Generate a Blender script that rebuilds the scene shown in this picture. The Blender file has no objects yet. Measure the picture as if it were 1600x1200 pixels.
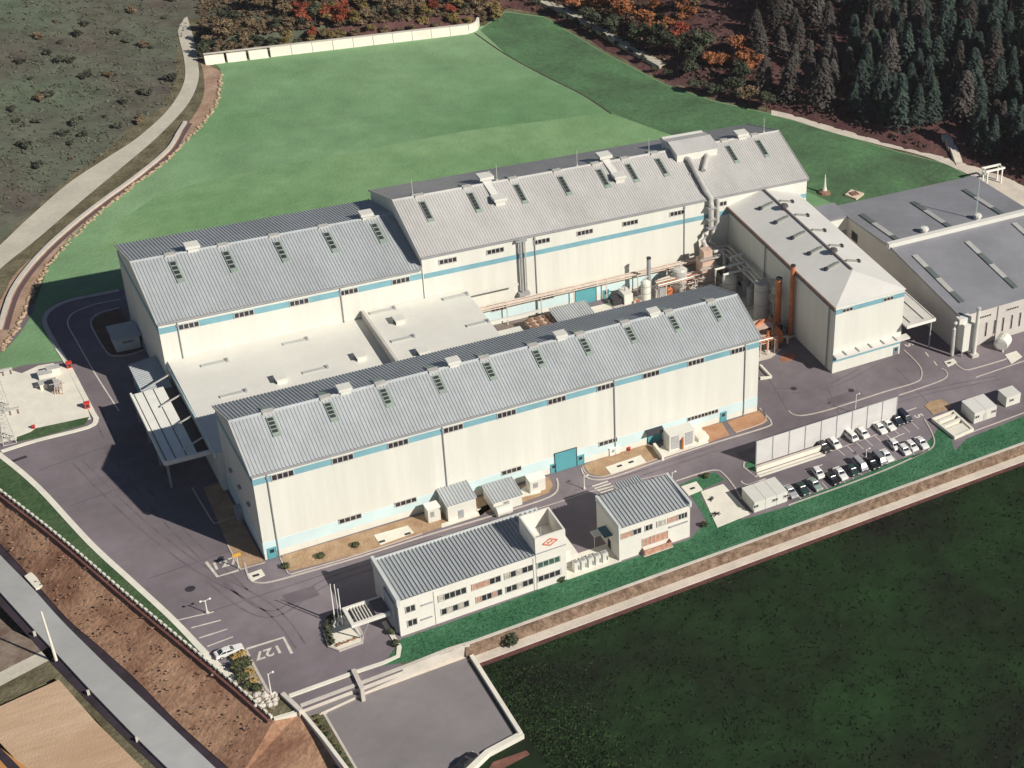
import bpy, bmesh, math, random
from mathutils import Vector, Matrix
random.seed(7)
R = math.radians
scn = bpy.context.scene
COL = scn.collection

# ------------------------------------------------------------ camera
CX, CY, CZ = -48.4756, -275.4639, 231.1155
F, PITCH, YAW, ROLL = 2452.78, R(29.39721), R(47.81535), R(11.55539)
PX0, PY0 = 800 + 1111.784, 600 - 179.395          # principal point in 1600 x 1200 photo pixels
_fw = Vector((math.sin(YAW)*math.cos(PITCH), math.cos(YAW)*math.cos(PITCH), -math.sin(PITCH)))
_r0 = Vector((math.cos(YAW), -math.sin(YAW), 0)); _u0 = _r0.cross(_fw)
_rt = _r0*math.cos(ROLL) + _u0*math.sin(ROLL)
_up = -_r0*math.sin(ROLL) + _u0*math.cos(ROLL)
cd = bpy.data.cameras.new('camera'); cam = bpy.data.objects.new('camera', cd); COL.objects.link(cam)
cam.matrix_world = Matrix(((_rt.x, _up.x, -_fw.x, CX), (_rt.y, _up.y, -_fw.y, CY), (_rt.z, _up.z, -_fw.z, CZ), (0, 0, 0, 1)))
cd.sensor_fit = 'HORIZONTAL'; cd.sensor_width = 36.0
cd.lens = F/1600*36.0
cd.shift_x = -(PX0-800)/1600; cd.shift_y = (PY0-600)/1600
cd.clip_start = 5; cd.clip_end = 12000
scn.camera = cam

# ------------------------------------------------------------ world, sun, exposure
SH = Vector((-0.683, 1.18))                        # shadow vector on the ground per metre of height
SUN_EL = math.atan2(1, SH.length)
w = bpy.data.worlds.new('World'); scn.world = w; w.use_nodes = True
nt = w.node_tree; nt.nodes.clear()
sky = nt.nodes.new('ShaderNodeTexSky'); sky.sky_type = 'NISHITA'; sky.sun_disc = False
sky.sun_elevation = SUN_EL; sky.sun_rotation = math.atan2(-SH.x, -SH.y)
sky.air_density = 0.8; sky.dust_density = 0.1; sky.ozone_density = 1.5
bg = nt.nodes.new('ShaderNodeBackground'); bg.inputs[1].default_value = 0.05
ou = nt.nodes.new('ShaderNodeOutputWorld')
nt.links.new(sky.outputs[0], bg.inputs[0]); nt.links.new(bg.outputs[0], ou.inputs[0])
sl = bpy.data.lights.new('sun', 'SUN'); sl.energy = 5.0; sl.angle = R(0.55); sl.color = (1.0, 0.945, 0.845)
so = bpy.data.objects.new('sun', sl); COL.objects.link(so); so.location = (200, -300, 300)
so.rotation_euler = Vector((SH.x, SH.y, -1)).to_track_quat('-Z', 'Y').to_euler()
vs = scn.view_settings; vs.view_transform = 'Standard'; vs.look = 'None'; vs.gamma = 1; vs.exposure = 0.08

# ------------------------------------------------------------ helpers
def g(u, v, z=0.0):
    """point of the plane at height z that the survey of the photograph places at pixel (u, v)"""
    d = _fw + _rt*((u-PX0)/F) - _up*((v-PY0)/F)
    t = (z-CZ)/d.z
    return Vector((CX+d.x*t, CY+d.y*t, z))
def g2(p, z=0.0): return g(p[0], p[1], z)

def smooth(pts, n=6):
    """Catmull-Rom through 2-D or 3-D points"""
    P = [Vector(p) for p in pts]; out = []
    for i in range(len(P)-1):
        a = P[max(i-1, 0)]; b = P[i]; c = P[i+1]; d = P[min(i+2, len(P)-1)]
        for k in range(n):
            t = k/n
            out.append(0.5*((2*b)+(c-a)*t+(2*a-5*b+4*c-d)*t*t+(3*b-a-3*c+d)*t*t*t))
    out.append(P[-1]); return out

MATS = {}
def mat(name, col, rough=0.7, var=0.0, scale=0.3, col2=None, metal=0.0, bump=0.0, bscale=4.0, stretch=None, fine=0.0, spec=0.3, rnd=0.0):
    """principled surface whose colour wanders with world-space noise"""
    if name in MATS: return MATS[name]
    m = bpy.data.materials.new(name); m.use_nodes = True; t = m.node_tree; N = t.nodes; L = t.links
    b = N['Principled BSDF']; b.inputs['Roughness'].default_value = rough; b.inputs['Metallic'].default_value = metal
    b.inputs['Specular IOR Level'].default_value = spec
    c1 = (*col, 1)
    if var == 0 and col2 is None and rnd == 0: b.inputs['Base Color'].default_value = c1
    else:
        geo = N.new('ShaderNodeNewGeometry'); mp = N.new('ShaderNodeMapping')
        if stretch: mp.inputs['Scale'].default_value = stretch
        L.new(geo.outputs['Position'], mp.inputs['Vector'])
        n1 = N.new('ShaderNodeTexNoise'); n1.inputs['Scale'].default_value = scale; n1.inputs['Detail'].default_value = 8; n1.inputs['Roughness'].default_value = 0.62
        L.new(mp.outputs[0], n1.inputs['Vector'])
        cr = N.new('ShaderNodeValToRGB'); cr.color_ramp.elements[0].position = 0.36; cr.color_ramp.elements[1].position = 0.66
        lo = tuple(x*(1-var) for x in col) if col2 is None else col
        hi = tuple(min(1, x*(1+var)) for x in col) if col2 is None else col2
        cr.color_ramp.elements[0].color = (*lo, 1); cr.color_ramp.elements[1].color = (*hi, 1)
        L.new(n1.outputs['Fac'], cr.inputs[0]); src = cr.outputs[0]
        if fine:
            n2 = N.new('ShaderNodeTexNoise'); n2.inputs['Scale'].default_value = scale*9; n2.inputs['Detail'].default_value = 6; n2.inputs['Roughness'].default_value = 0.7
            L.new(mp.outputs[0], n2.inputs['Vector'])
            mr = N.new('ShaderNodeMapRange'); mr.inputs[1].default_value = 0.3; mr.inputs[2].default_value = 0.7
            mr.inputs[3].default_value = 1-fine; mr.inputs[4].default_value = 1+fine
            L.new(n2.outputs['Fac'], mr.inputs[0])
            mx = N.new('ShaderNodeMix'); mx.data_type = 'RGBA'; mx.blend_type = 'MULTIPLY'; mx.inputs['Factor'].default_value = 1
            L.new(src, mx.inputs['A']); L.new(mr.outputs[0], mx.inputs['B']); src = mx.outputs['Result']
        if rnd:
            oi = N.new('ShaderNodeObjectInfo'); mr = N.new('ShaderNodeMapRange'); mr.inputs[3].default_value = 1-rnd; mr.inputs[4].default_value = 1+rnd
            L.new(oi.outputs['Random'], mr.inputs[0])
            mx = N.new('ShaderNodeMix'); mx.data_type = 'RGBA'; mx.blend_type = 'MULTIPLY'; mx.inputs['Factor'].default_value = 1
            L.new(src, mx.inputs['A']); L.new(mr.outputs[0], mx.inputs['B']); src = mx.outputs['Result']
        L.new(src, b.inputs['Base Color'])
    if bump:
        geo = N.new('ShaderNodeNewGeometry'); nb = N.new('ShaderNodeTexNoise'); nb.inputs['Scale'].default_value = bscale; nb.inputs['Detail'].default_value = 6
        L.new(geo.outputs['Position'], nb.inputs['Vector'])
        bp = N.new('ShaderNodeBump'); bp.inputs['Strength'].default_value = bump; bp.inputs['Distance'].default_value = 0.5
        L.new(nb.outputs['Fac'], bp.inputs['Height']); L.new(bp.outputs[0], b.inputs['Normal'])
    MATS[name] = m; return m

WHITE = mat('white_cladding', (0.69, 0.68, 0.61), 0.6, 0.05, 0.35, fine=0.03, stretch=(1, 1, 0.06))
TRIM = mat('white_trim', (0.80, 0.78, 0.72), 0.5, 0.06, 0.5)
BLUE = mat('blue_band_paint', (0.20, 0.39, 0.45), 0.5, 0.10, 0.2)
PALEBLUE = mat('pale_blue_paint', (0.58, 0.72, 0.73), 0.55, 0.06, 0.15)
TEAL = mat('teal_door_paint', (0.10, 0.33, 0.37), 0.45, 0.06, 0.6)
ROOF = mat('grey_blue_roof_sheet', (0.395, 0.415, 0.425), 0.55, 0.09, 0.10, fine=0.08, stretch=(1, 0.3, 1))
ROOFW = mat('warm_grey_roof_sheet', (0.48, 0.465, 0.445), 0.6, 0.09, 0.09, fine=0.07, stretch=(1, 0.3, 1))
ROOFC = mat('pale_roof_sheet', (0.66, 0.64, 0.60), 0.6, 0.05, 0.06, fine=0.03)
ROOFD = mat('dark_grey_roof_sheet', (0.25, 0.25, 0.27), 0.6, 0.12, 0.06, fine=0.05)
CREAM = mat('cream_roof_membrane', (0.66, 0.645, 0.585), 0.7, 0.05, 0.08, fine=0.03)
GLASS = mat('dark_window_glass', (0.035, 0.033, 0.04), 0.15, 0.5, 0.9, spec=0.5)
FRAME = mat('window_frame', (0.30, 0.29, 0.28), 0.5)
GREENFR = mat('green_grey_vent_frame', (0.27, 0.33, 0.28), 0.6, 0.1, 0.6)
DARK = mat('dark_metal', (0.04, 0.04, 0.045), 0.5)
GREY = mat('grey_metal', (0.33, 0.33, 0.34), 0.45, 0.10, 0.5)
STEEL = mat('pale_steel', (0.56, 0.54, 0.50), 0.4, 0.10, 0.6, metal=0.15)
CONC = mat('pale_concrete', (0.56, 0.51, 0.45), 0.85, 0.10, 0.25, fine=0.08)
CONCW = mat('bright_concrete', (0.74, 0.70, 0.60), 0.85, 0.07, 0.3, fine=0.05)
KERB = mat('kerb_stone', (0.50, 0.44, 0.40), 0.85, 0.10, 0.6)
ASPH = mat('asphalt', (0.188, 0.160, 0.174), 0.9, 0.26, 0.022, fine=0.13, spec=0.2)
PAINT = mat('road_paint', (0.62, 0.57, 0.50), 0.8, 0.18, 0.8)
LAWN = mat('lawn_grass', (0.135, 0.255, 0.120), 0.95, 0.0, 0.010, col2=(0.240, 0.370, 0.205), fine=0.16, bump=0.3, bscale=1.2, spec=0.1)
VERGE = mat('verge_grass', (0.038, 0.125, 0.062), 0.95, 0.0, 0.12, col2=(0.070, 0.19, 0.10), fine=0.28, bump=0.6, bscale=1.6, spec=0.1)
ROUGHG = mat('rough_grass', (0.040, 0.085, 0.035), 0.95, 0.0, 0.10, col2=(0.085, 0.13, 0.06), fine=0.25, bump=0.6, bscale=1.4, spec=0.1)
FIELD = mat('dark_field_grass', (0.014, 0.014, 0.011), 0.97, 0.0, 0.028, col2=(0.019, 0.046, 0.016), fine=0.28, bump=0.3, bscale=0.9, spec=0.05)
SOIL = mat('bare_orange_soil', (0.34, 0.215, 0.13), 0.95, 0.0, 0.35, col2=(0.47, 0.33, 0.21), fine=0.15, bump=0.4, bscale=2.5, spec=0.1)
BANK = mat('dry_bank_soil', (0.22, 0.108, 0.068), 0.95, 0.0, 0.13, col2=(0.45, 0.275, 0.175), fine=0.30, bump=0.5, bscale=1.2, spec=0.1)
HILLM = mat('hill_ground', (0.085, 0.042, 0.040), 0.97, 0.0, 0.03, col2=(0.125, 0.066, 0.062), fine=0.35, bump=0.8, bscale=0.6, spec=0.05)
HILLG = mat('hill_meadow', (0.100, 0.078, 0.070), 0.97, 0.0, 0.018, col2=(0.100, 0.140, 0.090), fine=0.30, bump=0.6, bscale=0.6, spec=0.05)
STONE = mat('stone_facing', (0.13, 0.085, 0.060), 0.9, 0.0, 0.7, col2=(0.30, 0.21, 0.15), fine=0.35, bump=0.9, bscale=1.8, spec=0.1)
PATH = mat('pale_dirt_path', (0.50, 0.46, 0.38), 0.95, 0.10, 0.12, fine=0.10)
PATHL = mat('pale_concrete_path', (0.60, 0.53, 0.45), 0.95, 0.12, 0.2, fine=0.10)
ROADL = mat('grey_road', (0.37, 0.37, 0.36), 0.9, 0.10, 0.05, fine=0.06)
PLOT = mat('grey_yard_concrete', (0.225, 0.205, 0.208), 0.9, 0.14, 0.045, fine=0.06)
DITCH = mat('dark_ditch', (0.035, 0.025, 0.035), 0.9, 0.3, 0.3)
FARM = mat('ploughed_field', (0.46, 0.30, 0.19), 0.95, 0.0, 0.10, col2=(0.56, 0.40, 0.27), fine=0.10, stretch=(0.35, 1.6, 1), bump=0.3)
FARMO = mat('orange_field', (0.50, 0.24, 0.08), 0.95, 0.12, 0.2)
OLIVE = mat('olive_scrub', (0.085, 0.075, 0.040), 0.95, 0.0, 0.2, col2=(0.19, 0.165, 0.10), fine=0.25, bump=0.7, bscale=1.2)
RED = mat('red_paint', (0.55, 0.05, 0.04), 0.5)
ORANGE = mat('rust_orange_paint', (0.50, 0.17, 0.07), 0.6, 0.2, 0.5)
PINK = mat('pinkish_cladding', (0.56, 0.40, 0.32), 0.7, 0.12, 0.4)
BROWN = mat('brown_timber', (0.22, 0.13, 0.09), 0.8, 0.2, 1.0)
BLACKT = mat('tyre_rubber', (0.02, 0.02, 0.02), 0.8)
LAMPM = mat('lamp_glass', (0.75, 0.74, 0.70), 0.2)
PINKC = mat('pink_curtain', (0.52, 0.28, 0.20), 0.8, 0.25, 1.5)
PALEC = mat('pale_curtain', (0.48, 0.44, 0.38), 0.8, 0.25, 1.5)

class MB:
    """collects shapes; build() links them as ONE mesh object"""
    def __init__(s): s.v = []; s.f = []
    def add(s, vs, fs):
        o = len(s.v); s.v += [tuple(x) for x in vs]; s.f += [tuple(i+o for i in f) for f in fs]; return s
    def hexa(s, p):   # 4 bottom, 4 top, counter-clockwise
        return s.add(p, [(3, 2, 1, 0), (4, 5, 6, 7), (0, 1, 5, 4), (1, 2, 6, 5), (2, 3, 7, 6), (3, 0, 4, 7)])
    def box(s, x0, y0, z0, x1, y1, z1):
        if x0 > x1: x0, x1 = x1, x0
        if y0 > y1: y0, y1 = y1, y0
        if z0 > z1: z0, z1 = z1, z0
        return s.hexa([(x0, y0, z0), (x1, y0, z0), (x1, y1, z0), (x0, y1, z0), (x0, y0, z1), (x1, y0, z1), (x1, y1, z1), (x0, y1, z1)])
    def prism(s, poly, z0, z1, bottom=True):
        n = len(poly)
        a = sum(poly[i][0]*poly[(i+1) % n][1]-poly[(i+1) % n][0]*poly[i][1] for i in range(n))
        if a < 0: poly = poly[::-1]
        z0s = z0 if isinstance(z0, (list, tuple)) else [z0]*n
        z1s = z1 if isinstance(z1, (list, tuple)) else [z1]*n
        vs = [(p[0], p[1], z0s[i]) for i, p in enumerate(poly)]+[(p[0], p[1], z1s[i]) for i, p in enumerate(poly)]
        fs = [tuple(range(n, 2*n))]+[(i, (i+1) % n, n+(i+1) % n, n+i) for i in range(n)]
        if bottom: fs.append(tuple(range(n-1, -1, -1)))
        return s.add(vs, fs)
    def beam(s, a, b, w, h):
        a = Vector(a); b = Vector(b); d = (b-a)
        if d.length < 1e-6: return s
        d.normalize(); r = d.cross(Vector((0, 0, 1)))
        if r.length < 1e-3: r = Vector((1, 0, 0))
        r.normalize(); u = r.cross(d); r = r*w/2; u = u*h/2
        return s.hexa([a-r-u, a+r-u, b+r-u, b-r-u, a-r+u, a+r+u, b+r+u, b-r+u])
    def tube(s, pts, r, n=8, caps=True):
        P = [Vector(p) for p in pts]; rs = r if isinstance(r, (list, tuple)) else [r]*len(P)
        vs = []; fs = []
        for i, p in enumerate(P):
            d = (P[min(i+1, len(P)-1)]-P[max(i-1, 0)])
            d = d.normalized() if d.length > 1e-6 else Vector((0, 0, 1))
            ref = Vector((1, 0, 0)) if abs(d.z) > 0.95 else Vector((0, 0, 1))
            a = d.cross(ref).normalized(); b = d.cross(a)
            vs += [p+(a*math.cos(2*math.pi*k/n)+b*math.sin(2*math.pi*k/n))*rs[i] for k in range(n)]
        for i in range(len(P)-1):
            for k in range(n):
                k2 = (k+1) % n; fs.append((i*n+k, i*n+k2, (i+1)*n+k2, (i+1)*n+k))
        if caps: fs += [tuple(range(n-1, -1, -1)), tuple(range((len(P)-1)*n, len(P)*n))]
        return s.add(vs, fs)
    def cyl(s, x, y, z0, z1, r, n=14, r1=None): return s.tube([(x, y, z0), (x, y, z1)], [r, r if r1 is None else r1], n)
    def lathe(s, x, y, prof, n=16):
        vs = [(x+r*math.cos(2*math.pi*k/n), y+r*math.sin(2*math.pi*k/n), z) for r, z in prof for k in range(n)]
        fs = [(i*n+k, i*n+(k+1) % n, (i+1)*n+(k+1) % n, (i+1)*n+k) for i in range(len(prof)-1) for k in range(n)]
        fs += [tuple(range(n-1, -1, -1)), tuple(range((len(prof)-1)*n, len(prof)*n))]
        return s.add(vs, fs)
    def ribbon(s, pts, w, z0, z1, closed=False):
        """raised strip of width w along a ground line"""
        P = [Vector((p[0], p[1])) for p in pts]; n = len(P); L = []
        for i in range(n):
            a = P[i-1] if (i > 0 or closed) else P[i]; b = P[(i+1) % n] if (i < n-1 or closed) else P[i]
            d = (b-a); d = d.normalized() if d.length > 1e-9 else Vector((1, 0)); L.append(Vector((-d.y, d.x))*w/2)
        vs = []
        za = [z0]*n if not isinstance(z0, (list, tuple)) else z0; zb = [z1]*n if not isinstance(z1, (list, tuple)) else z1
        for i in range(n):
            l = P[i]+L[i]; r = P[i]-L[i]
            vs += [(r.x, r.y, za[i]), (l.x, l.y, za[i]), (l.x, l.y, zb[i]), (r.x, r.y, zb[i])]
        fs = []
        for i in range(n if closed else n-1):
            a = i*4; b = ((i+1) % n)*4
            for k in range(4): fs.append((a+k, a+(k+1) % 4, b+(k+1) % 4, b+k))
        if not closed: fs += [(3, 2, 1, 0), ((n-1)*4, (n-1)*4+1, (n-1)*4+2, (n-1)*4+3)]
        return s.add(vs, fs)
    def build(s, name, m, parent=None, local=False, smooth_=False):
        off = Vector((0, 0, 0)); p = parent
        if not local:
            while p is not None: off += p.location; p = p.parent
        me = bpy.data.meshes.new(name); me.from_pydata([Vector(v)-off for v in s.v], [], s.f)
        bm = bmesh.new(); bm.from_mesh(me); bmesh.ops.recalc_face_normals(bm, faces=bm.faces)
        big = [f for f in bm.faces if len(f.verts) > 4]
        if big: bmesh.ops.triangulate(bm, faces=big)
        if smooth_:
            for f in bm.faces: f.smooth = True
        bm.to_mesh(me); bm.free()
        me.materials.append(m)
        o = bpy.data.objects.new(name, me); COL.objects.link(o)
        if parent is not None: o.parent = parent
        return o

def tag(o, label, cat, group=None):
    o['label'] = label; o['category'] = cat
    if group: o['group'] = group
    return o
def thing(name, label, cat, loc=(0, 0, 0), group=None, rz=0.0):
    o = bpy.data.objects.new(name, None); COL.objects.link(o); o.empty_display_size = 0.5
    o.location = loc; o.rotation_euler = (0, 0, rz); return tag(o, label, cat, group)
def struct(o, kind='structure'): o['kind'] = kind; return o
def copy_tree(o, parent=None):
    c = o.copy(); COL.objects.link(c); c.parent = parent
    for ch in list(o.children): copy_tree(ch, c)
    return c

def sheet(name, pts, z, m, thick=0.0, kind='structure'):
    """flat ground surface from ground points"""
    P = [(p[0], p[1]) for p in pts]
    mb = MB()
    if thick: mb.prism(P, z-thick, z)
    else: mb.add([(p[0], p[1], z) for p in P], [tuple(range(len(P)))])
    o = mb.build(name, m)
    for poly in o.data.polygons: pass
    if not thick:
        bm = bmesh.new(); bm.from_mesh(o.data)
        for f in bm.faces:
            if f.normal.z < 0: f.normal_flip()
        bm.to_mesh(o.data); bm.free()
    return struct(o, kind)
def PXS(pts, z=0.0, sm=0):
    q = smooth(pts, sm) if sm else pts
    return [g(p[0], p[1], z) for p in q]

def corrugated(mb, a, b, c, d, n, h):
    """ribbed sheet: a-b along the eave, d-c along the ridge"""
    a, b, c, d = map(Vector, (a, b, c, d))
    nrm = (b-a).cross(d-a).normalized()*h
    if nrm.z < 0: nrm = -nrm
    lo, hi = [], []
    fr = [(0, 0), (0.50, 0), (0.60, 1), (0.90, 1)]
    for i in range(n):
        for t, k in fr:
            tt = (i+t)/n
            lo.append(a.lerp(b, tt)+nrm*k); hi.append(d.lerp(c, tt)+nrm*k)
    lo.append(b); hi.append(c)
    m = len(lo)
    mb.add(lo+hi, [(i, i+1, m+i+1, m+i) for i in range(m-1)])
    return mb
# ============================================================ terrain
# flat part of the valley floor: its border is where the hills begin
border_px = [(-260, 560), (-60, 440), (40, 345), (120, 275), (200, 215), (262, 165), (284, 120), (282, 60), (300, 30), (312, 82), (470, 62), (640, 48), (752, 36), (790, 12), (850, 20),
             (940, 75), (1040, 128), (1110, 150), (1205, 172), (1300, 200), (1400, 230), (1480, 248), (1560, 275), (1680, 330)]
border = [g(*p) for p in border_px]
FLAT = [(p.x, p.y) for p in border]+[(420, 20), (420, -400), (-300, -400), (-300, border[0].y)]
def inside(x, y):
    c = False; n = len(FLAT); j = n-1
    for i in range(n):
        xi, yi = FLAT[i]; xj, yj = FLAT[j]
        if (yi > y) != (yj > y) and x < (xj-xi)*(y-yi)/(yj-yi)+xi: c = not c
        j = i
    return c
SEG = [(border[i].x, border[i].y, border[i+1].x, border[i+1].y) for i in range(len(border)-1)]
def dist(x, y):
    best = 1e9; bi = 0
    for i, (ax, ay, bx, by) in enumerate(SEG):
        dx, dy = bx-ax, by-ay; t = max(0, min(1, ((x-ax)*dx+(y-ay)*dy)/(dx*dx+dy*dy)))
        q = (x-ax-dx*t)**2+(y-ay-dy*t)**2
        if q < best: best = q; bi = i
    return math.sqrt(best), bi
def hz(x, y):
    if inside(x, y): return -0.6
    d, i = dist(x, y)
    k = 0.16 if i < 9 else (0.30 if i < 12 else 0.34)
    z = k*d if d < 150 else k*150+(d-150)*0.12
    step = 3.0 if i in (9, 10, 11) and d > 1.5 else 0.0
    return z-0.25+step+min(1, d/25)*(1.2*math.sin(x*0.055+1)*math.cos(y*0.047)+0.6*math.sin(x*0.13+y*0.11))
def ghill(u, v):
    """where the survey ray of pixel (u, v) meets the hillside"""
    lo = 0.0; p = g(u, v, 0)
    a = g(u, v, 90)
    for i in range(90):
        q = a.lerp(p, i/89.0)
        if hz(q.x, q.y) >= q.z: return q
    return p

nx, ny = 150, 140
X0, X1, Y0, Y1 = -190, 430, 20, 600
gx = [X0+(X1-X0)*(i/nx) for i in range(nx+1)]; gy = [Y0+(Y1-Y0)*((j/ny)**1.25) for j in range(ny+1)]
Hz = [[hz(x, y) for x in gx] for y in gy]
hillL, hillR = MB(), MB()
for mb, left in ((hillL, True), (hillR, False)):
    ids = {}
    for j in range(ny):
        for i in range(nx):
            cx_ = gx[i]+2; cy_ = gy[j]+2
            q = (Hz[j][i], Hz[j][i+1], Hz[j+1][i], Hz[j+1][i+1])
            if max(q) <= -0.59: continue
            isl = cx_ < 78+(cy_-228)*0.10+5*math.sin(cy_*.35)
            if isl != left: continue
            f = []
            for a, b in ((i, j), (i+1, j), (i+1, j+1), (i, j+1)):
                if (a, b) not in ids: ids[(a, b)] = len(mb.v); mb.v.append((gx[a], gy[b], Hz[b][a]))
                f.append(ids[(a, b)])
            mb.f.append(tuple(f))
struct(hillL.build('hillside', HILLG, smooth_=True)); struct(hillR.build('forest_hillside', HILLM, smooth_=True))
sheet('terrain', [(-4000, -4000), (4000, -4000), (4000, 4000), (-4000, 4000)], -6.5, OLIVE)

# site platform
LEFT_EDGE = [(-30, 690), (2, 713), (60, 762), (140, 848), (205, 908), (270, 968), (330, 1030), (372, 1066)]
edgeL = PXS(LEFT_EDGE)
COPING = [(640, 1050), (729, 1014), (817, 977), (1070, 884), (1296, 800), (1620, 674)]
cop = PXS(COPING)
yc = sum(p.y for p in cop)/len(cop)
FENCE = [(-40, 738), (0, 768), (90, 838), (200, 932), (300, 1015), (375, 1078), (428, 1126)]
fen = PXS(FENCE, -0.3)
platform = [(-190, 320), (-190, 100)]+[(p.x, p.y) for p in fen]+[(g(470, 1112).x, yc), (330, yc), (330, 320)]
sheet('site_platform', platform, -0.09, OLIVE, 0.05)
asph = [(p.x, p.y) for p in edgeL]+[tuple(g(415, 1095).xy), (g(640, 1032).x, yc+1.5), (330, yc+7.0), (330, 66), (150, 66), (150, 100), (-14, 112), (-60, 104), (-62, 70)]
sheet('asphalt_yard', asph, 0.0, ASPH)

# big lawn behind the works
lawn_px = [(318, 98), (341, 104), (346, 128), (338, 160), (300, 208), (252, 255), (205, 288), (152, 332), (105, 375), (78, 412), (62, 455), (45, 500), (10, 545), (-20, 560), (-20, 620), (6, 575)]
lawn_in = [(104, 566), (85, 535), (72, 500), (80, 478), (110, 466), (188, 452)]
lw = PXS(lawn_px[:14], 0, 4)+PXS([(-20, 585), (12, 578), (40, 570), (100, 564)])+PXS(lawn_in[1:], 0, 3)
lw += [Vector((20, 97)), Vector((152, 97)), Vector((152, 62)), Vector((420, 62))]
lw += PXS([(1600, 330), (1540, 290), (1480, 256), (1400, 236), (1300, 206), (1205, 178), (1110, 156), (1040, 132), (940, 80), (850, 26), (790, 18), (757, 40)])
sheet('lawn', lw, 0.02, LAWN)
wallA = Vector((45.5, 228.9)); wallB = Vector((121.0, 228.3))
sheet('lawn_slope', PXS([(750, 47), (790, 19), (850, 27), (940, 81), (1040, 133), (1110, 157), (1205, 179), (1300, 207), (1400, 237), (1480, 257), (1536, 289), (1520, 296), (1330, 330), (1262, 300), (1170, 240), (1060, 215), (990, 190), (955, 177), (910, 147), (850, 117), (790, 84)]), .035, mat('rough_lawn', (0.070, 0.120, 0.065), 0.95, 0.0, 0.06, col2=(0.100, 0.205, 0.095), fine=0.22, bump=0.4, bscale=1.0, spec=0.1))
sheet('mown_lawn', PXS([(255, 300), (420, 262), (590, 231), (720, 206), (860, 188), (955, 177), (1000, 192), (1060, 216), (900, 280), (600, 330), (200, 390), (150, 392), (180, 350)], 0, 2), .03, mat('pale_mown_lawn', (0.140, 0.265, 0.115), 0.95, 0.0, 0.014, col2=(0.235, 0.365, 0.185), fine=0.16, bump=0.3, bscale=1.2, spec=0.1))
# drainage line across the lawn
dr = PXS([(742, 52), (790, 85), (850, 118), (910, 148), (955, 178)], 0, 4)
mb = MB(); mb.ribbon(dr, 0.55, -0.02, 0.05); struct(mb.build('lawn_drain', mat('drain_soil', (0.06, 0.04, 0.03), 0.95, 0.3, 0.8)))

# track and channel along the left of the lawn
def strip(name, a, b, z, m, n=6):
    A = PXS(a, 0, n); B = PXS(b, 0, n)
    return sheet(name, A+B[::-1], z, m)
trk_a = [(-120, 470), (-20, 400), (40, 345), (105, 288), (165, 248), (215, 215), (262, 172), (287, 130), (288, 95), (280, 60), (276, 30)]
trk_b = [(-120, 560), (-20, 440), (60, 372), (130, 312), (190, 262), (245, 215), (292, 165), (310, 125), (308, 90), (301, 55), (290, 18)]
strip('dirt_track', trk_a, trk_b, 0.05, PATH)
ver_b = [(-140, 600), (-10, 480), (22, 430), (68, 388), (130, 335), (200, 280), (262, 232), (300, 185), (318, 150), (318, 115), (312, 95)]
strip('scrub_verge', trk_b, ver_b, 0.03, OLIVE)
brn_b = [(-130, 640), (-10, 560), (30, 500), (52, 450), (85, 398), (150, 334), (205, 290), (255, 252), (302, 206), (338, 160), (345, 112)]
strip('brown_channel_bed', ver_b, brn_b, 0.035, mat('channel_soil', (0.30, 0.19, 0.13), 0.95, 0, 0.2, col2=(0.46, 0.32, 0.23), fine=0.2, bump=0.4))
def wall_thing(name, label, pts, wdt, z0, z1, m, cat='wall', capm=None):
    o = thing(name, label, cat, (pts[0].x, pts[0].y, 0))
    mb = MB(); mb.ribbon(pts, wdt, z0, z1); mb.build('wall_body', m, o)
    mb = MB(); mb.ribbon(pts, wdt+0.12, z1+0.003, z1+0.12); mb.build('coping', capm or m, o)
    return o
cw = PXS([(0, 515), (20, 455), (60, 402), (110, 355), (165, 312), (215, 276), (262, 236), (280, 208), (290, 192)], 0, 5)
wall_thing('channel_wall', 'low pale concrete channel wall curving between the dirt track and the green lawn', cw, 0.7, -0.1, 0.5, CONC)
mb = MB(); mb.ribbon([Vector((p.x+1.0, p.y-0.6)) for p in cw], 1.0, 0.02, 0.055); struct(mb.build('channel_water', mat('wet_channel', (0.12, 0.08, 0.08), 0.5)))
# row of edging boulders beside the lawn: nobody could count them
mb = MB(); rr = random.Random(3)
eb = PXS([(2, 548), (34, 500), (54, 452), (86, 402), (150, 338), (205, 293), (255, 255), (302, 209), (338, 163), (345, 118)], 0, 30)
for p in eb:
    s_ = rr.uniform(0.25, 0.55); x, y = p.x+rr.uniform(-.4, .4), p.y+rr.uniform(-.4, .4)
    mb.lathe(x, y, [(s_*.7, 0.0), (s_, s_*.4), (s_*.6, s_*.85), (s_*.1, s_)], 6)
struct(mb.build('edging_stones', mat('pale_boulder', (0.42, 0.30, 0.20), 0.9, 0.3, 0.8)), 'stuff')

# lawn back wall
o = thing('retaining_wall', 'long cream concrete retaining wall along the far edge of the lawn below autumn trees', 'wall', (wallA.x, wallA.y, 0))
mb = MB(); L_ = (wallB-wallA).length; nseg = 13
for i in range(nseg):
    a = wallA.lerp(wallB, (i+0.012)/nseg); b = wallA.lerp(wallB, (i+0.988)/nseg)
    if i < 3:
        h = 2.6
        mb.hexa([(a.x, a.y-1.0, -.1), (b.x-.6, b.y-1.0, -.1), (b.x-.6, b.y+.5, -.1), (a.x, a.y+.5, -.1), (a.x, a.y-.3, h), (b.x-.6, b.y-.3, h), (b.x-.6, b.y+.4, h), (a.x, a.y+.4, h)])
    else:
        h = 3.1
        mb.hexa([(a.x, a.y-.7, -.1), (b.x, b.y-.7, -.1), (b.x, b.y+.5, -.1), (a.x, a.y+.5, -.1), (a.x, a.y-.2, h), (b.x, b.y-.2, h), (b.x, b.y+.4, h), (a.x, a.y+.4, h)])
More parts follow.
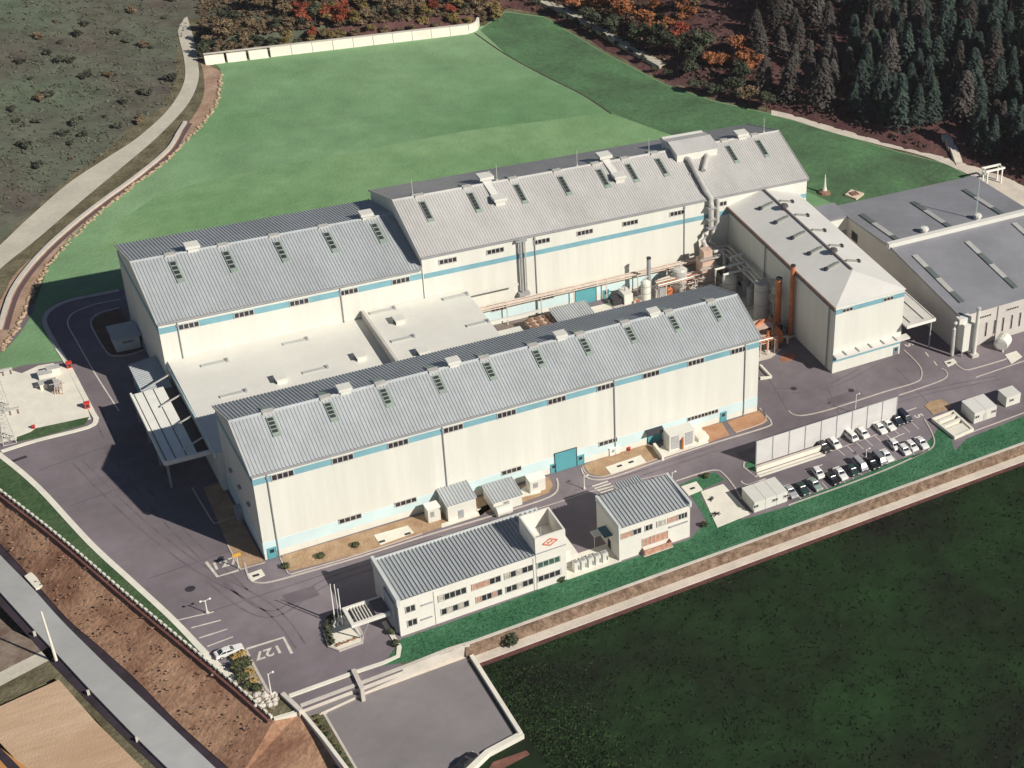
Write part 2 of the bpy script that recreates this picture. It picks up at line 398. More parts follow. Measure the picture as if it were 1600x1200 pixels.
# curved wing at the right end
pts = [Vector((wallB.x, wallB.y)), Vector((wallB.x+3.0, wallB.y+1.6)), Vector((wallB.x+5, wallB.y+5.0))]
mb.ribbon(smooth(pts, 4), 0.7, -.1, 3.0)
mb.build('wall_panels', CONCW, o)
mb = MB(); mb.beam((wallA.x, wallA.y+.1, 3.2), (wallB.x, wallB.y+.1, 3.2), 0.9, 0.15); mb.build('coping', CONC, o)

# path along the foot of the forest, and the forest track
strip('forest_foot_path', [(1205, 172), (1240, 180), (1300, 198), (1380, 220), (1440, 234), (1480, 244), (1540, 264), (1600, 282), (1700, 320)],
      [(1205, 180), (1240, 188), (1300, 207), (1380, 228), (1440, 243), (1490, 262), (1540, 288), (1600, 330), (1700, 390)], 0.055, PATHL)
SPP = [(1500-24*k/12, 258-40*k/12) for k in range(13)]
mb = MB(); mb.ribbon([Vector((ghill(u, v).x, ghill(u, v).y)) for u, v in SPP], 2.4, [-.5]*len(SPP), [max(0.08, hz(*ghill(u, v).xy)+0.9) for u, v in SPP])
struct(mb.build('side_path', PATHL))
tp = smooth([ghill(u, v) for u, v in ((800, -20), (838, 2), (880, 18), (930, 46), (985, 78), (1036, 106))], 5)
mb = MB(); mb.ribbon([p.xy for p in tp], 3.4, [hz(p.x, p.y)-1.0 for p in tp], [hz(p.x, p.y)+0.7 for p in tp])
struct(mb.build('forest_track', mat('track_gravel', (0.46, 0.43, 0.35), 0.95, 0.15, 0.3)))

# ------------------------------------------------------------ left bank, road, farmland
bank_bot = [(-60, 782), (0, 849), (40, 893), (105, 966), (160, 1014), (215, 1064), (275, 1126), (355, 1198), (450, 1284)]
zb = -4.2
bb = [g(u, v, zb) for u, v in bank_bot]
top = smooth([p.xy for p in fen], 8); bot = smooth([p.xy for p in bb], 6)
mb = MB(); rr = random.Random(5); NT = 70; NV = 10
def along(P, t):
    x = t*(len(P)-1); i = min(int(x), len(P)-2); return P[i].lerp(P[i+1], x-i)
def fr_top(t): return along(top, min(1, t*1.0))
for i in range(NT+1):
    a = fr_top(i/NT); b = along(bot, i/NT*0.9)
    for k in range(NV+1):
        q = a.lerp(b, k/NV); z = -0.25+(zb+0.25)*(k/NV)+(rr.uniform(-.12, .12) if 0 < k < NV else 0)
        mb.v.append((q.x, q.y, z))
for i in range(NT):
    for k in range(NV):
        a = i*(NV+1)+k; mb.f.append((a, a+1, a+NV+2, a+NV+1))
struct(mb.build('earth_bank', BANK, smooth_=True))
end_top = fr_top(1.0); end_bot = along(bot, 0.9)
# bank ends at the foot of the entrance wall
foot = [Vector((end_top.x, end_top.y)), g(468, 1112, -0.6).xy, g(560, 1215, -2.6).xy, g(640, 1330, -3).xy, g(500, 1330, zb).xy, end_bot]
mb = MB(); zz = [-.25, -.6, -2.6, -3.0, zb, zb]
mb.add([(p[0], p[1], z) for p, z in zip(foot, zz)], [(0, 1, 5), (1, 2, 5), (2, 4, 5), (2, 3, 4)]); struct(mb.build('bank_foot', BANK))
def zs(pts, z): return [g(u, v, z) for u, v in pts]
rd_r = [(-60, 802), (0, 867), (50, 918), (95, 968), (135, 1008), (175, 1047), (245, 1113), (337, 1200), (420, 1278)]
rd_l = [(-60, 858), (0, 925), (60, 991), (94, 1027), (144, 1081), (212, 1151), (265, 1203), (330, 1266)]
sheet('ditch', zs(bank_bot, -4.3)+zs([(470, 1300), (380, 1300)], -4.3)+zs(rd_r[::-1], -4.3), -4.35, DITCH)
sheet('country_road', [p for p in smooth([q.xy for q in zs(rd_r, -4)], 4)]+[p for p in smooth([q.xy for q in zs(rd_l, -4)], 4)][::-1], -4.0, ROADL, 0.5)
sheet('culvert_crossing', zs([(38, 900), (56, 920), (76, 912), (54, 890)], -3.9), -3.9, CONCW, 0.4)
sheet('road_ditch', zs([(-10, 914), (60, 989), (94, 1025), (144, 1079), (212, 1149), (270, 1206), (258, 1212), (200, 1158), (132, 1090), (82, 1038), (50, 1000), (-20, 925)], -4.5), -4.5, DITCH)
sheet('field_margin', zs([(-60, 1000), (40, 1000), (92, 1040), (170, 1120), (270, 1215), (240, 1230), (150, 1125), (85, 1060), (0, 1100), (-60, 1120)], -4.6), -4.6, OLIVE)
sheet('ploughed_field', zs([(-10, 1108), (92, 1062), (150, 1128), (235, 1212), (60, 1230), (20, 1182), (-10, 1150)], -4.55), -4.55, FARM)
sheet('orange_field', zs([(-60, 1120), (0, 1168), (62, 1215), (40, 1300), (-100, 1300)], -4.5), -4.5, FARMO)
sheet('scrub_field', zs([(-40, 930), (20, 985), (60, 1005), (75, 1020), (0, 1048), (-60, 1060)], -4.56), -4.56, mat('brown_scrub', (0.14, 0.09, 0.07), 0.95, 0, 0.3, col2=(0.27, 0.22, 0.17), fine=0.25))
sheet('farm_path', zs([(-60, 1080), (0, 1050), (70, 1015), (85, 1000), (98, 1018), (80, 1030), (0, 1072), (-60, 1100)], -4.5), -4.5, PATH)
# dark scrub ridges beside the fields
sheet('field_ditch', zs([(-10, 1158), (20, 1188), (62, 1232), (40, 1232), (-10, 1176)], -4.52), -4.48, DITCH)

# ------------------------------------------------------------ lower right: stone wall, path, dark field
zl = -2.7
o = thing('stone_retaining_wall', 'long brown stone retaining wall below the green verge beside the dark field', 'wall', (cop[1].x, yc, 0))
xs0 = cop[1].x; 
mb = MB(); mb.hexa([(xs0, yc-.9, zl-.3), (330, yc-.9, zl-.3), (330, yc+.3, zl-.3), (xs0, yc+.3, zl-.3), (xs0, yc-.05, -.02), (330, yc-.05, -.02), (330, yc+.3, -.02), (xs0, yc+.3, -.02)])
mb.build('stone_facing', STONE, o)
mb = MB(); mb.box(xs0, yc-.2, -.016, 330, yc+.45, .16); mb.build('coping', CONC, o)
pw = 1.9
sheet('wall_foot_path', [(xs0-14, yc-.9-pw), (330, yc-.9-pw), (330, yc-.6), (xs0-14, yc-.6)], zl, PATHL, 0.5)
sheet('path_edge_soil', [(xs0, yc-.9-pw-1.1), (330, yc-.9-pw-1.1), (330, yc-.9-pw+.05), (xs0, yc-.9-pw+.05)], zl-.32, mat('edge_soil', (0.12, 0.05, 0.045), 0.95, 0.3, 0.6))
sheet('dark_field', [(g(735, 1040, -3.2).x-3, yc-3.8), (420, yc-3.8), (420, -330), (-100, -330), (g(735, 1040, -3.2).x-30, -140)], zl-.4, FIELD)
# grass verge between the works and the stone wall
vg = [g(598, 1040), g(640, 1034), Vector((g(729, 1014).x, yc+.45)), Vector((330, yc+.45))]
vg += [g(1640, 640), g(1560, 668), g(1500, 692), g(1440, 712), g(1420, 705), g(1468, 690), g(1478, 680), g(1442, 716), g(1395, 728), g(1330, 752), g(1270, 776), g(1230, 790), g(1160, 812), g(1110, 830), g(1092, 836), g(1078, 842), g(970, 880), g(890, 910), g(830, 926), g(628, 998)]
vgp = [g(598, 1040), g(640, 1034), Vector((g(729, 1014).x, yc+.45)), Vector((330, yc+.45)), Vector((330, g(1600, 655).y)), g(1600, 650), g(1510, 686), g(1492, 705), g(1478, 655), g(1466, 668), g(1462, 676), g(1450, 690), g(1450, 703), g(1395, 722), g(1325, 752), g(1240, 784), g(1236, 790), g(1160, 812), g(1150, 800), g(1098, 822), g(1078, 842), g(966, 880), g(884, 906), g(700, 974), g(628, 998), g(612, 1020)]
sheet('grass_verge', vgp, 0.03, VERGE)
# planted strip with concrete edge on the left, beside the fence
sheet('fence_verge', [p.xy for p in edgeL]+[p.xy for p in fen[:-1]][::-1], 0.0, ROUGHG)
mb = MB(); mb.ribbon(smooth([p.xy for p in edgeL], 5), 1.0, -.05, .13); struct(mb.build('yard_kerb', CONCW))

# grey yard at the bottom
yard = [g(500, 1112, zl), g(735, 1026, zl), g(812, 1150, zl), g(760, 1176, zl), g(715, 1215, zl), g(690, 1300, zl), g(560, 1300, zl)]
sheet('lower_yard', [p.xy for p in yard], zl+.06, PLOT, 1.5)
sheet('yard_apron', [p.xy for p in zs([(500, 1112), (735, 1026), (722, 1014), (566, 1074), (560, 1086)], zl)], zl+.09, PATHL)
o = thing('yard_wall', 'pale parapet wall down the right edge of the lower grey yard', 'wall', tuple(g(737, 1030, zl)))
a, b, c, d = [g(*p, zl) for p in ((737, 1028), (814, 1150), (762, 1178), (716, 1222))]
mb = MB(); mb.beam((a.x, a.y, zl+.35), (b.x, b.y, zl+.35), .7, 1.0); mb.build('side_wall', CONCW, o)
mb = MB(); mb.ribbon([a.xy.lerp(b.xy, .02)+Vector((-.75, 0)), b.xy+Vector((-.75, .3))], .5, zl+.05, zl+.11); mb.build('gutter', DARK, o)
mb = MB(); mb.ribbon([b.xy+Vector((.3, 0)), c.xy, d.xy], 1.1, zl-2.0, zl+.7); mb.build('front_wall', CONCW, o)
sheet('yard_outlet_path', [p.xy for p in zs([(770, 1190), (822, 1172), (828, 1178), (790, 1198), (778, 1215), (745, 1230)], zl-.2)], zl-.3, mat('red_soil', (0.22, 0.10, 0.075), 0.95, 0.25, 0.5))

# entrance: beam edge, ramps and short walls
mb = MB(); mb.ribbon([g(u, v).xy for u, v in ((452, 1088), (552, 1052), (600, 1036), (622, 1026), (624, 1012), (612, 992), (600, 972))], .8, -1.2, .22); struct(mb.build('entrance_kerb', CONCW))
sheet('entrance_lane', [p.xy for p in zs([(455, 1092), (625, 1032), (630, 1050), (470, 1112)], -.3)], -.02, ASPH)
sheet('entrance_ditch', [p.xy for p in zs([(466, 1106), (622, 1046), (626, 1056), (505, 1112), (475, 1122)], -1.5)], -1.5, PLOT)
mb = MB(); mb.ribbon([g(u, v, -.2).xy for u, v in ((470, 1104), (560, 1070), (640, 1040), (700, 1016), (733, 1006))], .8, -2.7, .1); struct(mb.build('lane_edge', CONC))
def wall_px(name, label, pts, wdt, z0, z1, m=CONCW, cat='wall'):
    return wall_thing(name, label, [Vector(g(u, v, z1).xy) for u, v in pts], wdt, z0, z1, m, cat)
wall_px('entrance_wall', 'short concrete end wall left of the entrance lane, beside the brown bank', [(441, 1083), (470, 1110)], .6, -2.6, .6, CONC)
wall_px('entrance_wall', 'short concrete end wall between the entrance lane and the lower grey yard', [(552, 1046), (566, 1076)], .6, -2.6, .6, CONC)
wall_px('bank_wall', 'cream concrete wall facing the brown bank below the entrance', [(470, 1110), (428, 1123)], .6, -2.8, -.1)
wall_px('boundary_wall', 'thin white wall running down from the entrance beside the hedge of round bushes', [(470, 1110), (505, 1152), (560, 1225)], .45, -3.2, -.3, CONCW)
wall_px('yard_end_wall', 'low grey wall along the top left edge of the lower yard', [(500, 1112), (566, 1082)], .6, -3.0, -2.0, CONC)
sheet('hedge_strip', [p.xy for p in zs([(474, 1110), (500, 1108), (562, 1215), (530, 1215)], -2.6)], -2.4, OLIVE)
# ============================================================ buildings
def louvre_strip(parent, x, yr, zr, ye, ze, back=True, wdt=1.5, t0=.12, t1=.48, nb=4):
    """roof vent strip lying on the front slope, with a cap on the ridge and a stub behind it"""
    yA, yB = yr+(ye-yr)*t0, yr+(ye-yr)*t1; zA, zB = zr+(ze-zr)*t0, zr+(ze-zr)*t1
    h = .42
    mb = MB(); mb.hexa([(x-wdt/2, yB, zB-.1), (x+wdt/2, yB, zB-.1), (x+wdt/2, yA, zA-.1), (x-wdt/2, yA, zA-.1), (x-wdt/2, yB, zB+h), (x+wdt/2, yB, zB+h), (x+wdt/2, yA, zA+h), (x-wdt/2, yA, zA+h)])
    if back: mb.hexa([(x-wdt/2, yr+.5, zr-.2), (x+wdt/2, yr+.5, zr-.2), (x+wdt/2, yr+3.6, zr-1.5), (x-wdt/2, yr+3.6, zr-1.5), (x-wdt/2, yr+.5, zr+.35), (x+wdt/2, yr+.5, zr+.35), (x+wdt/2, yr+3.6, zr-.95), (x-wdt/2, yr+3.6, zr-.95)])
    o = mb.build('roof_vent_strip', GREENFR, parent)
    mb = MB()
    for i in range(nb):
        a = .06+.82*i/nb; b = a+.15
        y0, y1 = yA+(yB-yA)*a, yA+(yB-yA)*b; z0, z1 = zA+(zB-zA)*a+h+.01, zA+(zB-zA)*b+h+.01
        mb.hexa([(x-wdt*.42, y1, z1-.05), (x+wdt*.25, y1, z1-.05), (x+wdt*.25, y0, z0-.05), (x-wdt*.42, y0, z0-.05), (x-wdt*.42, y1, z1+.03), (x+wdt*.25, y1, z1+.03), (x+wdt*.25, y0, z0+.03), (x-wdt*.42, y0, z0+.03)])
    mb.build('louvre', DARK, o)
    mb = MB(); mb.box(x-1.0, yr-.7, zr-.1, x+1.0, yr+.55, zr+.45); mb.build('ridge_cap', STEEL, o)
def ridge_vent(parent, x, y, z, s=1.0):
    mb = MB(); mb.box(x-.9*s, y-.8*s, z-.6, x+.9*s, y+.8*s, z+.9*s); o = mb.build('roof_ventilator', CREAM, parent)
    mb = MB(); mb.box(x-1.25*s, y-1.1*s, z+.9*s, x+1.25*s, y+1.1*s, z+1.5*s); mb.build('hood', CREAM, o)
    mb = MB(); mb.box(x-.95*s, y-.5*s, z+.2*s, x-.9*s+.0, y+.5*s, z+.8*s); mb.build('vent_opening', DARK, o)
def win_group(parent, x, y, z, wdt, h, n, axis='x', name='window', pane=None):
    """a strip of n panes in one frame on a wall facing -y (axis x) or -x (axis y)"""
    mb = MB(); t = .14; d = .12
    def bx(u0, z0, u1, z1, d0, d1, m):
        if axis == 'x': m.box(u0, y-d1, z0, u1, y-d0, z1)
        else: m.box(x-d1, u0, z0, x-d0, u1, z1)
    c = x if axis == 'x' else y
    u0, u1 = c-wdt/2, c+wdt/2
    bx(u0, z-h/2, u1, z-h/2+t, 0, d, mb); bx(u0, z+h/2-t, u1, z+h/2, 0, d, mb)
    for i in range(n+1):
        uc = u0+t/2+(wdt-t)*i/n; bx(uc-t/2, z-h/2+t, uc+t/2, z+h/2-t, 0, d, mb)
    o = mb.build(name, STEEL, parent)
    mb = MB(); bx(u0+.02, z-h/2+.02, u1-.02, z+h/2-.02, 0, .05, mb); mb.build('pane', pane or GLASS, o)
    return o
def downpipe(parent, x, y, z0, z1, r=.11):
    mb = MB(); mb.tube([(x, y-.1, z1+.3), (x, y-.2, z1-.4), (x, y-.2, z0+.4), (x, y-.4, z0)], r, 6)
    mb.box(x-.2, y-.35, z1-.7, x+.2, y-.02, z1-.2); return mb.build('downpipe', GREY, parent)
def door(parent, x, y, w_, h, m=TEAL, big=False):
    mb = MB(); mb.box(x-w_/2-.15, y-.12, 0, x-w_/2, y, h+.15); mb.box(x+w_/2, y-.12, 0, x+w_/2+.15, y, h+.15); mb.box(x-w_/2, y-.12, h, x+w_/2, y, h+.15)
    f = mb.build('door_frame', DARK if big else TEAL, parent)
    mb = MB(); mb.box(x-w_/2, y-.06, 0.02, x+w_/2, y, h)
    if big:
        for k in range(5): mb.box(x-w_/2, y-.09, h*(k+.9)/5.5, x+w_/2, y-.055, h*(k+.9)/5.5+.06)
    o = mb.build('door', m, parent)
    if not big:
        mb = MB(); mb.box(x-w_*.28, y-.09, h*.55, x+w_*.28, y-.055, h*.88); mb.build('door_window', GLASS, o)
        mb = MB(); mb.box(x+w_*.3, y-.14, h*.42, x+w_*.42, y-.06, h*.47); mb.build('handle', STEEL, o)
    return o
def gable_shell(name_parent, x0, x1, y0, y1, ze, yr, zr, wm=WHITE):
    """walls with pentagon gables"""
    mb = MB()
    sec = [(y0, 0), (y1, 0), (y1, ze), (yr, zr), (y0, ze)]
    vs = [(x0, a, b) for a, b in sec]+[(x1, a, b) for a, b in sec]
    mb.add(vs, [(0, 1, 2, 3, 4), (5, 6, 7, 8, 9), (0, 1, 6, 5), (1, 2, 7, 6), (2, 3, 8, 7), (3, 4, 9, 8), (4, 0, 5, 9)])
    return mb.build('wall', wm, name_parent)
def roof_pair(parent, x0, x1, y0, y1, ze, yr, zr, m, pitch=.62, h=.13, ov=.35, over_x=.25, mb_=None):
    s0 = (zr-ze)/(yr-y0); s1 = (zr-ze)/(y1-yr); n = max(4, int((x1-x0)/pitch))
    a = .12
    mb = MB(); corrugated(mb, (x0-over_x, y0-ov, ze-ov*s0+a), (x1+over_x, y0-ov, ze-ov*s0+a), (x1+over_x, yr, zr+a), (x0-over_x, yr, zr+a), n, h)
    f = mb.build('front_roof', m, parent)
    mb = MB(); corrugated(mb, (x0-over_x, y1+ov, ze-ov*s1+a), (x1+over_x, y1+ov, ze-ov*s1+a), (x1+over_x, yr, zr+a), (x0-over_x, yr, zr+a), n, h)
    mb.build('back_roof', m, parent)
    mb = MB(); mb.hexa([(x0-over_x, yr-.5, zr-.12*s0*4+a+h*.4), (x1+over_x, yr-.5, zr-.12*s0*4+a+h*.4), (x1+over_x, yr+.5, zr-.12*s0*4+a+h*.4), (x0-over_x, yr+.5, zr-.12*s0*4+a+h*.4),
        (x0-over_x, yr-.06, zr+a+h+.12), (x1+over_x, yr-.06, zr+a+h+.12), (x1+over_x, yr+.06, zr+a+h+.12), (x0-over_x, yr+.06, zr+a+h+.12)])
    mb.build('ridge_capping', m, parent)
    mb = MB(); mb.box(x0-over_x, y0-ov-.3, ze-ov*s0-.25, x1+over_x, y0-ov-.02, ze-ov*s0+.1); mb.build('gutter', GREY, parent)
    # verge trims
    for xx in (x0-over_x-.06, x1+over_x+.06):
        mb = MB(); mb.beam((xx, y0-ov, ze-ov*s0+a), (xx, yr, zr+a), .12, .5); mb.beam((xx, yr, zr+a), (xx, y1+ov, ze-ov*s1+a), .12, .5)
        mb.build('verge_trim', STEEL, parent)
def wband(parent, x0, x1, y0, y1, z0, z1, m, name, faces='fl'):
    mb = MB(); d = .06
    if 'f' in faces: mb.box(x0-(d if 'l' in faces else 0), y0-d, z0, x1, y0+.02, z1)
    if 'l' in faces: mb.box(x0-d, y0+.021, z0, x0+.02, y1, z1)
    if 'r' in faces: mb.box(x1-.02, y0+.021, z0, x1+d, y1, z1)
    return mb.build(name, m, parent)
def ux(u, v, y, z):   # world x on wall plane y from a pixel (z first guess refined)
    lo = None
    best = min(range(-200, 2600), key=lambda k: abs(proj((k*.1, y, z))[0]-u)); return best*.1
def proj(X):
    d = Vector(X)-Vector((CX, CY, CZ)); zc = d.dot(_fw)
    return PX0+F*d.dot(_rt)/zc, PY0-F*d.dot(_up)/zc

# ---- front hall
A = thing('factory_hall', 'long white factory hall nearest the office, with grey ribbed roof and blue band', 'factory hall', (0, 0, 0))
AX1, AY1, AZE, AYR, AZR = 103.8, 24.65, 21.0, 11.7, 25.83
gable_shell(A, 0, AX1, 0, AY1, AZE, AYR, AZR)
roof_pair(A, 0, AX1, 0, AY1, AZE, AYR, AZR, ROOF)
wband(A, 0, AX1, 0, AY1, 18.35, 19.75, BLUE, 'blue_band', 'flr'); wband(A, 0, AX1, 0, AY1, 1.5, 4.2, PALEBLUE, 'pale_band', 'fl')
for i in range(10): louvre_strip(A, 6.4+10.12*i, AYR, AZR, 0, AZE)
for u, v in ((538, 606), (708, 566), (876, 522), (1021, 485)):
    ridge_vent(A, ux(u, v, AYR, AZR+1), AYR+.2, AZR)
for u, v in ((441, 743), (535, 716), (622, 693), (708, 669), (791, 648), (870, 625), (946, 603), (1017, 583), (1087, 565), (1154, 546)):
    win_group(A, ux(u, v, 0, 19), -.06, 19.05, 3.9, 1.5, 4)
for u, v in ((547, 822), (634, 795), (799, 745), (950, 700)):
    win_group(A, ux(u, v, 0, 4), -.06, 4.0, 4.2, 1.3, 4)
win_group(A, ux(1098, 655, 0, 3.5), -.06, 3.6, 7.6, 1.2, 9)
for u, v in ((425, 760), (695, 720), (960, 620), (1163, 560)): downpipe(A, ux(u, v, 0, 12), 0, .2, AZE-1.0)
door(A, ux(884, 722, 0, 2.5), -.06, 4.6, 5.0, TEAL, True); door(A, ux(907, 724, 0, 1.3), -.06, 1.3, 2.5); door(A, ux(425, 864, 0, 1.3), -.06, 1.3, 2.5); door(A, ux(1130, 655, 0, 1.3), -.06, 1.3, 2.6)
door(A, ux(1022, 686, 0, 1.5), -.06, 3.0, 3.0, TEAL, True); door(A, ux(865, 738, 0, 1.3), -.06, 1.0, 2.3)
mb = MB(); x_ = ux(1021, 678, 0, 3.4); mb.hexa([(x_-2, -1.6, 3.3), (x_+2, -1.6, 3.3), (x_+2, -.06, 3.9), (x_-2, -.06, 3.9), (x_-2, -1.6, 3.5), (x_+2, -1.6, 3.5), (x_+2, -.06, 4.1), (x_-2, -.06, 4.1)]); mb.build('awning', DARK, A)
for yy in (6, 12, 18): mb = MB(); mb.box(-.5, yy-.7, 9.6, -.0, yy+.7, 9.9); mb.build('gable_vent', GREY, A)
mb = MB(); mb.box(-1.2, 14.0, 0, -.01, 15.6, 3.0); mb.build('gable_porch', GREY, A)

# ---- rear low hall
B = thing('factory_hall', 'lower white factory hall joined to the left end of the tallest rear hall', 'factory hall', (0, 60, 0))
BX0, BX1, BY0, BY1, BZE, BYR, BZR = -1.7, 50.6, 60.4, 95.7, 20.15, 79.0, 24.95
gable_shell(B, BX0, BX1, BY0, BY1, BZE, BYR, BZR); roof_pair(B, BX0, BX1-.3, BY0, BY1, BZE, BYR, BZR, ROOF, over_x=.2)
wband(B, BX0, BX1, BY0, BY1, 17.3, 18.8, BLUE, 'blue_band')
for i in range(5): louvre_strip(B, 5.4+10.15*i, BYR, BZR, BY0, BZE)
for u, v in ((300, 386), (572, 333)): ridge_vent(B, ux(u, v, BYR, BZR+1), BYR+.3, BZR, 1.1)
for u, v in ((295, 513), (381, 494), (467, 475), (545, 459), (626, 441)): win_group(B, ux(u, v, BY0, 18), BY0-.06, 18.05, 3.9, 1.45, 4)
for u, v in ((282, 530), (535, 470)): downpipe(B, ux(u, v, BY0, 14), BY0, 10.0, BZE-1.0)

# ---- rear tall hall
H = thing('factory_hall', 'tallest rear factory hall with warm grey roof and a raised roof monitor', 'factory hall', (50.8, 60, 0))
HX0, HX1, HY0, HY1, HZE, HYR, HZR = 50.8, 149.6, 60.3, 94.8, 23.25, 77.0, 29.6
gable_shell(H, HX0, HX1, HY0, HY1, HZE, HYR, HZR); roof_pair(H, HX0, HX1, HY0, HY1, HZE, HYR, HZR, ROOFW, h=.09)
wband(H, HX0+.2, HX1, HY0, HY1, 17.2, 18.5, BLUE, 'blue_band', 'fr'); wband(H, 62, HX1, HY0, HY1, 1.5, 4.0, PALEBLUE, 'pale_band', 'f')
for k, x in enumerate((56.4, 67.3, 78.2, 89.0, 98.7, 106.3, 114.2, 133.8, 142.6)): louvre_strip(H, x, HYR, HZR, HY0, HZE, nb=5)
for u, v in ((700, 403), (774, 387), (846, 372), (914, 359), (985, 345), (1058, 330), (1124, 318)): win_group(H, ux(u, v, HY0, 20.8), HY0-.06, 20.8, 4.0, 1.4, 4)
for u, v in ((780, 488), (853, 473)): win_group(H, ux(u, v, HY0, 4.2), HY0-.06, 4.6, 4.0, 1.5, 4)
for u, v in ((836, 395), (1069, 345)): downpipe(H, ux(u, v, HY0, 18), HY0, .3, HZE-.8)
for (u, v), yy in (((758, 272), HYR+1.5), ((944, 242), HYR+1.5), ((1158, 212), HYR+.3)): ridge_vent(H, ux(u, v, yy, HZR+1), yy, HZR-.3, 1.3)
for u, v in ((780, 303), (967, 268)):
    yy = HYR-6.2; zz = HZR-6.2*(HZR-HZE)/(HYR-HY0); x = ux(u, v, yy, zz+1)
    ridge_vent(H, x, yy, zz, 1.2)
    mb = MB(); s_ = (HZR-HZE)/(HYR-HY0); mb.beam((x-.2, yy+1, zz+1*s_+.5), (x-.6, HYR+1, HZR+.4), 1.6, .7); mb.build('roof_duct', CREAM, H)
for u, v in ((645, 290), (777, 264), (902, 240), (1014, 222), (1194, 200)):
    x = ux(u, v+14, HYR+.3, HZR); mb = MB(); mb.tube([(x, HYR+.4, HZR), (x, HYR+.4, HZR+4.6)], [.09, .05], 6); mb.box(x-.25, HYR+.15, HZR, x+.25, HYR+.65, HZR+.5); mb.build('lightning_rod', STEEL, H)
x = ux(903, 456, HY0, 3); door(H, x+1.9, HY0-.06, 5.2, 5.0, TEAL, True); x = ux(943, 448, HY0, 1.3); door(H, x+.6, HY0-.06, 1.3, 2.5)
# roof monitor straddling the ridge
m0 = ux(1056, 250, HYR-3.5, HZR+.2); m1 = m0+11.2; s_ = (HZR-HZE)/(HYR-HY0)
mb = MB(); mb.hexa([(m0, HYR-4.2, HZR-2.2), (m1, HYR-4.2, HZR-2.2), (m1, HYR+5, HZR-2.2), (m0, HYR+5, HZR-2.2), (m0, HYR-4.2, HZR+.9), (m1, HYR-4.2, HZR+.9), (m1, HYR+5, HZR+1.6), (m0, HYR+5, HZR+1.6)]); mo = mb.build('roof_monitor', CREAM, H)
mb = MB(); mb.hexa([(m0-.3, HYR-4.6, HZR+.9), (m1+.3, HYR-4.6, HZR+.9), (m1+.3, HYR+.6, HZR+2.1), (m0-.3, HYR+.6, HZR+2.1), (m0-.3, HYR-4.6, HZR+1.1), (m1+.3, HYR-4.6, HZR+1.1), (m1+.3, HYR+.6, HZR+2.3), (m0-.3, HYR+.6, HZR+2.3)])
mb.hexa([(m0-.3, HYR+.6, HZR+2.1), (m1+.3, HYR+.6, HZR+2.1), (m1+.3, HYR+5.5, HZR+.9), (m0-.3, HYR+5.5, HZR+.9), (m0-.3, HYR+.6, HZR+2.3), (m1+.3, HYR+.6, HZR+2.3), (m1+.3, HYR+5.5, HZR+1.1), (m0-.3, HYR+5.5, HZR+1.1)]); mb.build('monitor_roof', ROOFW, mo)
# big exhaust duct down the roof and the wall
xd = ux(1108, 306, HY0, HZE)
def onroof(y, h): return HZR-(HYR-y)*s_+h
o = thing('exhaust_duct', 'large pale exhaust duct running from the roof monitor down the tallest hall', 'duct', (xd, HY0, 0))
mb = MB(); mb.tube([(m0+2.6, HYR-4.3, onroof(HYR-4.3, .9)), (m0+2.9, HYR-5.2, onroof(HYR-5.2, 1.3)), (xd-.4, HY0+1.0, onroof(HY0+1.0, 1.1)), (xd, HY0-1.0, HZE+.3), (xd, HY0-1.2, HZE-1.2), (xd, HY0-1.2, 15.5), (xd-1.6, HY0-1.6, 13.6), (xd-2.4, HY0-1.8, 11.8), (xd-2.0, HY0-2.2, 10.2), (xd+.2, HY0-3.2, 9.2)], .68, 12); mb.build('main_pipe', STEEL, o)
mb = MB(); mb.tube([(m0+8.2, HYR-4.3, onroof(HYR-4.3, .9)), (m0+7.6, HYR-5.6, onroof(HYR-5.6, 1.2)), (m0+5.0, HYR-9.0, onroof(HYR-9, 1.0))], .6, 12); mb.build('branch_pipe', STEEL, o)
mb = MB(); mb.tube([(xd+2.0, HY0-.6, HZE-.2), (xd+2.0, HY0-.8, 16), (xd+.6, HY0-1.2, 13.5), (xd-.2, HY0-1.4, 11), (xd+1.2, HY0-2.2, 9.6)], .5, 10); mb.build('side_pipe', STEEL, o)
mb = MB()
for zc in (21, 17.6, 15): mb.box(xd-1.1, HY0-2.1, zc-.15, xd+1.1, HY0+.0, zc+.15)
for yy in (HY0+4, HY0+8): mb.box(xd-1.6, yy-.12, onroof(yy, .1), xd+1.2, yy+.12, onroof(yy, .5))
mb.build('bracket', GREY, o)
# twin vertical pipes on the wall
xv = ux(813, 410, HY0, 14); o = thing('vent_pipe', 'pair of vertical vent pipes on the tallest hall wall above the annex roofs', 'pipe', (xv, HY0, 0))
mb = MB(); mb.tube([(xv, HY0-.3, HZE-.2), (xv, HY0-.8, HZE-1.2), (xv, HY0-.8, 8.0)], .30, 8); mb.build('pipe', GREY, o)
mb = MB(); mb.tube([(xv+1.2, HY0-.3, HZE-.2), (xv+1.2, HY0-.6, HZE-1.2), (xv+1.2, HY0-.6, 8.4)], .2, 8); mb.build('pipe', STEEL, o)
mb = MB(); mb.box(xv-.9, HY0-1.4, 7.2, xv+1.6, HY0, 8.0); mb.build('bracket', GREY, o); mb = MB(); mb.box(xv-1.0, HY0-1.0, HZE-1.0, xv+1.6, HY0+.0, HZE-.5); mb.build('bracket', GREY, o)

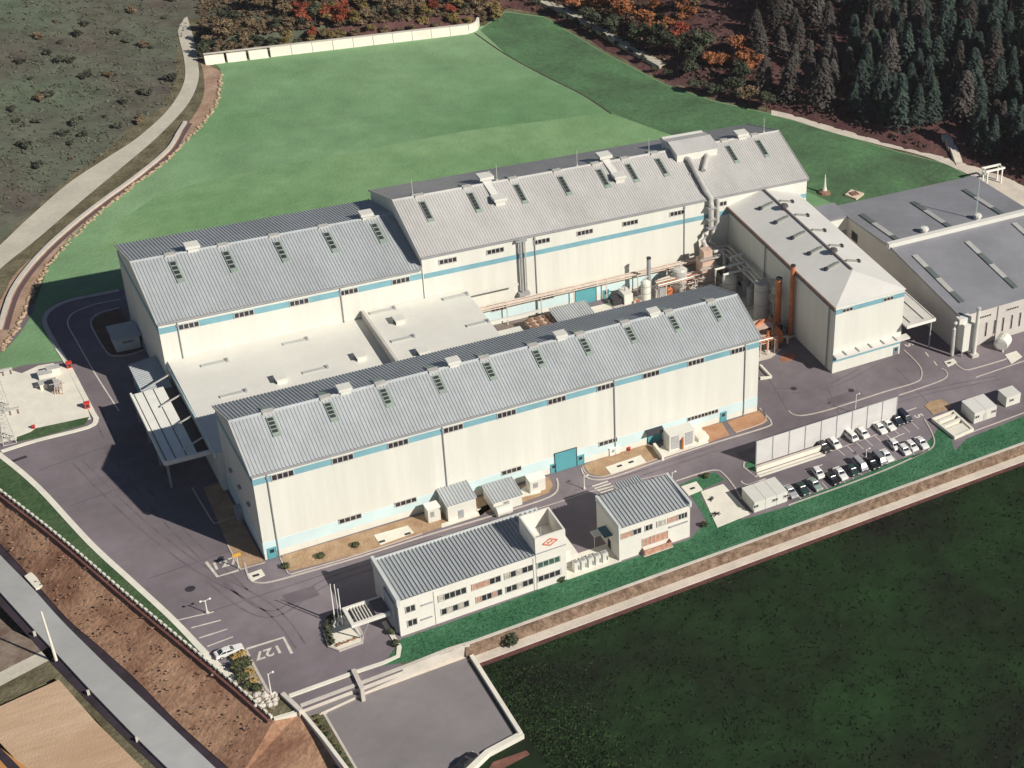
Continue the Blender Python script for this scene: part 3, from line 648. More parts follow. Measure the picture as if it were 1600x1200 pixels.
# ---- annex roofs between the halls
AN = thing('annex_building', 'low flat cream roofed annex filling the left gap between the front and rear halls', 'building', (-1, 25, 0))
ax0 = -.9; zA = 9.8
mb = MB(); mb.box(ax0, 24.8, 0, 36.9, 60.2, zA-.4); mb.build('wall', WHITE, AN)
mb = MB(); mb.hexa([(ax0-.3, 24.75, zA-.4), (36.9, 24.75, zA-.4), (36.9, 60.25, zA-.4), (ax0-.3, 60.25, zA-.4), (ax0-.3, 24.75, zA-.1), (36.9, 24.75, zA-.1), (36.9, 60.25, zA+.5), (ax0-.3, 60.25, zA+.5)]); mb.build('roof', CREAM, AN)
mb = MB(); mb.box(ax0-.55, 24.8, zA-1.2, ax0-.31, 60.2, zA+.05); mb.build('fascia', PALEBLUE, AN)
def roof_light(par, u0, v0, u1, v1, z):
    a = g(u0, v0, z); b = g(u1, v1, z); yy = (a.y+b.y)/2
    mb = MB(); mb.box(a.x, yy-.45, z-.4, b.x, yy+.45, z+.45); o = mb.build('rooflight', mat('rooflight_sheet', (0.45, 0.46, 0.43), 0.4, 0.06, 0.5), par)
    mb = MB(); mb.box(b.x-.1, yy-.55, z-.4, b.x+.35, yy+.55, z+.7); mb.build('end_cap', GREY, o)
    mb = MB(); mb.box(b.x+.4, yy-.25, z-.4, b.x+12, yy+.25, z+.10); mb.build('roof_seam', CREAM, o)
def roof_box(par, u, v, z, s=1.1):
    a = g(u, v, z+.8); mb = MB(); mb.box(a.x-s*.7, a.y-s, z-.5, a.x+s, a.y+s, z+1.3); o = mb.build('roof_ventilator', CREAM, par)
    mb = MB(); mb.box(a.x-s*.75, a.y-s*.8, z+.2, a.x-s*.7, a.y+s*.8, z+1.1); mb.build('vent_opening', DARK, o)
    mb = MB(); mb.box(a.x-s*.9, a.y-s*1.15, z+1.3, a.x+s*1.1, a.y+s*1.15, z+1.5); mb.build('hood', CREAM, o)
roof_light(AN, 314, 574, 354, 565, zA+.2); roof_light(AN, 442, 540, 479, 531.6, zA+.2); roof_light(AN, 344, 623, 383, 612.6, zA); roof_light(AN, 473, 585.6, 510, 575.5, zA)
roof_box(AN, 437, 592, zA); roof_box(AN, 562, 557, zA)
AR = thing('annex_building', 'raised right part of the cream roofed annex, with a dark parapet edge on its left', 'building', (37, 25, 0))
zR = 11.6
mb = MB(); mb.box(37.1, 24.8, 0, 59.4, 60.1, zR-.3); mb.build('wall', WHITE, AR)
mb = MB(); mb.hexa([(37.6, 24.75, zR-.3), (59.8, 24.75, zR-.3), (59.8, 60.15, zR-.3), (37.6, 60.15, zR-.3), (37.6, 24.75, zR), (59.8, 24.75, zR), (59.8, 60.15, zR+.4), (37.6, 60.15, zR+.4)]); mb.build('roof', CREAM, AR)
mb = MB(); mb.box(36.95, 24.8, zA-.3, 37.55, 60.1, zR+.9); mb.build('parapet', mat('parapet_render', (0.55, 0.52, 0.47), 0.8, 0.1, 0.3), AR)
roof_light(AR, 577, 491, 616, 484, zR+.2); roof_light(AR, 692, 469, 729, 461, zR+.3); roof_light(AR, 611, 535, 646, 528, zR+.1); roof_light(AR, 729, 511, 762, 504, zR+.1)
roof_box(AR, 622, 500, zR+.2); roof_box(AR, 659, 550, zR)
AL = thing('lean_to', 'small lower cream lean-to roof stepping down at the right end of the annex', 'building', (60, 40, 0))
mb = MB(); mb.box(59.5, 25, 0, 66.5, 46, 7.2); mb.build('wall', WHITE, AL)
mb = MB(); mb.box(59.9, 25, 7.2, 67.0, 46.4, 7.6); mb.build('roof', CREAM, AL)
mb = MB(); mb.tube([(60.3, 45.6, 11.0), (60.3, 46.2, 10.2), (60.3, 46.2, 7.6)], .16, 6); mb.build('downpipe', GREY, AL)

# ---- loading canopy on the left end
CN = thing('loading_canopy', 'pale sheet covered loading canopy with steel frame between the left gables of the halls', 'canopy', (-5, 42, 0))
mb = MB(); mb.hexa([(-9, 30, 6.7), (-3.4, 30, 6.92), (-3.4, 56.2, 6.92), (-9, 56.2, 6.7), (-9, 30, 6.85), (-3.4, 30, 7.07), (-3.4, 56.2, 7.07), (-9, 56.2, 6.85)]); mb.build('canopy_roof', mat('canopy_sheet', (0.80, 0.79, 0.72), 0.6, 0.05, 0.4), CN)
mb = MB()
for xx, z in ((-8.7, 6.9), (-7.1, 6.97), (-5.2, 7.03)): mb.box(xx-.06, 30, z-.05, xx+.06, 56.2, z+.05)
mb.box(-3.39, 30, 6.3, -1.2, 56.2, 6.45)  # dark strip painting in the shade between canopy and annex wall, not a rib
mb.build('rib_and_shade_strip', DARK, CN)
mb = MB(); mb.box(-9.35, 29.8, 6.2, -9.02, 56.4, 7.2); mb.box(-9.02, 29.6, 6.2, -1.2, 29.98, 7.25); mb.build('fascia', TRIM, CN)
for yy in (30.5, 38.8, 47.2, 55.6):
    mb = MB(); mb.box(-8.9, yy-.2, 0, -8.5, yy+.2, 6.7); mb.build('post', GREY, CN)
    mb = MB(); mb.beam((-5.5, yy+1.5, 7.4), (-.9, yy+1.5, 9.5), .25, .25); mb.build('stay', STEEL, CN)
DK = thing('dock_shelter', 'teal grey dock shelter beside the loading canopy against the shaded gable', 'building', (-4, 63, 0))
mb = MB(); mb.box(-6.6, 57.0, 0, -1.8, 69.5, 5.2); mb.build('wall', mat('dock_wall', (0.42, 0.50, 0.50), 0.6, 0.08, 0.3), DK)
mb = MB(); corrugated(mb, (-7.0, 56.6, 5.25), (-7.0, 69.9, 5.25), (-1.75, 69.9, 6.2), (-1.75, 56.6, 6.2), 18, .1); mb.build('roof', ROOF, DK)
mb = MB(); mb.box(-6.68, 58.5, .2, -6.6, 62, 3.8); mb.box(-6.68, 64, .2, -6.6, 67.5, 3.8); mb.build('door', TEAL, DK)
SH_ = thing('utility_shed', 'small square shed with flat lid roof in the shade of the rear hall gable', 'shed', tuple(g(184, 548)))
a = g(183, 551); mb = MB(); mb.box(a.x, a.y, 0, a.x+4.6, a.y+5.5, 3.4); mb.build('wall', mat('shed_render', (0.55, 0.57, 0.55), 0.7, 0.08, 0.5), SH_)
mb = MB(); mb.box(a.x-.4, a.y-.4, 3.4, a.x+5.0, a.y+5.9, 3.7); mb.build('roof', ROOF, SH_)
win_group(SH_, a.x+2.3, a.y, 2.3, 2.2, .6, 2)
mb = MB(); mb.box(a.x+4.9, a.y-2.2, 0, a.x+7.6, a.y+.4, 1.5); mb.build('annex_box', GREY, SH_)

# ---- east wing
C = thing('east_wing', 'white wing with pale hipped roof, standing crosswise at the right end of the courtyard', 'building', (136, 30, 0))
X0, X1, Y0, Y1, ZE = 126.9, 146.3, 5.4, 60.2, 19.6; XM = (X0+X1)/2; ZRc = 22.6; yh = 14.5
mb = MB(); mb.box(X0, Y0, 0, X1, Y1, ZE); mb.build('wall', WHITE, C)
e = .3
mb = MB(); mb.add([(X0-e, Y0-e, ZE), (X1+e, Y0-e, ZE), (X1+e, Y1, ZE), (X0-e, Y1, ZE), (XM, yh, ZRc), (XM, Y1, ZRc)], [(0, 1, 4), (1, 2, 5, 4), (3, 0, 4, 5), (2, 3, 5), (3, 2, 1, 0)])
mb.build('roof', ROOFC, C)
mb = MB(); mb.box(X0-e-.35, Y0-e-.2, ZE-.5, X0-e-.01, Y1, ZE-.02); mb.build('gutter', BROWN, C)
mb = MB(); mb.box(X0-.25, Y0+.2, ZE-1.6, X0-.02, Y1, ZE-.55); mb.build('side_band', mat('dark_band', (0.13, 0.14, 0.17), 0.6, 0.1, 0.4), C)
mb = MB(); mb.beam((XM, yh+.3, ZRc+.15), (XM, Y1, ZRc+.15), .45, .3); mb.build('ridge_rail', mat('brown_grey_rail', (0.20, 0.17, 0.15), 0.6, 0.1, 0.5), C)
sl_ = (ZRc-ZE)/(XM-X0)
for i, yy in enumerate((19.3, 27.6, 36.2, 44.9, 53.0)):
    for sgn in (-1, 1):
        a = XM+sgn*1.0; b = XM+sgn*4.6
        mb = MB(); mb.beam((a, yy, ZRc-1.0*sl_+.28), (b, yy, ZRc-4.6*sl_+.28), .75 if sgn < 0 else .5, .45); ro = mb.build('roof_vent_bar', mat('grey_green_bar', (0.26, 0.27, 0.24), 0.6, 0.1, 0.6), C)
        mb = MB(); mb.box(b-.35, yy-.5, ZRc-4.6*sl_, b+.35, yy+.5, ZRc-4.6*sl_+.7); mb.build('end_cap', DARK, ro)
for yy in (23.5, 48.5):
    mb = MB(); mb.lathe(XM-.2, yy, [(.6, ZRc-.2), (.6, ZRc+.7), (1.1, ZRc+.9), (.9, ZRc+1.4), (.1, ZRc+1.7)], 10); mb.build('turbine_vent', mat('dark_vent', (0.10, 0.09, 0.09), 0.5), C)
wband(C, X0, X1, Y0, Y1, 17.4, 18.7, BLUE, 'blue_band', 'f')
for u, v in ((1324, 484), (1388, 466)): win_group(C, ux(u, v, Y0, 18), Y0-.06, 18.05, 3.0, 1.1, 3)
mb = MB(); mb.box(X0-.2, Y0-2.0, 5.3, X1+1.5, Y0-.01, 5.8); mb.build('canopy', ROOFC, C)
mb = MB(); mb.box(X0, Y0-.08, 3.2, X1, Y0, 5.2); mb.build('pale_band', BLUE, C)
mb = MB()
for i in range(5): mb.box(X0+2.5+i*3.6, Y0-1.9, 5.8, X0+2.8+i*3.6, Y0-.02, 6.05)
mb.build('canopy_bracket', GREY, C)
for yy in (8.0, 26.0, 40.0): 
    mb = MB(); mb.tube([(X0-.3, yy, ZE-.5), (X0-.35, yy, .3)], .16, 6); mb.build('downpipe', GREY, C)
door(C, X1-1.2, Y0-.02, 1.1, 2.3, mat('dark_door', (0.2, 0.2, 0.22), 0.5))
CC = thing('side_canopy', 'pale flat canopy with two dark slots on the right flank of the east wing', 'canopy', (149, 12, 0))
zc = 9.0; mb = MB(); mb.box(X1+.05, 3.2, zc, X1+8.4, 20, zc+.45); mb.build('canopy_roof', mat('canopy_pale', (0.60, 0.57, 0.52), 0.7, 0.06, 0.4), CC)
mb = MB(); mb.box(X1+1.6, 4.5, zc+.46, X1+1.9, 18, zc+.52); mb.box(X1+5.6, 4.5, zc+.46, X1+5.9, 18, zc+.52); mb.build('slot', DARK, CC)
mb = MB(); mb.box(X1+.05, 3.0, zc-.1, X1+8.6, 3.18, zc+.7); mb.box(X1+8.42, 3.2, zc-.1, X1+8.6, 20, zc+.7); mb.build('fascia', TRIM, CC)
for yy in (4, 19): 
    mb = MB(); mb.box(X1+7.8, yy-.15, 0, X1+8.1, yy+.15, zc); mb.build('post', GREY, CC)

# link between wing and warehouse
LK = thing('link_building', 'small flat roofed link between the white east wing and the dark roofed warehouse', 'building', (153, 58, 0))
a = g(1286, 322, 12); b = g(1320, 330, 12)
mb = MB(); mb.box(146.6, 55, 7.5, 160, 62.5, 11.5); mb.build('wall', WHITE, LK); mb = MB(); mb.box(146.5, 54.7, 11.5, 160.0, 62.8, 12.0); mb.build('roof', ROOFD, LK)
mb = MB(); mb.box(158.0, 55.2, 0, 159, 56.2, 7.5); mb.box(158.0, 61.2, 0, 159, 62.2, 7.5); mb.build('post', GREY, LK)

# ---- warehouse at the right
D = thing('warehouse', 'wide warehouse with dark grey roof striped by skylights and a white parapet step', 'warehouse', (160, 30, 0))
DX0, DX1, DY0, DY1, DZ, DYR, DZR = 159.8, 206.8, -0.6, 62.0, 11.0, 33.0, 13.6
gable_shell(D, DX0, DX1, DY0, DY1, DZ, DYR, DZR, mat('warehouse_cladding', (0.55, 0.51, 0.47), 0.7, 0.07, 0.1, fine=0.05))
def dz(y): return DZ+(DZR-DZ)*((y-DY0)/(DYR-DY0) if y < DYR else (DY1-y)/(DY1-DYR))
mb = MB(); mb.add([(DX0-.3, DY0-.4, DZ+.1), (DX1, DY0-.4, DZ+.1), (DX1, DYR, DZR+.1), (DX0-.3, DYR, DZR+.1)], [(0, 1, 2, 3)]); mb.build('front_roof', ROOFD, D)
mb = MB(); mb.add([(DX0-.3, DYR, DZR+.1), (DX1, DYR, DZR+.1), (DX1, DY1+.4, DZ+.1), (DX0-.3, DY1+.4, DZ+.1)], [(0, 1, 2, 3)]); mb.build('back_roof', ROOFD, D)
x_ = g(1400, 400, 13.2).x
mb = MB(); mb.box(x_, DYR-.5, DZR-.5, DX1, DYR+.9, DZR+1.3); mb.build('parapet_step', CREAM, D)
mb = MB(); mb.beam((DX0-.38, DY0-.4, DZ+.1), (DX0-.38, DYR, DZR+.1), .14, .7); mb.beam((DX0-.38, DYR, DZR+.1), (DX0-.38, DY1+.4, DZ+.1), .14, .7); mb.build('verge_trim', GREY, D)
LSK = mat('pale_skylight', (0.46, 0.45, 0.42), 0.4, 0.06, 0.5); GSK = mat('green_grey_skylight', (0.13, 0.155, 0.145), 0.4, 0.1, 0.5)
for (u0, v0), (u1, v1) in (((1358, 332), (1491, 474)), ((1440, 312), (1573, 452)), ((1519, 293), (1640, 415))):
    a = g(u0, v0, 12); b = g(u1, v1, 12); xx = (a.x+b.x)/2; ya, yb = a.y, b.y
    n = 7; seg = [('g', .0, .13), ('l', .13, .31), ('g', .31, .42), ('l', .42, .52), ('l', .54, .66), ('g', .66, .77), ('l', .77, .90), ('g', .90, 1.0)]
    for ty, t0, t1 in seg:
        p0, p1 = ya+(yb-ya)*t0, ya+(yb-ya)*t1-.0
        if (p0-DYR)*(p1-DYR) < 0:
            p1 = DYR+1.0 if p0 > DYR else p1
        mb = MB(); mb.hexa([(xx-.75, p1, dz(p1)), (xx+.75, p1, dz(p1)), (xx+.75, p0-.05, dz(p0)), (xx-.75, p0-.05, dz(p0)), (xx-.75, p1, dz(p1)+.45), (xx+.75, p1, dz(p1)+.45), (xx+.75, p0-.05, dz(p0)+.45), (xx-.75, p0-.05, dz(p0)+.45)])
        mb.build('skylight', LSK if ty == 'l' else GSK, D)
for u, v in ((1444, 362), (1527, 341)):
    a = g(u, v, 13.6); mb = MB(); mb.lathe(a.x, a.y, [(.9, dz(a.y)), (.9, dz(a.y)+.9), (1.25, dz(a.y)+1.0), (1.1, dz(a.y)+1.6), (.1, dz(a.y)+1.8)], 10); mb.build('roof_ventilator', CREAM, D)
    mb = MB(); mb.box(a.x-.9, DYR+.95, DZR-1.0, a.x+.9, a.y-1.2, DZR+.15); mb.build('roof_duct', LSK, D)
for u, v in ((1539, 507), (1582, 493)): win_group(D, ux(u, v, DY0, 8.8), DY0-.02, 8.8, 3.9, .8, 5)
for i in range(7):
    x_ = ux(1527+13.3*i, 530-4*i, DY0, 4.5); mb = MB(); mb.box(x_-.32, DY0-.1, 2.2, x_+.32, DY0+.02, 6.8); o = mb.build('slit_window', STEEL, D)
    mb = MB(); mb.box(x_-.22, DY0-.13, 2.35, x_+.22, DY0-.09, 6.65); mb.build('pane', GLASS, o)
mb = MB()
for x_ in (ux(1557, 500, DY0, 6),): mb.box(x_-.1, DY0-.25, 0, x_+.1, DY0-.02, DZ-.3)
mb.build('downpipe', GREY, D)
mb = MB(); mb.box(DX0-.1, 49.5, 6.0, DX0-.02, 52.5, 8.6); mb.build('wall_louvre', DARK, D)
# mast on the warehouse
a = g(1524, 341, 13.6); o = thing('radio_mast', 'slender pale green lattice mast rising from the warehouse roof', 'mast', (a.x, a.y, dz(a.y)))
mb = MB(); zb_ = dz(a.y)
for k in range(3):
    an = k*2.094; mb.tube([(a.x+.28*math.cos(an), a.y+.28*math.sin(an), zb_), (a.x+.12*math.cos(an), a.y+.12*math.sin(an), zb_+13)], .05, 5)
for k in range(26):
    z_ = zb_+k*.5; r_ = .28-.16*k/26
    for q in range(3): mb.tube([(a.x+r_*math.cos(q*2.094), a.y+r_*math.sin(q*2.094), z_), (a.x+r_*math.cos((q+1)*2.094), a.y+r_*math.sin((q+1)*2.094), z_+.5)], .03, 4)
mb.build('lattice', mat('pale_green_steel', (0.36, 0.45, 0.42), 0.6), o)
mb = MB(); mb.tube([(a.x, a.y, zb_+13), (a.x, a.y, zb_+15)], .04, 5); mb.build('antenna', STEEL, o)
# dust collector in front of the warehouse
a = g(1506, 552); o = thing('dust_collector', 'cream dust collector tower at the left front corner of the warehouse', 'machinery', (a.x, a.y, 0))
mb = MB(); mb.box(a.x-1.6, a.y-1.2, 1.5, a.x+1.6, a.y+1.6, 9.6); mb.box(a.x-2.6, a.y-.2, 9.6, a.x+1.2, a.y+1.6, 11.2); mb.build('housing', CREAM, o)
mb = MB(); mb.hexa([(a.x-.4, a.y-.3, .4), (a.x+.4, a.y-.3, .4), (a.x+.4, a.y+.6, .4), (a.x-.4, a.y+.6, .4), (a.x-1.6, a.y-1.2, 1.5), (a.x+1.6, a.y-1.2, 1.5), (a.x+1.6, a.y+1.6, 1.5), (a.x-1.6, a.y+1.6, 1.5)]); mb.build('hopper', GREY, o)
mb = MB(); mb.tube([(a.x-2.4, a.y+.8, 10.4), (a.x-3.4, a.y+.6, 9.8), (a.x-3.6, a.y+.4, 8.4), (a.x-3.6, a.y+.2, .4)], .5, 10); mb.build('inlet_pipe', STEEL, o)
for sx, sy in ((-1.5, -1.1), (1.5, -1.1), (-1.5, 1.5), (1.5, 1.5)):
    mb = MB(); mb.box(a.x+sx-.12, a.y+sy-.12, 0, a.x+sx+.12, a.y+sy+.12, 1.6); mb.build('leg', GREY, o)
a = g(1521, 556); o = thing('chimney', 'slim white chimney beside the dust collector on the warehouse front', 'chimney', (a.x, a.y, 0))
mb = MB(); mb.tube([(a.x, a.y, 0), (a.x, a.y, 14.6)], [.55, .48], 12); mb.build('flue', CREAM, o)
mb = MB(); mb.lathe(a.x, a.y, [(.62, 14.4), (.62, 14.9), (.4, 15.0)], 12); mb.build('rim', STEEL, o)
mb = MB(); mb.box(a.x-1, a.y-1, 0, a.x+1, a.y+1, .8); mb.build('plinth', CONC, o)
a = g(1567, 545); o = thing('storage_tank', 'pale round tank lying on the soil in front of the warehouse slit windows', 'tank', (a.x, a.y, 0))
mb = MB(); mb.tube([(a.x-1.6, a.y-.8, 2.0), (a.x-1.4, a.y-.6, 2.0), (a.x+1.5, a.y+1.4, 2.0), (a.x+1.7, a.y+1.5, 2.0)], [1.2, 1.9, 1.9, 1.2], 14); mb.build('shell', CREAM, o)
mb = MB(); mb.box(a.x-1.2, a.y-1.4, 0, a.x-.7, a.y+.6, .9); mb.box(a.x+.8, a.y+.2, 0, a.x+1.3, a.y+2.2, .9); mb.build('cradle', CONC, o)
# ---- office
O = thing('office_building', 'two storey white office with ribbed grey roof and a tower bearing a red diamond', 'office building', (13.8, -33, 0))
OX0, OX1, OY0, OY1, OZF, OZB = 13.8, 44.9, -33.0, -19.3, 8.7, 7.95
OW = mat('office_render', (0.74, 0.71, 0.64), 0.65, 0.05, 0.15, fine=0.03)
mb = MB(); mb.prism([(OX0, OY0), (OX1, OY0), (OX1, OY1), (OX0, OY1)], 0, [OZF, OZF, OZB, OZB]); mb.build('wall', OW, O)
mb = MB(); corrugated(mb, (OX0+.5, OY0-.15, OZF+.1), (39.0, OY0-.15, OZF+.1), (39.0, OY1, OZB+.1), (OX0+.5, OY1, OZB+.1), 36, .22)
corrugated(mb, (39.0, -25.0, OZF-.34), (44.7, -25.0, OZF-.34), (44.7, OY1, OZB+.1), (39.0, OY1, OZB+.1), 6, .3); mb.build('roof', ROOF, O)
mb = MB(); mb.box(OX0-.15, OY0-.1, OZB-.5, OX0+.45, OY1+.4, OZF+.45); mb.build('roof_edge', mat('office_edge', (0.60, 0.62, 0.60), 0.6, 0.05, 0.3), O); mb = MB(); mb.box(OX0+.46, OY1+.02, OZB-.4, OX1, OY1+.45, OZB+.42); mb.build('roof_edge', mat('office_edge', (0.60, 0.62, 0.60), 0.6, 0.05, 0.3), O)
mb = MB(); mb.box(OX0-.5, OY0+1.0, .3, OX0-.02, OY0+6.5, 7.6); mb.build('gable_recess_shade', mat('recess_shade_grey', (0.36, 0.38, 0.42), 0.6, 0.08, 0.3), O)  # slab in place of a recess, the recess shade put into its grey
# windows: four groups a floor, a pair at the left, one under the tower
def owin(u0, v0, u1, v1, z, h, n, pane=None):
    a = ux(u0, v0, OY0, z); b = ux(u1, v1, OY0, z); return win_group(O, (a+b)/2, OY0-.02, z, b-a, h, n, pane=pane)
for zz, hh, rows in ((6.1, 1.7, [(633, 950, 649, 946, 2), (684, 935, 729, 921, 5), (737, 919, 783, 906, 5), (788, 903, 833, 890, 5), (838, 886, 876, 876, 4)]),
                     (2.6, 1.7, [(636, 977, 652, 972, 2), (689, 961, 733, 948, 5), (743, 945, 785, 932, 5), (790, 930, 834, 917, 5), (840, 914, 877, 903, 4)])):
    for k, r_ in enumerate(rows): 
        wo = owin(r_[0], r_[1], r_[2], r_[3], zz, hh, r_[4])
        if k in (1, 2, 3):
            xs = ux(r_[0], r_[1], OY0, zz); xe = ux(r_[2], r_[3], OY0, zz); mb = MB(); w_ = (xe-xs)/r_[4]
            for q in ((0,), (0, 1, 2), (0, 2), (1, 3), (0, 3), (2,))[k-1+(3 if zz < 4 else 0)]: mb.box(xs+w_*q+.15, OY0-.09, zz-hh/2+.15, xs+w_*(q+1)-.1, OY0-.075, zz+hh/2-.15)
            mb.build('curtain', PALEC if (k+int(zz)) % 2 else PINKC, wo)
for zz in (6.0, 2.5):
    a = ux(655, 946, OY0, zz); mb = MB(); mb.box(a+.3, OY0-.3, zz-.08, a+2.3, OY0, zz+.1); mb.build('ledge', GREY, O)
for u, v in ((679, 960), (834, 890)): x_ = ux(u, v, OY0, 4); mb = MB(); mb.box(x_-.05, OY0-.1, .1, x_+.05, OY0-.005, 8.3); mb.build('downpipe', STEEL, O)
# stair tower
TX0, TX1, TY0, TY1, TZ = 39.1, 45.0, OY0-.12, -25.2, 13.0
tw = MB(); t = .35
tw.box(TX0, TY0, 0, TX1, TY0+t, TZ); tw.box(TX0, TY1-t, 8.0, TX1, TY1, TZ); tw.box(TX0, TY0+t, 8.0, TX0+t, TY1-t, TZ); tw.box(TX1-t, TY0+t, 0, TX1, TY1-t, TZ); tw.box(TX0+t, TY0+t, 8.8, TX1-t, TY1-t, 9.1)
to = tw.build('stair_tower', OW, O)
mb = MB(); mb.box(TX0-.05, TY0-.08, 9.0, TX1+.05, TY0-.005, 9.25); mb.build('string_course', GREY, to)
cx_, cz_ = (TX0+TX1)/2-.1, 11.1
mb = MB(); 
for (ax_, az, bx_, bz) in ((-1.4, 0, 0, .85), (0, .85, 1.4, 0), (1.4, 0, 0, -.85), (0, -.85, -1.4, 0)):
    mb.beam((cx_+ax_, TY0-.05, cz_+az), (cx_+bx_, TY0-.05, cz_+bz), .08, .30)
mb.box(cx_-.5, TY0-.09, cz_-.12, cx_+.5, TY0-.01, cz_+.12); mb.beam((cx_-.4, TY0-.05, cz_-.3), (cx_+.5, TY0-.05, cz_+.35), .07, .18)
mb.build('diamond_emblem', mat('faded_red', (0.62, 0.23, 0.15), 0.6, 0.15, 2.0), to)
mb = MB(); mb.tube([(TX0+2.0, TY0+2.5, 9.1), (TX0+2.0, TY0+2.5, 13.4)], .12, 6); mb.box(TX0+2.8, TY0+1.5, 9.1, TX0+4.4, TY0+3.0, 10.1); mb.box(TX0+.6, TY0+.6, 9.1, TX0+1.6, TY0+1.6, 10.3); mb.build('rooftop_unit', GREY, to)
win_group(O, ux(857, 881, TY0, 6.1), TY0-.02, 6.1, 4.5, 1.6, 4, pane=mat('green_glass', (0.06, 0.13, 0.10), 0.15, 0.4, 0.8, spec=0.5)); win_group(O, ux(858, 909, TY0, 2.6), TY0-.02, 2.6, 4.5, 1.6, 4)
mb = MB(); mb.box(OX1+.02, -30, 0, OX1+2.2, -22, 4.4); mb.box(OX1+2.22, -29.2, 0, OX1+4.0, -23, 2.2); mb.build('side_block', OW, O)
# porch
P_ = thing('entrance_porch', 'white framed entrance porch with open louvre bars standing before the office gable', 'porch', (8, -28, 0))
zp = 4.3
a0, a1 = g(534, 950, zp), g(594, 930, zp); b0, b1 = g(549, 977, zp), g(612, 957, zp)
xl = (a0.x+b0.x)/2; ya_ = (a0.y+a1.y)/2; yb_ = (b0.y+b1.y)/2
mb = MB(); mb.box(xl, yb_, zp-.7, xl+.6, ya_, zp+.0); mb.box(xl+.6, ya_-.5, zp-.7, OX0-.6, ya_, zp); mb.box(xl+.6, yb_, zp-.7, OX0-.6, yb_+.6, zp); mb.build('frame', OW, P_)
mb = MB(); mb.box(OX0-2.9, yb_+.61, zp-.4, OX0-.6, ya_-.51, zp-.1); mb.build('roof_slab', mat('porch_slab', (0.16, 0.13, 0.15), 0.7, 0.1, 0.4), P_)
mb = MB()
for k in range(6):
    x_ = xl+1.2+k*(OX0-3.1-xl-1.2)/6; mb.box(x_, yb_+.61, zp-.6, x_+.14, ya_-.51, zp-.12)
mb.build('louvre_bar', OW, P_)
for yy in (yb_+.3, ya_-.3):
    mb = MB(); mb.tube([(xl+1.4, yy, 0), (xl+.4, yy, zp-.7)], .14, 8); mb.tube([(xl+1.4, yy, 0), (xl+3.0, yy, zp-.7)], .12, 8); mb.build('strut', GREY, P_)
IS = [(506, 985), (514, 1010), (530, 1016), (566, 1003), (567, 992), (556, 972), (538, 962), (512, 968)]
ip = PXS(IS, .3)
I_ = thing('planter_island', 'raised kerbed island with a hedge along its left, under the office flagpoles', 'planter', tuple(ip[0]))
mb = MB(); mb.prism([p.xy for p in ip], -.02, .28); mb.build('paving', CONCW, I_)
mb = MB(); mb.ribbon([p.xy for p in ip], .35, -.02, .34, True); mb.build('kerb', KERB, I_)
def leaves(mb, c, r, n, s, rnd, flat=.8):
    c = Vector(c)
    for _ in range(n):
        d = Vector((rnd.gauss(0, 1), rnd.gauss(0, 1), rnd.gauss(0, 1))).normalized()
        p = c+Vector((d.x*r, d.y*r, d.z*r*flat))*(rnd.random()**.35)
        a = Vector((rnd.gauss(0, 1), rnd.gauss(0, 1), rnd.gauss(0, .6))).normalized(); b = a.cross(d+Vector((.01, .02, .3))).normalized()
        q = s*rnd.uniform(.6, 1.3)
        mb.add([p-a*q-b*q*.6, p+a*q-b*q*.6, p+a*q*.8+b*q*.6, p-a*q*.7+b*q*.7], [(0, 1, 2, 3)])
HEDGE = mat('dark_hedge_leaf', (0.030, 0.045, 0.025), 0.9, 0.0, 0.9, col2=(0.10, 0.10, 0.05), fine=0.3)
rr = random.Random(11)
mb = MB(); hp = smooth([g(514, 968, .3), g(509, 985, .3), g(516, 1008, .3)], 8)
for p in hp: leaves(mb, (p.x+.3, p.y, .8), .65, 26, .2, rr)
for p in smooth([g(520, 965, .3), g(540, 958, .3)], 5): leaves(mb, (p.x, p.y, .8), .7, 26, .2, rr)
mb.build('hedge', HEDGE, I_)
mb = MB()
for p in smooth([g(526, 1009, .3), g(556, 998, .3)], 6): leaves(mb, (p.x, p.y, .5), .35, 14, .14, rr)
mb.build('flower_border', mat('rust_leaf', (0.30, 0.14, 0.07), 0.9, 0.3, 1.0), I_)
for k, (u, v, lab) in enumerate(((524, 974, 'leftmost of the three white flagpoles on the planter island'), (530, 972, 'middle of the three white flagpoles on the planter island'), (535, 975, 'rightmost of the three white flagpoles on the planter island, nearest the porch'))):
    p = g(u, v, .3); hgt = (9.6, 9.2, 8.6)[k]
    fp = thing('flagpole', lab, 'flagpole', tuple(p), 'flagpoles by the office')
    mb = MB(); mb.tube([(p.x, p.y, .3), (p.x, p.y, .3+hgt)], [.13, .07], 8); mb.build('pole', TRIM, fp)
    mb = MB(); mb.lathe(p.x, p.y, [(.02, .3+hgt), (.13, .42+hgt), (.02, .55+hgt)], 8); mb.build('finial', STEEL, fp)
    mb = MB(); mb.lathe(p.x, p.y, [(.4, .28), (.4, .5), (.2, .6)], 10); mb.build('base', CONC, fp)

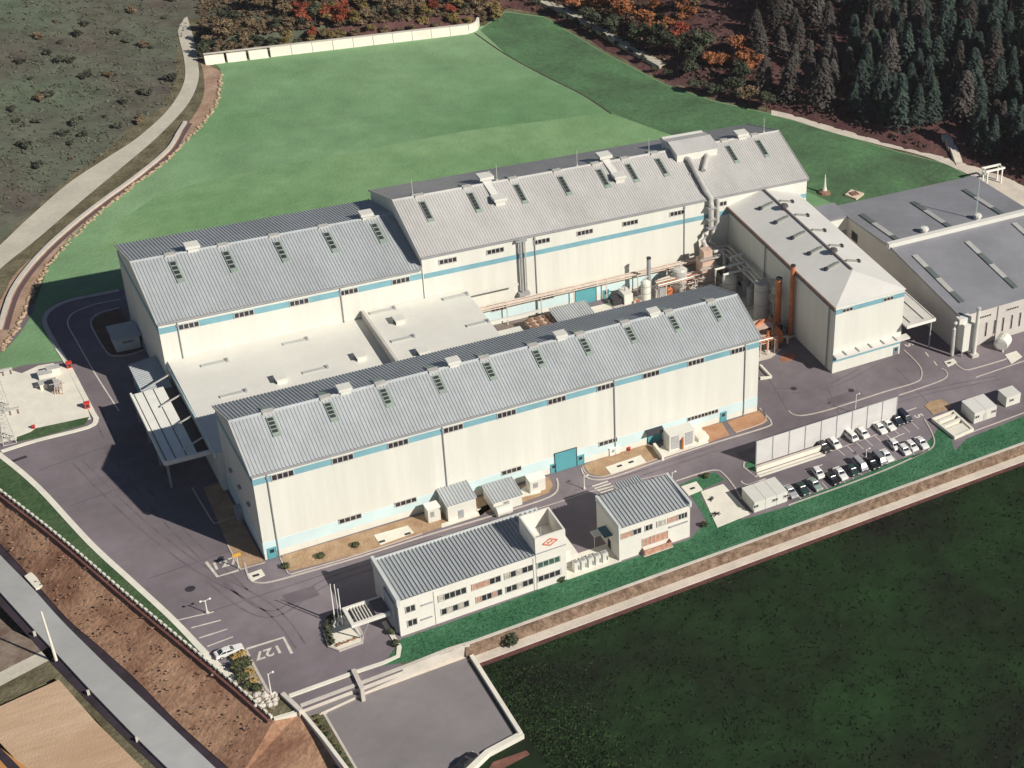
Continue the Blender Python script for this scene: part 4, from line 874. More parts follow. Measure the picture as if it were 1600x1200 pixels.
# ---- gatehouse style block
E_ = thing('canteen_block', 'two storey white block with stepped ribbed grey roof to the right of the office', 'building', (55.7, -33, 0))
EX0, EX1, EY0, EY1, EZF, EZB = 55.7, 70.9, -33.2, -22.4, 8.5, 9.0
mb = MB(); mb.prism([(EX0, EY0), (EX1, EY0), (EX1, EY1), (EX0, EY1)], 0, [EZF, EZF, EZB, EZB])
bz = EZB+.15; n0 = g(961, 763, bz); n1 = g(999, 743, bz); n2 = g(1008, 756, bz)
mb.prism([(n0.x+.2, EY1+.01), (n2.x, EY1+.01), (n2.x, n1.y-.3), (n0.x+.2, n1.y-.3)], 0, EZB+.05); mb.build('wall', OW, E_)
mb = MB(); corrugated(mb, (EX0+.4, EY0-.2, EZF+.1), (EX1-.2, EY0-.2, EZF+.1), (EX1-.2, EY1+.1, EZB+.1), (EX0+.4, EY1+.1, EZB+.1), 19, .22)
corrugated(mb, (n0.x+.4, EY1+.12, EZB+.1), (n2.x-.1, EY1+.12, EZB+.1), (n2.x-.1, n1.y, EZB+.25), (n0.x+.4, n1.y, EZB+.25), 10, .22); mb.build('roof', ROOF, E_)
mb = MB(); mb.box(EX0-.1, EY0-.1, EZF-.5, EX0+.35, EY1+.2, EZB+.4); mb.build('roof_edge', mat('office_edge', (0.6, 0.62, 0.6)), E_); mb = MB(); mb.box(EX1-.18, EY0-.15, EZF-.4, EX1+.3, EY1+.2, EZB+.45); mb.build('roof_edge', mat('office_edge', (0.6, 0.62, 0.6)), E_)
def ewin(u0, v0, u1, v1, z, h, n, pane=None, name='window'):
    a = ux(u0, v0, EY0, z); b = ux(u1, v1, EY0, z); return win_group(E_, (a+b)/2, EY0-.02, z, b-a, h, n, pane=pane, name=name)
ewin(970, 840, 987, 834, 6.4, 1.6, 2, PINKC); ewin(988, 834, 1002, 830, 6.4, 1.6, 2); ewin(1007, 825, 1020, 821, 6.4, 1.6, 2); ewin(1026, 820, 1040, 816, 6.4, 1.6, 2, PALEC); ewin(1043, 813, 1058, 809, 6.4, 1.6, 2, PINKC); ewin(1059, 808, 1074, 804, 6.4, 1.6, 3)
ewin(1003, 856, 1044, 843, 2.8, 2.2, 6, PINKC)
x0_, x1_ = ux(1007, 867, EY0-1.2, 1), ux(1050, 853, EY0-1.2, 1)
mb = MB(); mb.box(x0_, EY0-1.3, .2, x1_, EY0-1.15, 1.5); mb.box(x0_, EY0-1.15, .2, x0_+.1, EY0-.05, 1.5); mb.box(x1_-.1, EY0-1.15, .2, x1_, EY0-.05, 1.5); mb.build('balcony_rail', PINKC, E_)
mb = MB(); mb.box(x0_-.2, EY0-1.4, .0, x1_+.2, EY0-.02, .19); mb.build('balcony_floor', CONC, E_)
mb = MB(); a_ = ux(1045, 831, EY0, 4.6); mb.box(a_, EY0-.35, 4.5, EX1-.6, EY0, 4.7); mb.build('ledge', GREY, E_)
mb = MB(); mb.box(EX0-1.7, EY0+3.0, 4.6, EX0-.02, EY0+6.5, 4.8); mb.build('awning', mat('dark_teal', (0.07, 0.16, 0.19), 0.6, 0.1, 0.5), E_)
mb = MB(); mb.box(EX0-2.6, EY0+6.0, 2.9, EX0-.02, EY0+8.0, 3.1); mb.tube([(EX0-2.5, EY0+6.1, 0), (EX0-2.5, EY0+6.1, 2.9)], .07, 6); mb.build('side_porch', OW, E_)
wo = mb = MB(); mb.box(EX0-.06, EY0+4.0, 0.1, EX0-.005, EY0+5.4, 2.3); mb.build('door', DARK, E_)
# terrace and condenser cabinets between office and block
sheet('terrace_slab', [(45, -33.4), (56, -33.4), (56, -27), (45, -27)], .06, CONCW, .08)
for k in range(5):
    p = g(905+11*k, 898-4*k); bx_ = p.x
    lab = 'cream condenser cabinet between office and canteen block, '+('nearest the office', 'second from the office', 'the middle one of five', 'second from the canteen block', 'nearest the canteen block')[k]
    cb = thing('condenser_cabinet', lab, 'air conditioner', (bx_, -31, 0), 'condenser cabinets')
    mb = MB(); mb.box(bx_-.55, -32.2, .06, bx_+.55, -31.0, 2.3); mb.build('casing', CREAM, cb)
    mb = MB(); mb.box(bx_+.25, -32.26, .5, bx_+.4, -32.2, 1.6); mb.build('grille', DARK, cb)
    mb = MB(); mb.lathe(bx_, -31.6, [(.42, 2.3), (.42, 2.42), (.3, 2.44)], 12); mb.build('fan', GREY, cb)

# ---- small sheds in front of the front hall
def shed(name, label, cat, u, v, wx, wy, h0, h1, roofm, n=10, wall=CREAM, extra=None):
    p = g(u, v); x, y = p.x, p.y
    o = thing(name, label, cat, (x, y, 0))
    mb = MB(); mb.prism([(x, y), (x+wx, y), (x+wx, y+wy), (x, y+wy)], 0, [h0, h0, h1, h1]); mb.build('wall', wall, o)
    mb = MB(); corrugated(mb, (x-.25, y-.3, h0+.06), (x+wx+.25, y-.3, h0+.06), (x+wx+.25, y+wy+.25, h1+.06), (x-.25, y+wy+.25, h1+.06), n, .13); mb.build('roof', roofm, o)
    mb = MB(); mb.box(x+wx*.35, y-.05, .05, x+wx*.35+1.1, y, 2.2); mb.build('door', GREY, o)
    return o
shed('plant_shed', 'larger grey roofed white shed standing against the front hall behind the office roof', 'shed', 701, 816, 5.6, 6.2, 4.2, 5.0, ROOF)
shed('plant_shed', 'grey roofed shed with rounded white tank at its corner, in front of the front hall', 'shed', 772, 802, 5.8, 5.6, 2.7, 3.3, ROOF)
p = g(783, 797); o = thing('water_tank', 'rounded white tank at the corner of a grey roofed shed by the front hall', 'tank', (p.x, p.y-1.2, 0))
mb = MB(); mb.tube([(p.x-1.6, p.y-1.4, 1.1), (p.x-1.5, p.y-1.4, 1.1), (p.x+1.5, p.y-1.4, 1.1), (p.x+1.7, p.y-1.4, 1.1)], [.7, 1.1, 1.1, .7], 12); mb.build('shell', CREAM, o)
mb = MB(); mb.box(p.x-1.2, p.y-1.9, 0, p.x-.9, p.y-.9, .5); mb.box(p.x+.9, p.y-1.9, 0, p.x+1.2, p.y-.9, .5); mb.build('cradle', CONC, o)
def cabinet(name, label, cat, u, v, wx, wy, h, m=CREAM):
    p = g(u, v); x, y = p.x, p.y; o = thing(name, label, cat, (x, y, 0))
    mb = MB(); mb.box(x, y, 0, x+wx, y+wy, h); mb.build('casing', m, o)
    mb = MB(); mb.box(x-.1, y-.1, h, x+wx+.1, y+wy+.1, h+.14); mb.build('lid', TRIM, o)
    mb = MB(); mb.box(x+wx*.2, y-.05, h*.4, x+wx*.5, y-.002, h*.8); mb.build('grille', GREY, o); return o
cabinet('electrical_cabinet', 'small cream kiosk just left of the larger plant shed on bare soil', 'cabinet', 670, 818, 2.4, 2.2, 3.4)
cabinet('electrical_cabinet', 'cream cabinet beside the rounded soil bed left of the big blue door', 'cabinet', 829, 772, 3.2, 2.4, 3.2)
p = g(1046, 706); o = thing('louvred_plant_unit', 'cream plant enclosure with grey louvre panels and a rusty pipe at the front hall wall', 'machinery', (p.x, p.y, 0))
x, y = p.x, p.y
mb = MB(); mb.box(x, y, 0, x+6.0, y+3.0, 4.4); mb.build('enclosure', CREAM, o)
for k in (0, 1):
    mb = MB()
    for q in range(9): mb.box(x+.4+k*3.3, y-.1, .5+q*.4, x+2.2+k*3.3, y-.002, .72+q*.4)
    mb.build('louvre', GREY, o)
mb = MB(); mb.tube([(x+2.9, y-.4, .1), (x+2.9, y-.4, 2.6), (x+3.4, y+.4, 3.4)], .3, 8); mb.build('pipe', ORANGE, o)
mb = MB(); mb.box(x+7.0, y+.0, 0, x+9.5, y+2.5, 1.0); mb.build('low_tank', CONCW, o)
wall_px('low_wall', 'short pale wall stub beside the dark awning of the front hall', [(1022, 693), (1036, 712)], .5, -.02, 1.4)
p = g(958, 707); cabinet('equipment_box', 'white box with dark sloping side on the soil bed right of the big blue door', 'cabinet', 953, 713, 2.2, 2.0, 2.0, TRIM)

# ---- screen over the car park
ys = -18.0
def zat(u, v, y): return min((k*.05 for k in range(260)), key=lambda z: abs(g(u, v, z).y-y))
zb0, hS = zat(1182, 727, ys), zat(1182, 690, ys); xs_ = g(1182, 690, hS).x; xe_ = g(1403, 616, zat(1403, 616, ys)).x
print('SCREEN', zb0, hS, xs_, xe_)
S_ = thing('screen_fence', 'long tall screen of pale translucent panels behind the parked cars', 'screen', (xs_, ys, 0))
PANEL = mat('pale_translucent_panel', (0.62, 0.60, 0.58), 0.35, 0.06, 0.25, fine=0.03)
n = 9; dxp = (xe_-xs_)/n
for i in range(n):
    mb = MB(); mb.box(xs_+i*dxp+.12, ys-.06, zb0, xs_+(i+1)*dxp-.12, ys+.06, hS); mb.build('panel', PANEL, S_)
for i in range(n+1):
    mb = MB(); mb.box(xs_+i*dxp-.1, ys-.14, 0, xs_+i*dxp+.1, ys+.14, hS+.1); mb.build('post', GREY, S_)
mb = MB(); mb.box(xs_, ys-.05, hS+.0, xe_, ys+.05, hS+.12); mb.box(xs_, ys+.07, (zb0+hS)*.5, xe_, ys+.16, (zb0+hS)*.5+.12); mb.build('rail', GREY, S_)
mb = MB(); mb.box(xs_, ys-.1, zb0-.16, xe_, ys+.1, zb0-.01); mb.build('lower_rail', GREY, S_)
q0, q1 = g(1182, 738), g(1284, 706)
o = thing('low_wall', 'low white wall at the foot of the tall pale screen beside the parked cars', 'wall', (q0.x, q0.y, 0)); mb = MB(); mb.box(q0.x, q0.y, -.02, q1.x, q0.y+.5, 1.3); mb.build('wall_body', CONCW, o); mb = MB(); mb.box(q0.x-.05, q0.y-.05, 1.3, q1.x+.05, q0.y+.55, 1.4); mb.build('coping', CONC, o)
sl0 = [g(1178, 741), g(1345, 688), g(1352, 694), g(1190, 748)]
sheet('pavement_strip', [p_.xy for p_ in PXS([(1182, 740), (1284, 706), (1290, 712), (1187, 746)])], .10, CONCW, .12)
mb = MB(); mb.ribbon(PXS([(1163, 722), (1162, 730), (1180, 745), (1290, 709)]), .35, -.02, .13); struct(mb.build('parking_kerb', KERB))
sheet('parking_verge', [p_.xy for p_ in PXS([(1165, 724), (1178, 718), (1180, 738), (1164, 730)])], .04, VERGE)

# ---- portable cabins
def cabin(name, label, u, v, wx, wy, h, roofm, m=CREAM, wins=2, secs=1, grp='portable cabins'):
    p = g(u, v); x, y = p.x, p.y; o = thing(name, label, 'cabin', (x, y, 0), grp)
    for k in range(secs):
        w_ = wx/secs; mb = MB(); mb.box(x+k*w_+.04, y, .1, x+(k+1)*w_-.04, y+wy, h); mb.build('wall', m, o)
        mb = MB(); mb.box(x+k*w_-.02, y-.12, h, x+(k+1)*w_-.10, y+wy+.12, h+.16); mb.build('roof', roofm, o)
    for k in range(wins):
        c = x+wx*(k+.5)/wins+(wx*.12 if k else -wx*.12); win_group(o, c, y-.001, h*.62, 1.3, .9, 2)
    if wins == 2: mb = MB(); mb.box(x+wx*.5-.5, y-.06, .1, x+wx*.5+.4, y, 2.2); mb.build('door', STEEL, o)
    return o
cabin('portable_cabin', 'cream portable cabin with grey roof and two windows behind the concrete pit', 1521, 663, 6.6, 5.6, 3.2, ROOFC, wins=2, secs=2)
cabin('portable_cabin', 'small cream portable cabin with one window near the right edge', 1571, 637, 4.4, 3.6, 2.9, CREAM, wins=1)
cabin('portable_cabin', 'row of three joined cream cabins at the near end of the car park', 1178, 802, 8.0, 5.6, 2.9, CREAM, wins=3, secs=3)
mb = MB()

# ---- concrete pit and soil bed at the end of the car park
p0, p1, p2, p3 = g(1457, 658), g(1485, 640), g(1519, 672), g(1492, 686)
P0 = Vector((g(1457, 656).x, g(1492, 686).y)); 
o = thing('concrete_pit', 'open concrete settling pit with cross walls at the far end of the car park', 'pit', (p0.x, p0.y, 0))
ringp = [p0.xy, g(1489, 646).xy, g(1519, 674).xy, p3.xy]
mb = MB(); mb.ribbon(ringp, .7, -.02, .9, True); mb.build('rim', CONCW, o)
mb = MB(); mb.prism(ringp, -.01, .07); mb.build('floor', CONC, o)
mb = MB(); mb.ribbon([g(1466, 662).xy, g(1494, 651).xy], .8, .08, .85); mb.ribbon([g(1474, 669).xy, g(1500, 658).xy], .8, .08, .8); mb.build('cross_wall', CONCW, o)
mb = MB(); mb.prism([q.xy for q in PXS([(1480, 672), (1503, 664), (1515, 674), (1492, 684)])], .08, .6); mb.build('deck', CONCW, o)
sheet('soil_bed', [q.xy for q in PXS([(1444, 634), (1452, 628), (1470, 624), (1478, 628), (1488, 637), (1458, 648)])], .12, SOIL, .14)

# ---- courtyard process plant
def tank(name, label, u, v, z0, r, h, m, dome=.4, legs=False, cat='tank', gr=None):
    p = g(u, v, 0); o = thing(name, label, cat, (p.x, p.y, 0), gr); x, y = p.x, p.y
    b = 1.2 if legs else z0
    mb = MB(); mb.lathe(x, y, [(r*.4, b-.5 if legs else b), (r, b), (r, b+h), (r*.75, b+h+dome*.6), (.1, b+h+dome)], 18); mb.build('shell', m, o, smooth_=False)
    mb = MB()
    for k in range(3): mb.lathe(x, y, [(r+.05, b+h*(k+.5)/3), (r+.05, b+h*(k+.5)/3+.15)], 18)
    mb.build('band', GREY, o)
    mb = MB(); mb.tube([(x+r+.25, y-.25, 0), (x+r+.25, y-.25, b+h)], .05, 5); mb.tube([(x+r+.25, y+.25, 0), (x+r+.25, y+.25, b+h)], .05, 5)
    for k in range(int(h/.6)): mb.beam((x+r+.25, y-.25, b+.6*k), (x+r+.25, y+.25, b+.6*k), .05, .05)
    mb.build('ladder', GREY, o)
    mb = MB(); mb.tube([(x, y, b+h+dome-.1), (x, y, b+h+dome+.7), (x+.8, y, b+h+dome+.9)], .18, 8); mb.build('vent', STEEL, o)
    if legs:
        for k in range(4):
            a = k*1.571+.78; mb = MB(); mb.box(x+r*.8*math.cos(a)-.1, y+r*.8*math.sin(a)-.1, 0, x+r*.8*math.cos(a)+.1, y+r*.8*math.sin(a)+.1, 1.6); mb.build('leg', GREY, o)
    return o
def stack(name, label, u, v, z, r, h, m, col=STEEL):
    p = g(u, v, z); x, y = p.x, p.y; o = thing(name, label, 'chimney', (x, y, 0))
    mb = MB(); mb.tube([(x, y, 0), (x, y, h)], [r*1.1, r], 12); mb.build('flue', m, o)
    for k in range(1, 4): mb = MB(); mb.lathe(x, y, [(r+.1, h*k/4), (r+.1, h*k/4+.25)], 12); mb.build('flange', m, o)
    mb = MB(); mb.lathe(x, y, [(r+.08, h-.3), (r+.08, h+.02), (r*.8, h+.03)], 12); mb.build('rim', DARK, o)
    mb = MB(); mb.box(x-r*1.7, y-r*1.7, 0, x+r*1.7, y+r*1.7, .5); mb.build('plinth', CONC, o); return o
sheet('plant_slab', [(78, 27), (126, 27), (126, 58), (84, 58)], .05, CONCW, .06)
sheet('courtyard_asphalt', [(66, 36), (83, 36), (83, 60), (66, 60)], .03, mat('brown_asphalt', (0.20, 0.165, 0.145), 0.9, 0.15, 0.2))
stack('chimney', 'tall thin grey chimney above the courtyard process plant, left of the silver tank', 1014, 470, 0, .5, 13.0, GREY)
tank('scrubber_vessel', 'slim cream vessel at the foot of the thin grey chimney', 1009, 472, 0, 1.2, 6.0, CREAM, .8)
tank('storage_tank', 'silver upright tank in the middle of the courtyard process plant', 1062, 458, 0, 1.8, 7.2, STEEL, .7)
tank('storage_tank', 'white round topped tank nearest the ridge end of the front hall roof', 1139, 462, 0, 1.9, 5.4, CREAM, 1.1)
tank('storage_tank', 'tan coloured squat tank between the silver tank and the tower block', 1094, 452, 0, 1.5, 5.0, PINK, .6)
tank('dust_silo', 'tall grey silo with a sunlit white top by the orange chimneys', 1188, 505, 0, 1.8, 12.4, mat('silo_grey', (0.50, 0.48, 0.44), 0.6, 0.08, 0.4), .3)
p = g(1188, 505); o = thing('cyclone', 'white cyclone hopper hanging beside the tall grey silo', 'machinery', (p.x+3.2, p.y-1.2, 0)); x, y = p.x+3.2, p.y-1.2
mb = MB(); mb.lathe(x, y, [(.2, 6.4), (1.2, 9.2), (1.2, 11.4), (.5, 11.8)], 14); mb.build('cone', CREAM, o); mb = MB(); mb.tube([(x, y, 6.5), (x, y, .1)], .16, 8); mb.build('drop_pipe', STEEL, o)
mb = MB(); mb.tube([(x, y, 11.7), (x, y, 12.8), (x-1.6, y+.6, 13.0)], .4, 8); mb.build('inlet', STEEL, o)
p = g(1104, 452); x, y = p.x, p.y; o = thing('scrubber_tower', 'pinkish boxy scrubber tower with platforms under the big exhaust duct', 'machinery', (x, y, 0))
mb = MB(); mb.box(x-1.8, y-1.2, 0, x+1.8, y+2.6, 9.2); mb.box(x-1.2, y-.6, 9.2, x+1.2, y+1.8, 12.0); mb.build('housing', PINK, o)
for zc in (4.0, 7.4, 10.2):
    mb = MB(); mb.box(x-2.6, y-2.0, zc, x+2.6, y-1.21, zc+.12); mb.beam((x-2.6, y-2.0, zc+1.0), (x+2.6, y-2.0, zc+1.0), .06, .06); mb.beam((x-2.6, y-2.0, zc+.55), (x+2.6, y-2.0, zc+.55), .05, .05)
    for q in range(6): mb.box(x-2.6+q*1.04-.03, y-2.03, zc, x-2.6+q*1.04+.03, y-1.97, zc+1.0)
    mb.build('platform', STEEL, o)
mb = MB(); mb.tube([(x+1.8, y, 11.0), (x+4, y, 11.0), (x+4.6, y-.4, 9.4), (x+4.6, y-.4, 1)], .45, 10); mb.build('duct', STEEL, o)
# pipe runs
def piperun(name, label, lines, r, m, posts=None):
    s0 = Vector(lines[0][0]); o = thing(name, label, 'pipe', (s0.x, s0.y, 0))
    for l in lines:
        mb = MB(); mb.tube(l, r, 8); mb.build('pipe', m, o)
    for q in posts or []:
        mb = MB(); mb.box(q[0]-.1, q[1]-.1, 0, q[0]+.1, q[1]+.1, q[2]); mb.box(q[0]-.1, q[1]-1.4, q[2]-.2, q[0]+.1, q[1]+.6, q[2]); mb.build('post', m, o)
    return o
RACK = mat('pinkish_steel', (0.60, 0.50, 0.43), 0.6, 0.12, 0.6)
x0_, x1_ = 60.5, 118
piperun('pipe_rack', 'long pinkish pipe rack running along the tallest hall wall above its blue door', [[(x0_, 58.9, 6.9), (x1_, 58.9, 6.9)], [(x0_, 58.2, 6.9), (x1_, 58.2, 6.9)], [(x0_, 57.5, 7.0), (x1_, 57.5, 7.0)], [(x0_, 58.6, 5.7), (x1_, 58.6, 5.7)]], .16, RACK, [(x0_+k*8.2, 58.9, 6.8) for k in range(8)])
piperun('pipe_run', 'bundle of pipes bending along the shaded flank of the east wing', [[(X0-9, 57.5, 9.6), (X0-2.2, 57.5, 9.6), (X0-1.6, 56.5, 9.6), (X0-1.6, 30, 9.6)], [(X0-9, 56.8, 9.0), (X0-3.0, 56.8, 9.0), (X0-2.4, 55.8, 9.0), (X0-2.4, 30, 9.0)], [(X0-9, 56.2, 8.2), (X0-3.6, 56.2, 8.2), (X0-3.1, 55, 8.2), (X0-3.1, 31, 8.2)]], .3, STEEL, [(X0-1.6, 32+k*7.5, 9.4) for k in range(4)])
a = g(1118, 421, 9.6)
piperun('pipe_run', 'pale twin crossover pipes spanning from the scrubber tower toward the east wing', [[(a.x, a.y, 1), (a.x, a.y, 9.6), (X0-1.2, a.y+.3, 9.6)], [(a.x+1, a.y-2.6, 1), (a.x+1, a.y-2.6, 9.2), (X0-1.2, a.y-2.4, 9.2)], [(a.x+5, a.y+1.6, 8), (a.x+5, a.y+1.6, 11.0), (X0-1.2, a.y+1.9, 11.0)]], .36, CREAM, [(a.x+8, a.y, 9.4)])
# horizontal vessel group
p = g(1075, 470); o = thing('pump_skid', 'dark pump skid with frames and pipes between the silver tank and the scrubber tower', 'machinery', (p.x, p.y, 0)); x, y = p.x, p.y
mb = MB(); mb.box(x-3, y-.5, .1, x+5, y+4, .4); mb.build('base_frame', DARK, o)
rr = random.Random(21)
for k in range(7):
    mb = MB(); cx_ = x-2.5+k*1.1; cy_ = y+rr.uniform(0, 3); mb.tube([(cx_-.4, cy_, 1.0), (cx_+.5, cy_, 1.0)], .35, 8); mb.box(cx_-.5, cy_-.4, .4, cx_+.5, cy_+.4, .75); mb.tube([(cx_, cy_, 1.2), (cx_, cy_, 2.6+rr.random()*2), (cx_+1.2, cy_+.4, 3+rr.random()*2)], .13, 6); mb.build('pump', (DARK, GREY, ORANGE, STEEL)[k % 4], o)
mb = MB()
for k in range(4): mb.box(x-3+k*2.6, y+3.9, .1, x-2.85+k*2.6, y+4.05, 5.2)
mb.box(x-3, y+3.9, 5.0, x+5, y+4.1, 5.2); mb.box(x-3, y+3.9, 3.0, x+5, y+4.05, 3.15); mb.build('frame', GREY, o)
p = g(1030, 466); o = thing('filter_unit', 'orange and grey filter unit between the thin chimney and the silver tank', 'machinery', (p.x, p.y, 0)); x, y = p.x, p.y
mb = MB(); mb.box(x-1.2, y-.6, .4, x+1.4, y+2, 3.0); mb.build('housing', GREY, o); mb = MB(); mb.hexa([(x+1.6, y-1, .1), (x+3.6, y-1, .1), (x+3.6, y+.6, .1), (x+1.6, y+.6, .1), (x+2.0, y-.6, 2.6), (x+3.2, y-.6, 2.6), (x+3.2, y+.4, 2.6), (x+2.0, y+.4, 2.6)]); mb.build('hopper', ORANGE, o)
mb = MB(); mb.tube([(x, y+.6, 3), (x, y+.6, 5.2), (x+3, y+.8, 5.4), (x+5.4, y+.8, 4.4)], .25, 8); mb.build('pipe', STEEL, o)
for k in range(4):
    mb = MB(); mb.box(x-1.2+(k % 2)*2.4, y-.6+(k//2)*2.4, 0, x-1.0+(k % 2)*2.4, y-.4+(k//2)*2.4, .4); mb.build('leg', DARK, o)
p = g(978, 474); o = thing('generator_set', 'cream box generator on the courtyard slab right of the blue door', 'machinery', (p.x, p.y, 0)); x, y = p.x, p.y
mb = MB(); mb.box(x-.8, y-1, .3, x+1.4, y+2.6, 3.2); mb.build('casing', CREAM, o); mb = MB(); mb.box(x-3.4, y-.4, .1, x-1.0, y+1.8, 2.0); mb.build('radiator', DARK, o); mb = MB(); mb.box(x-3.6, y-1.2, .05, x+1.8, y+2.8, .29); mb.build('base_frame', CONC, o); mb = MB(); mb.tube([(x+.2, y+1, 3.2), (x+.2, y+1, 4.4), (x-.6, y+1, 4.6)], .15, 6); mb.build('exhaust', GREY, o)
# cooling units and roofed store
p = g(848, 508, 2.6); x, y = p.x, p.y
o = thing('cooling_unit', 'pinkish cooling unit with rows of fans beside the ribbed roof store in the courtyard', 'air conditioner', (x, y, 0))
mb = MB(); mb.box(x-2.8, y-3, .5, x+3.0, y+4.2, 2.6); mb.build('casing', PINK, o)
for i in range(3):
    for j in range(4):
        mb = MB(); mb.lathe(x-1.9+i*1.9, y-2.1+j*1.75, [(.7, 2.6), (.7, 2.9), (.45, 2.92)], 12); mb.build('fan', BROWN, o)
mb = MB(); mb.box(x-4.6, y-1.5, .05, x-3.2, y+2.4, 1.9); mb.build('pump_box', DARK, o)
p = g(884, 496, 4.2); x, y = p.x, p.y
o = thing('open_store', 'open sided courtyard store under a ribbed grey roof beside the blue door', 'shed', (x, y, 0))
c0, c1, c2, c3 = g(853, 483, 4.4), g(915, 470, 4.4), g(932, 493, 4.0), g(876, 505, 4.0)
yb0, yf0 = (c0.y+c1.y)/2, (c2.y+c3.y)/2; xl0, xr0 = (c0.x+c3.x)/2, (c1.x+c2.x)/2
mb = MB(); corrugated(mb, (xl0, yf0-3, 3.8), (xr0, yf0-3, 3.8), (xr0, yb0, 4.5), (xl0, yb0, 4.5), 15, .14); mb.build('roof', ROOF, o)
for xx in (xl0+.3, xr0-.3):
    for yy in (yf0-2.5, yb0-.4):
        mb = MB(); mb.box(xx-.12, yy-.12, 0, xx+.12, yy+.12, 3.9); mb.build('post', GREY, o)
mb = MB(); mb.box(xl0+.3, yb0-.35, 0, xr0-.3, yb0-.2, 3.9); mb.build('back_wall', CREAM, o)
# orange chimneys and furnace equipment at the right end of the front hall
stack('chimney', 'taller rust orange chimney in front of the east wing flank', 1214, 520, 0, .75, 16.5, ORANGE)
ys2 = min((k*.2 for k in range(300)), key=lambda y: abs(proj((125.9, y, 15))[0]-1238)); zs2 = min((k*.1 for k in range(260)), key=lambda z: abs(proj((125.9, ys2, z))[1]-414))
q2 = proj((125.9, ys2, 0)); stack('chimney', 'rust orange chimney set further back against the shaded flank of the east wing', q2[0], q2[1], 0, .55, zs2, ORANGE)
stack('chimney', 'short rust orange pipe stack beside the end of the front hall', 1199, 548, 0, .5, 6.8, ORANGE)
p = g(1211, 540); x, y = p.x, p.y; o = thing('furnace_unit', 'rust orange furnace unit with ducts below the taller orange chimney', 'machinery', (x, y, 0))
mb = MB(); mb.box(x-1.6, y-1, 1.2, x+1.6, y+2.4, 3.8); mb.hexa([(x-1.6, y-1, 3.8), (x+1.6, y-1, 3.8), (x+1.6, y+2.4, 3.8), (x-1.6, y+2.4, 3.8), (x-.6, y, 5.6), (x+.6, y, 5.6), (x+.6, y+1.2, 5.6), (x-.6, y+1.2, 5.6)]); mb.build('housing', ORANGE, o)
for k in range(4):
    mb = MB(); mb.box(x-1.5+(k % 2)*2.8, y-.9+(k//2)*3.0, 0, x-1.25+(k % 2)*2.8, y-.65+(k//2)*3.0, 1.2); mb.build('leg', BROWN, o)
mb = MB(); mb.tube([(x-1.6, y+1, 3), (x-4, y+1.4, 3), (x-5.5, y+2, 5.5), (x-5.5, y+5, 7)], .55, 10); mb.build('duct', ORANGE, o)
mb = MB(); mb.tube([(x+1.6, y-.4, 2.4), (x+3.0, y-.6, 2.2), (x+3.2, y-.6, .2)], .4, 8); mb.build('pipe', PINK, o)
p = g(1190, 520, 5); x, y = p.x, p.y; o = thing('filter_rack', 'pinkish steel rack of dark filters beside the end of the front hall', 'machinery', (x, y, 0))
mb = MB()
for xx in (x-1.6, x+2.2):
    for yy in (y-1.2, y+2.4): mb.box(xx-.12, yy-.12, 0, xx+.12, yy+.12, 7.2)
for zc in (2.4, 4.8, 7.0): mb.box(x-1.8, y-1.4, zc, x+2.4, y+2.6, zc+.2)
mb.build('frame', PINK, o)
for k in range(3):
    mb = MB(); mb.lathe(x+.3, y-.4, [(.9, .5+k*2.4), (.9, 2.1+k*2.4)], 12); mb.build('filter_drum', (DARK, GREY, DARK)[k], o)
mb = MB(); mb.tube([(x-1.8, y, 7.3), (x+1, y+1.4, 7.6), (x+3.4, y+2, 6.6)], .4, 8); mb.build('pipe', ORANGE, o)
sheet('furnace_slab', [q.xy for q in PXS([(1180, 566), (1204, 560), (1222, 546), (1200, 540), (1183, 545)])], .06, CONC, .08)
sheet('rust_patch', [q.xy for q in PXS([(1218, 560), (1232, 552), (1244, 556), (1240, 562), (1222, 566)])], .045, mat('rust_stain', (0.35, 0.15, 0.09), 0.9, 0.25, 0.5), .04)
wall_px('platform_edge', 'low white platform wall at the right rear corner of the front hall', [(1188, 590), (1205, 588), (1188, 570)], .4, -.02, .6)

# ---- lawn bits
p = g(1288, 302); o = thing('marker_cone', 'white conical marker on a brown stone base on the lawn behind the east wing', 'monument', tuple(p))
mb = MB(); mb.lathe(p.x, p.y, [(.8, .9), (.45, 2.4), (.12, 6.2), (.02, 6.4)], 12); mb.build('spire', CREAM, o); mb = MB(); mb.lathe(p.x, p.y, [(1.9, .0), (1.7, .7), (1.0, 1.0), (.8, 1.1)], 10); mb.build('base', BROWN, o)
q = PXS([(1320, 305), (1330, 297), (1350, 303), (1338, 312)], .3); o = thing('well_cover', 'square cream concrete well head with a dark hatch on the lawn beside the warehouse', 'well', tuple(q[0]))
mb = MB(); mb.prism([v_.xy for v_ in q], 0, .6); mb.build('slab', mat('peach_concrete', (0.66, 0.52, 0.40), 0.9, 0.08, 0.5), o); c_ = sum((v_.xy for v_ in q), Vector((0, 0)))/4
mb = MB(); mb.box(c_.x-1.1, c_.y-1.0, .6, c_.x+1.1, c_.y+1.0, .95); mb.build('hatch', BROWN, o)
p = g(1541, 291); o = thing('frame_gantry', 'white open frame gantry on legs beside the path behind the warehouse', 'gantry', tuple(p)); x, y = p.x, p.y
for dx, dy in ((0, 0), (5.5, 0), (0, 2.2), (5.5, 2.2)):
    mb = MB(); mb.box(x+dx-.2, y+dy-.2, 0, x+dx+.2, y+dy+.2, 5.0); mb.build('leg', TRIM, o)
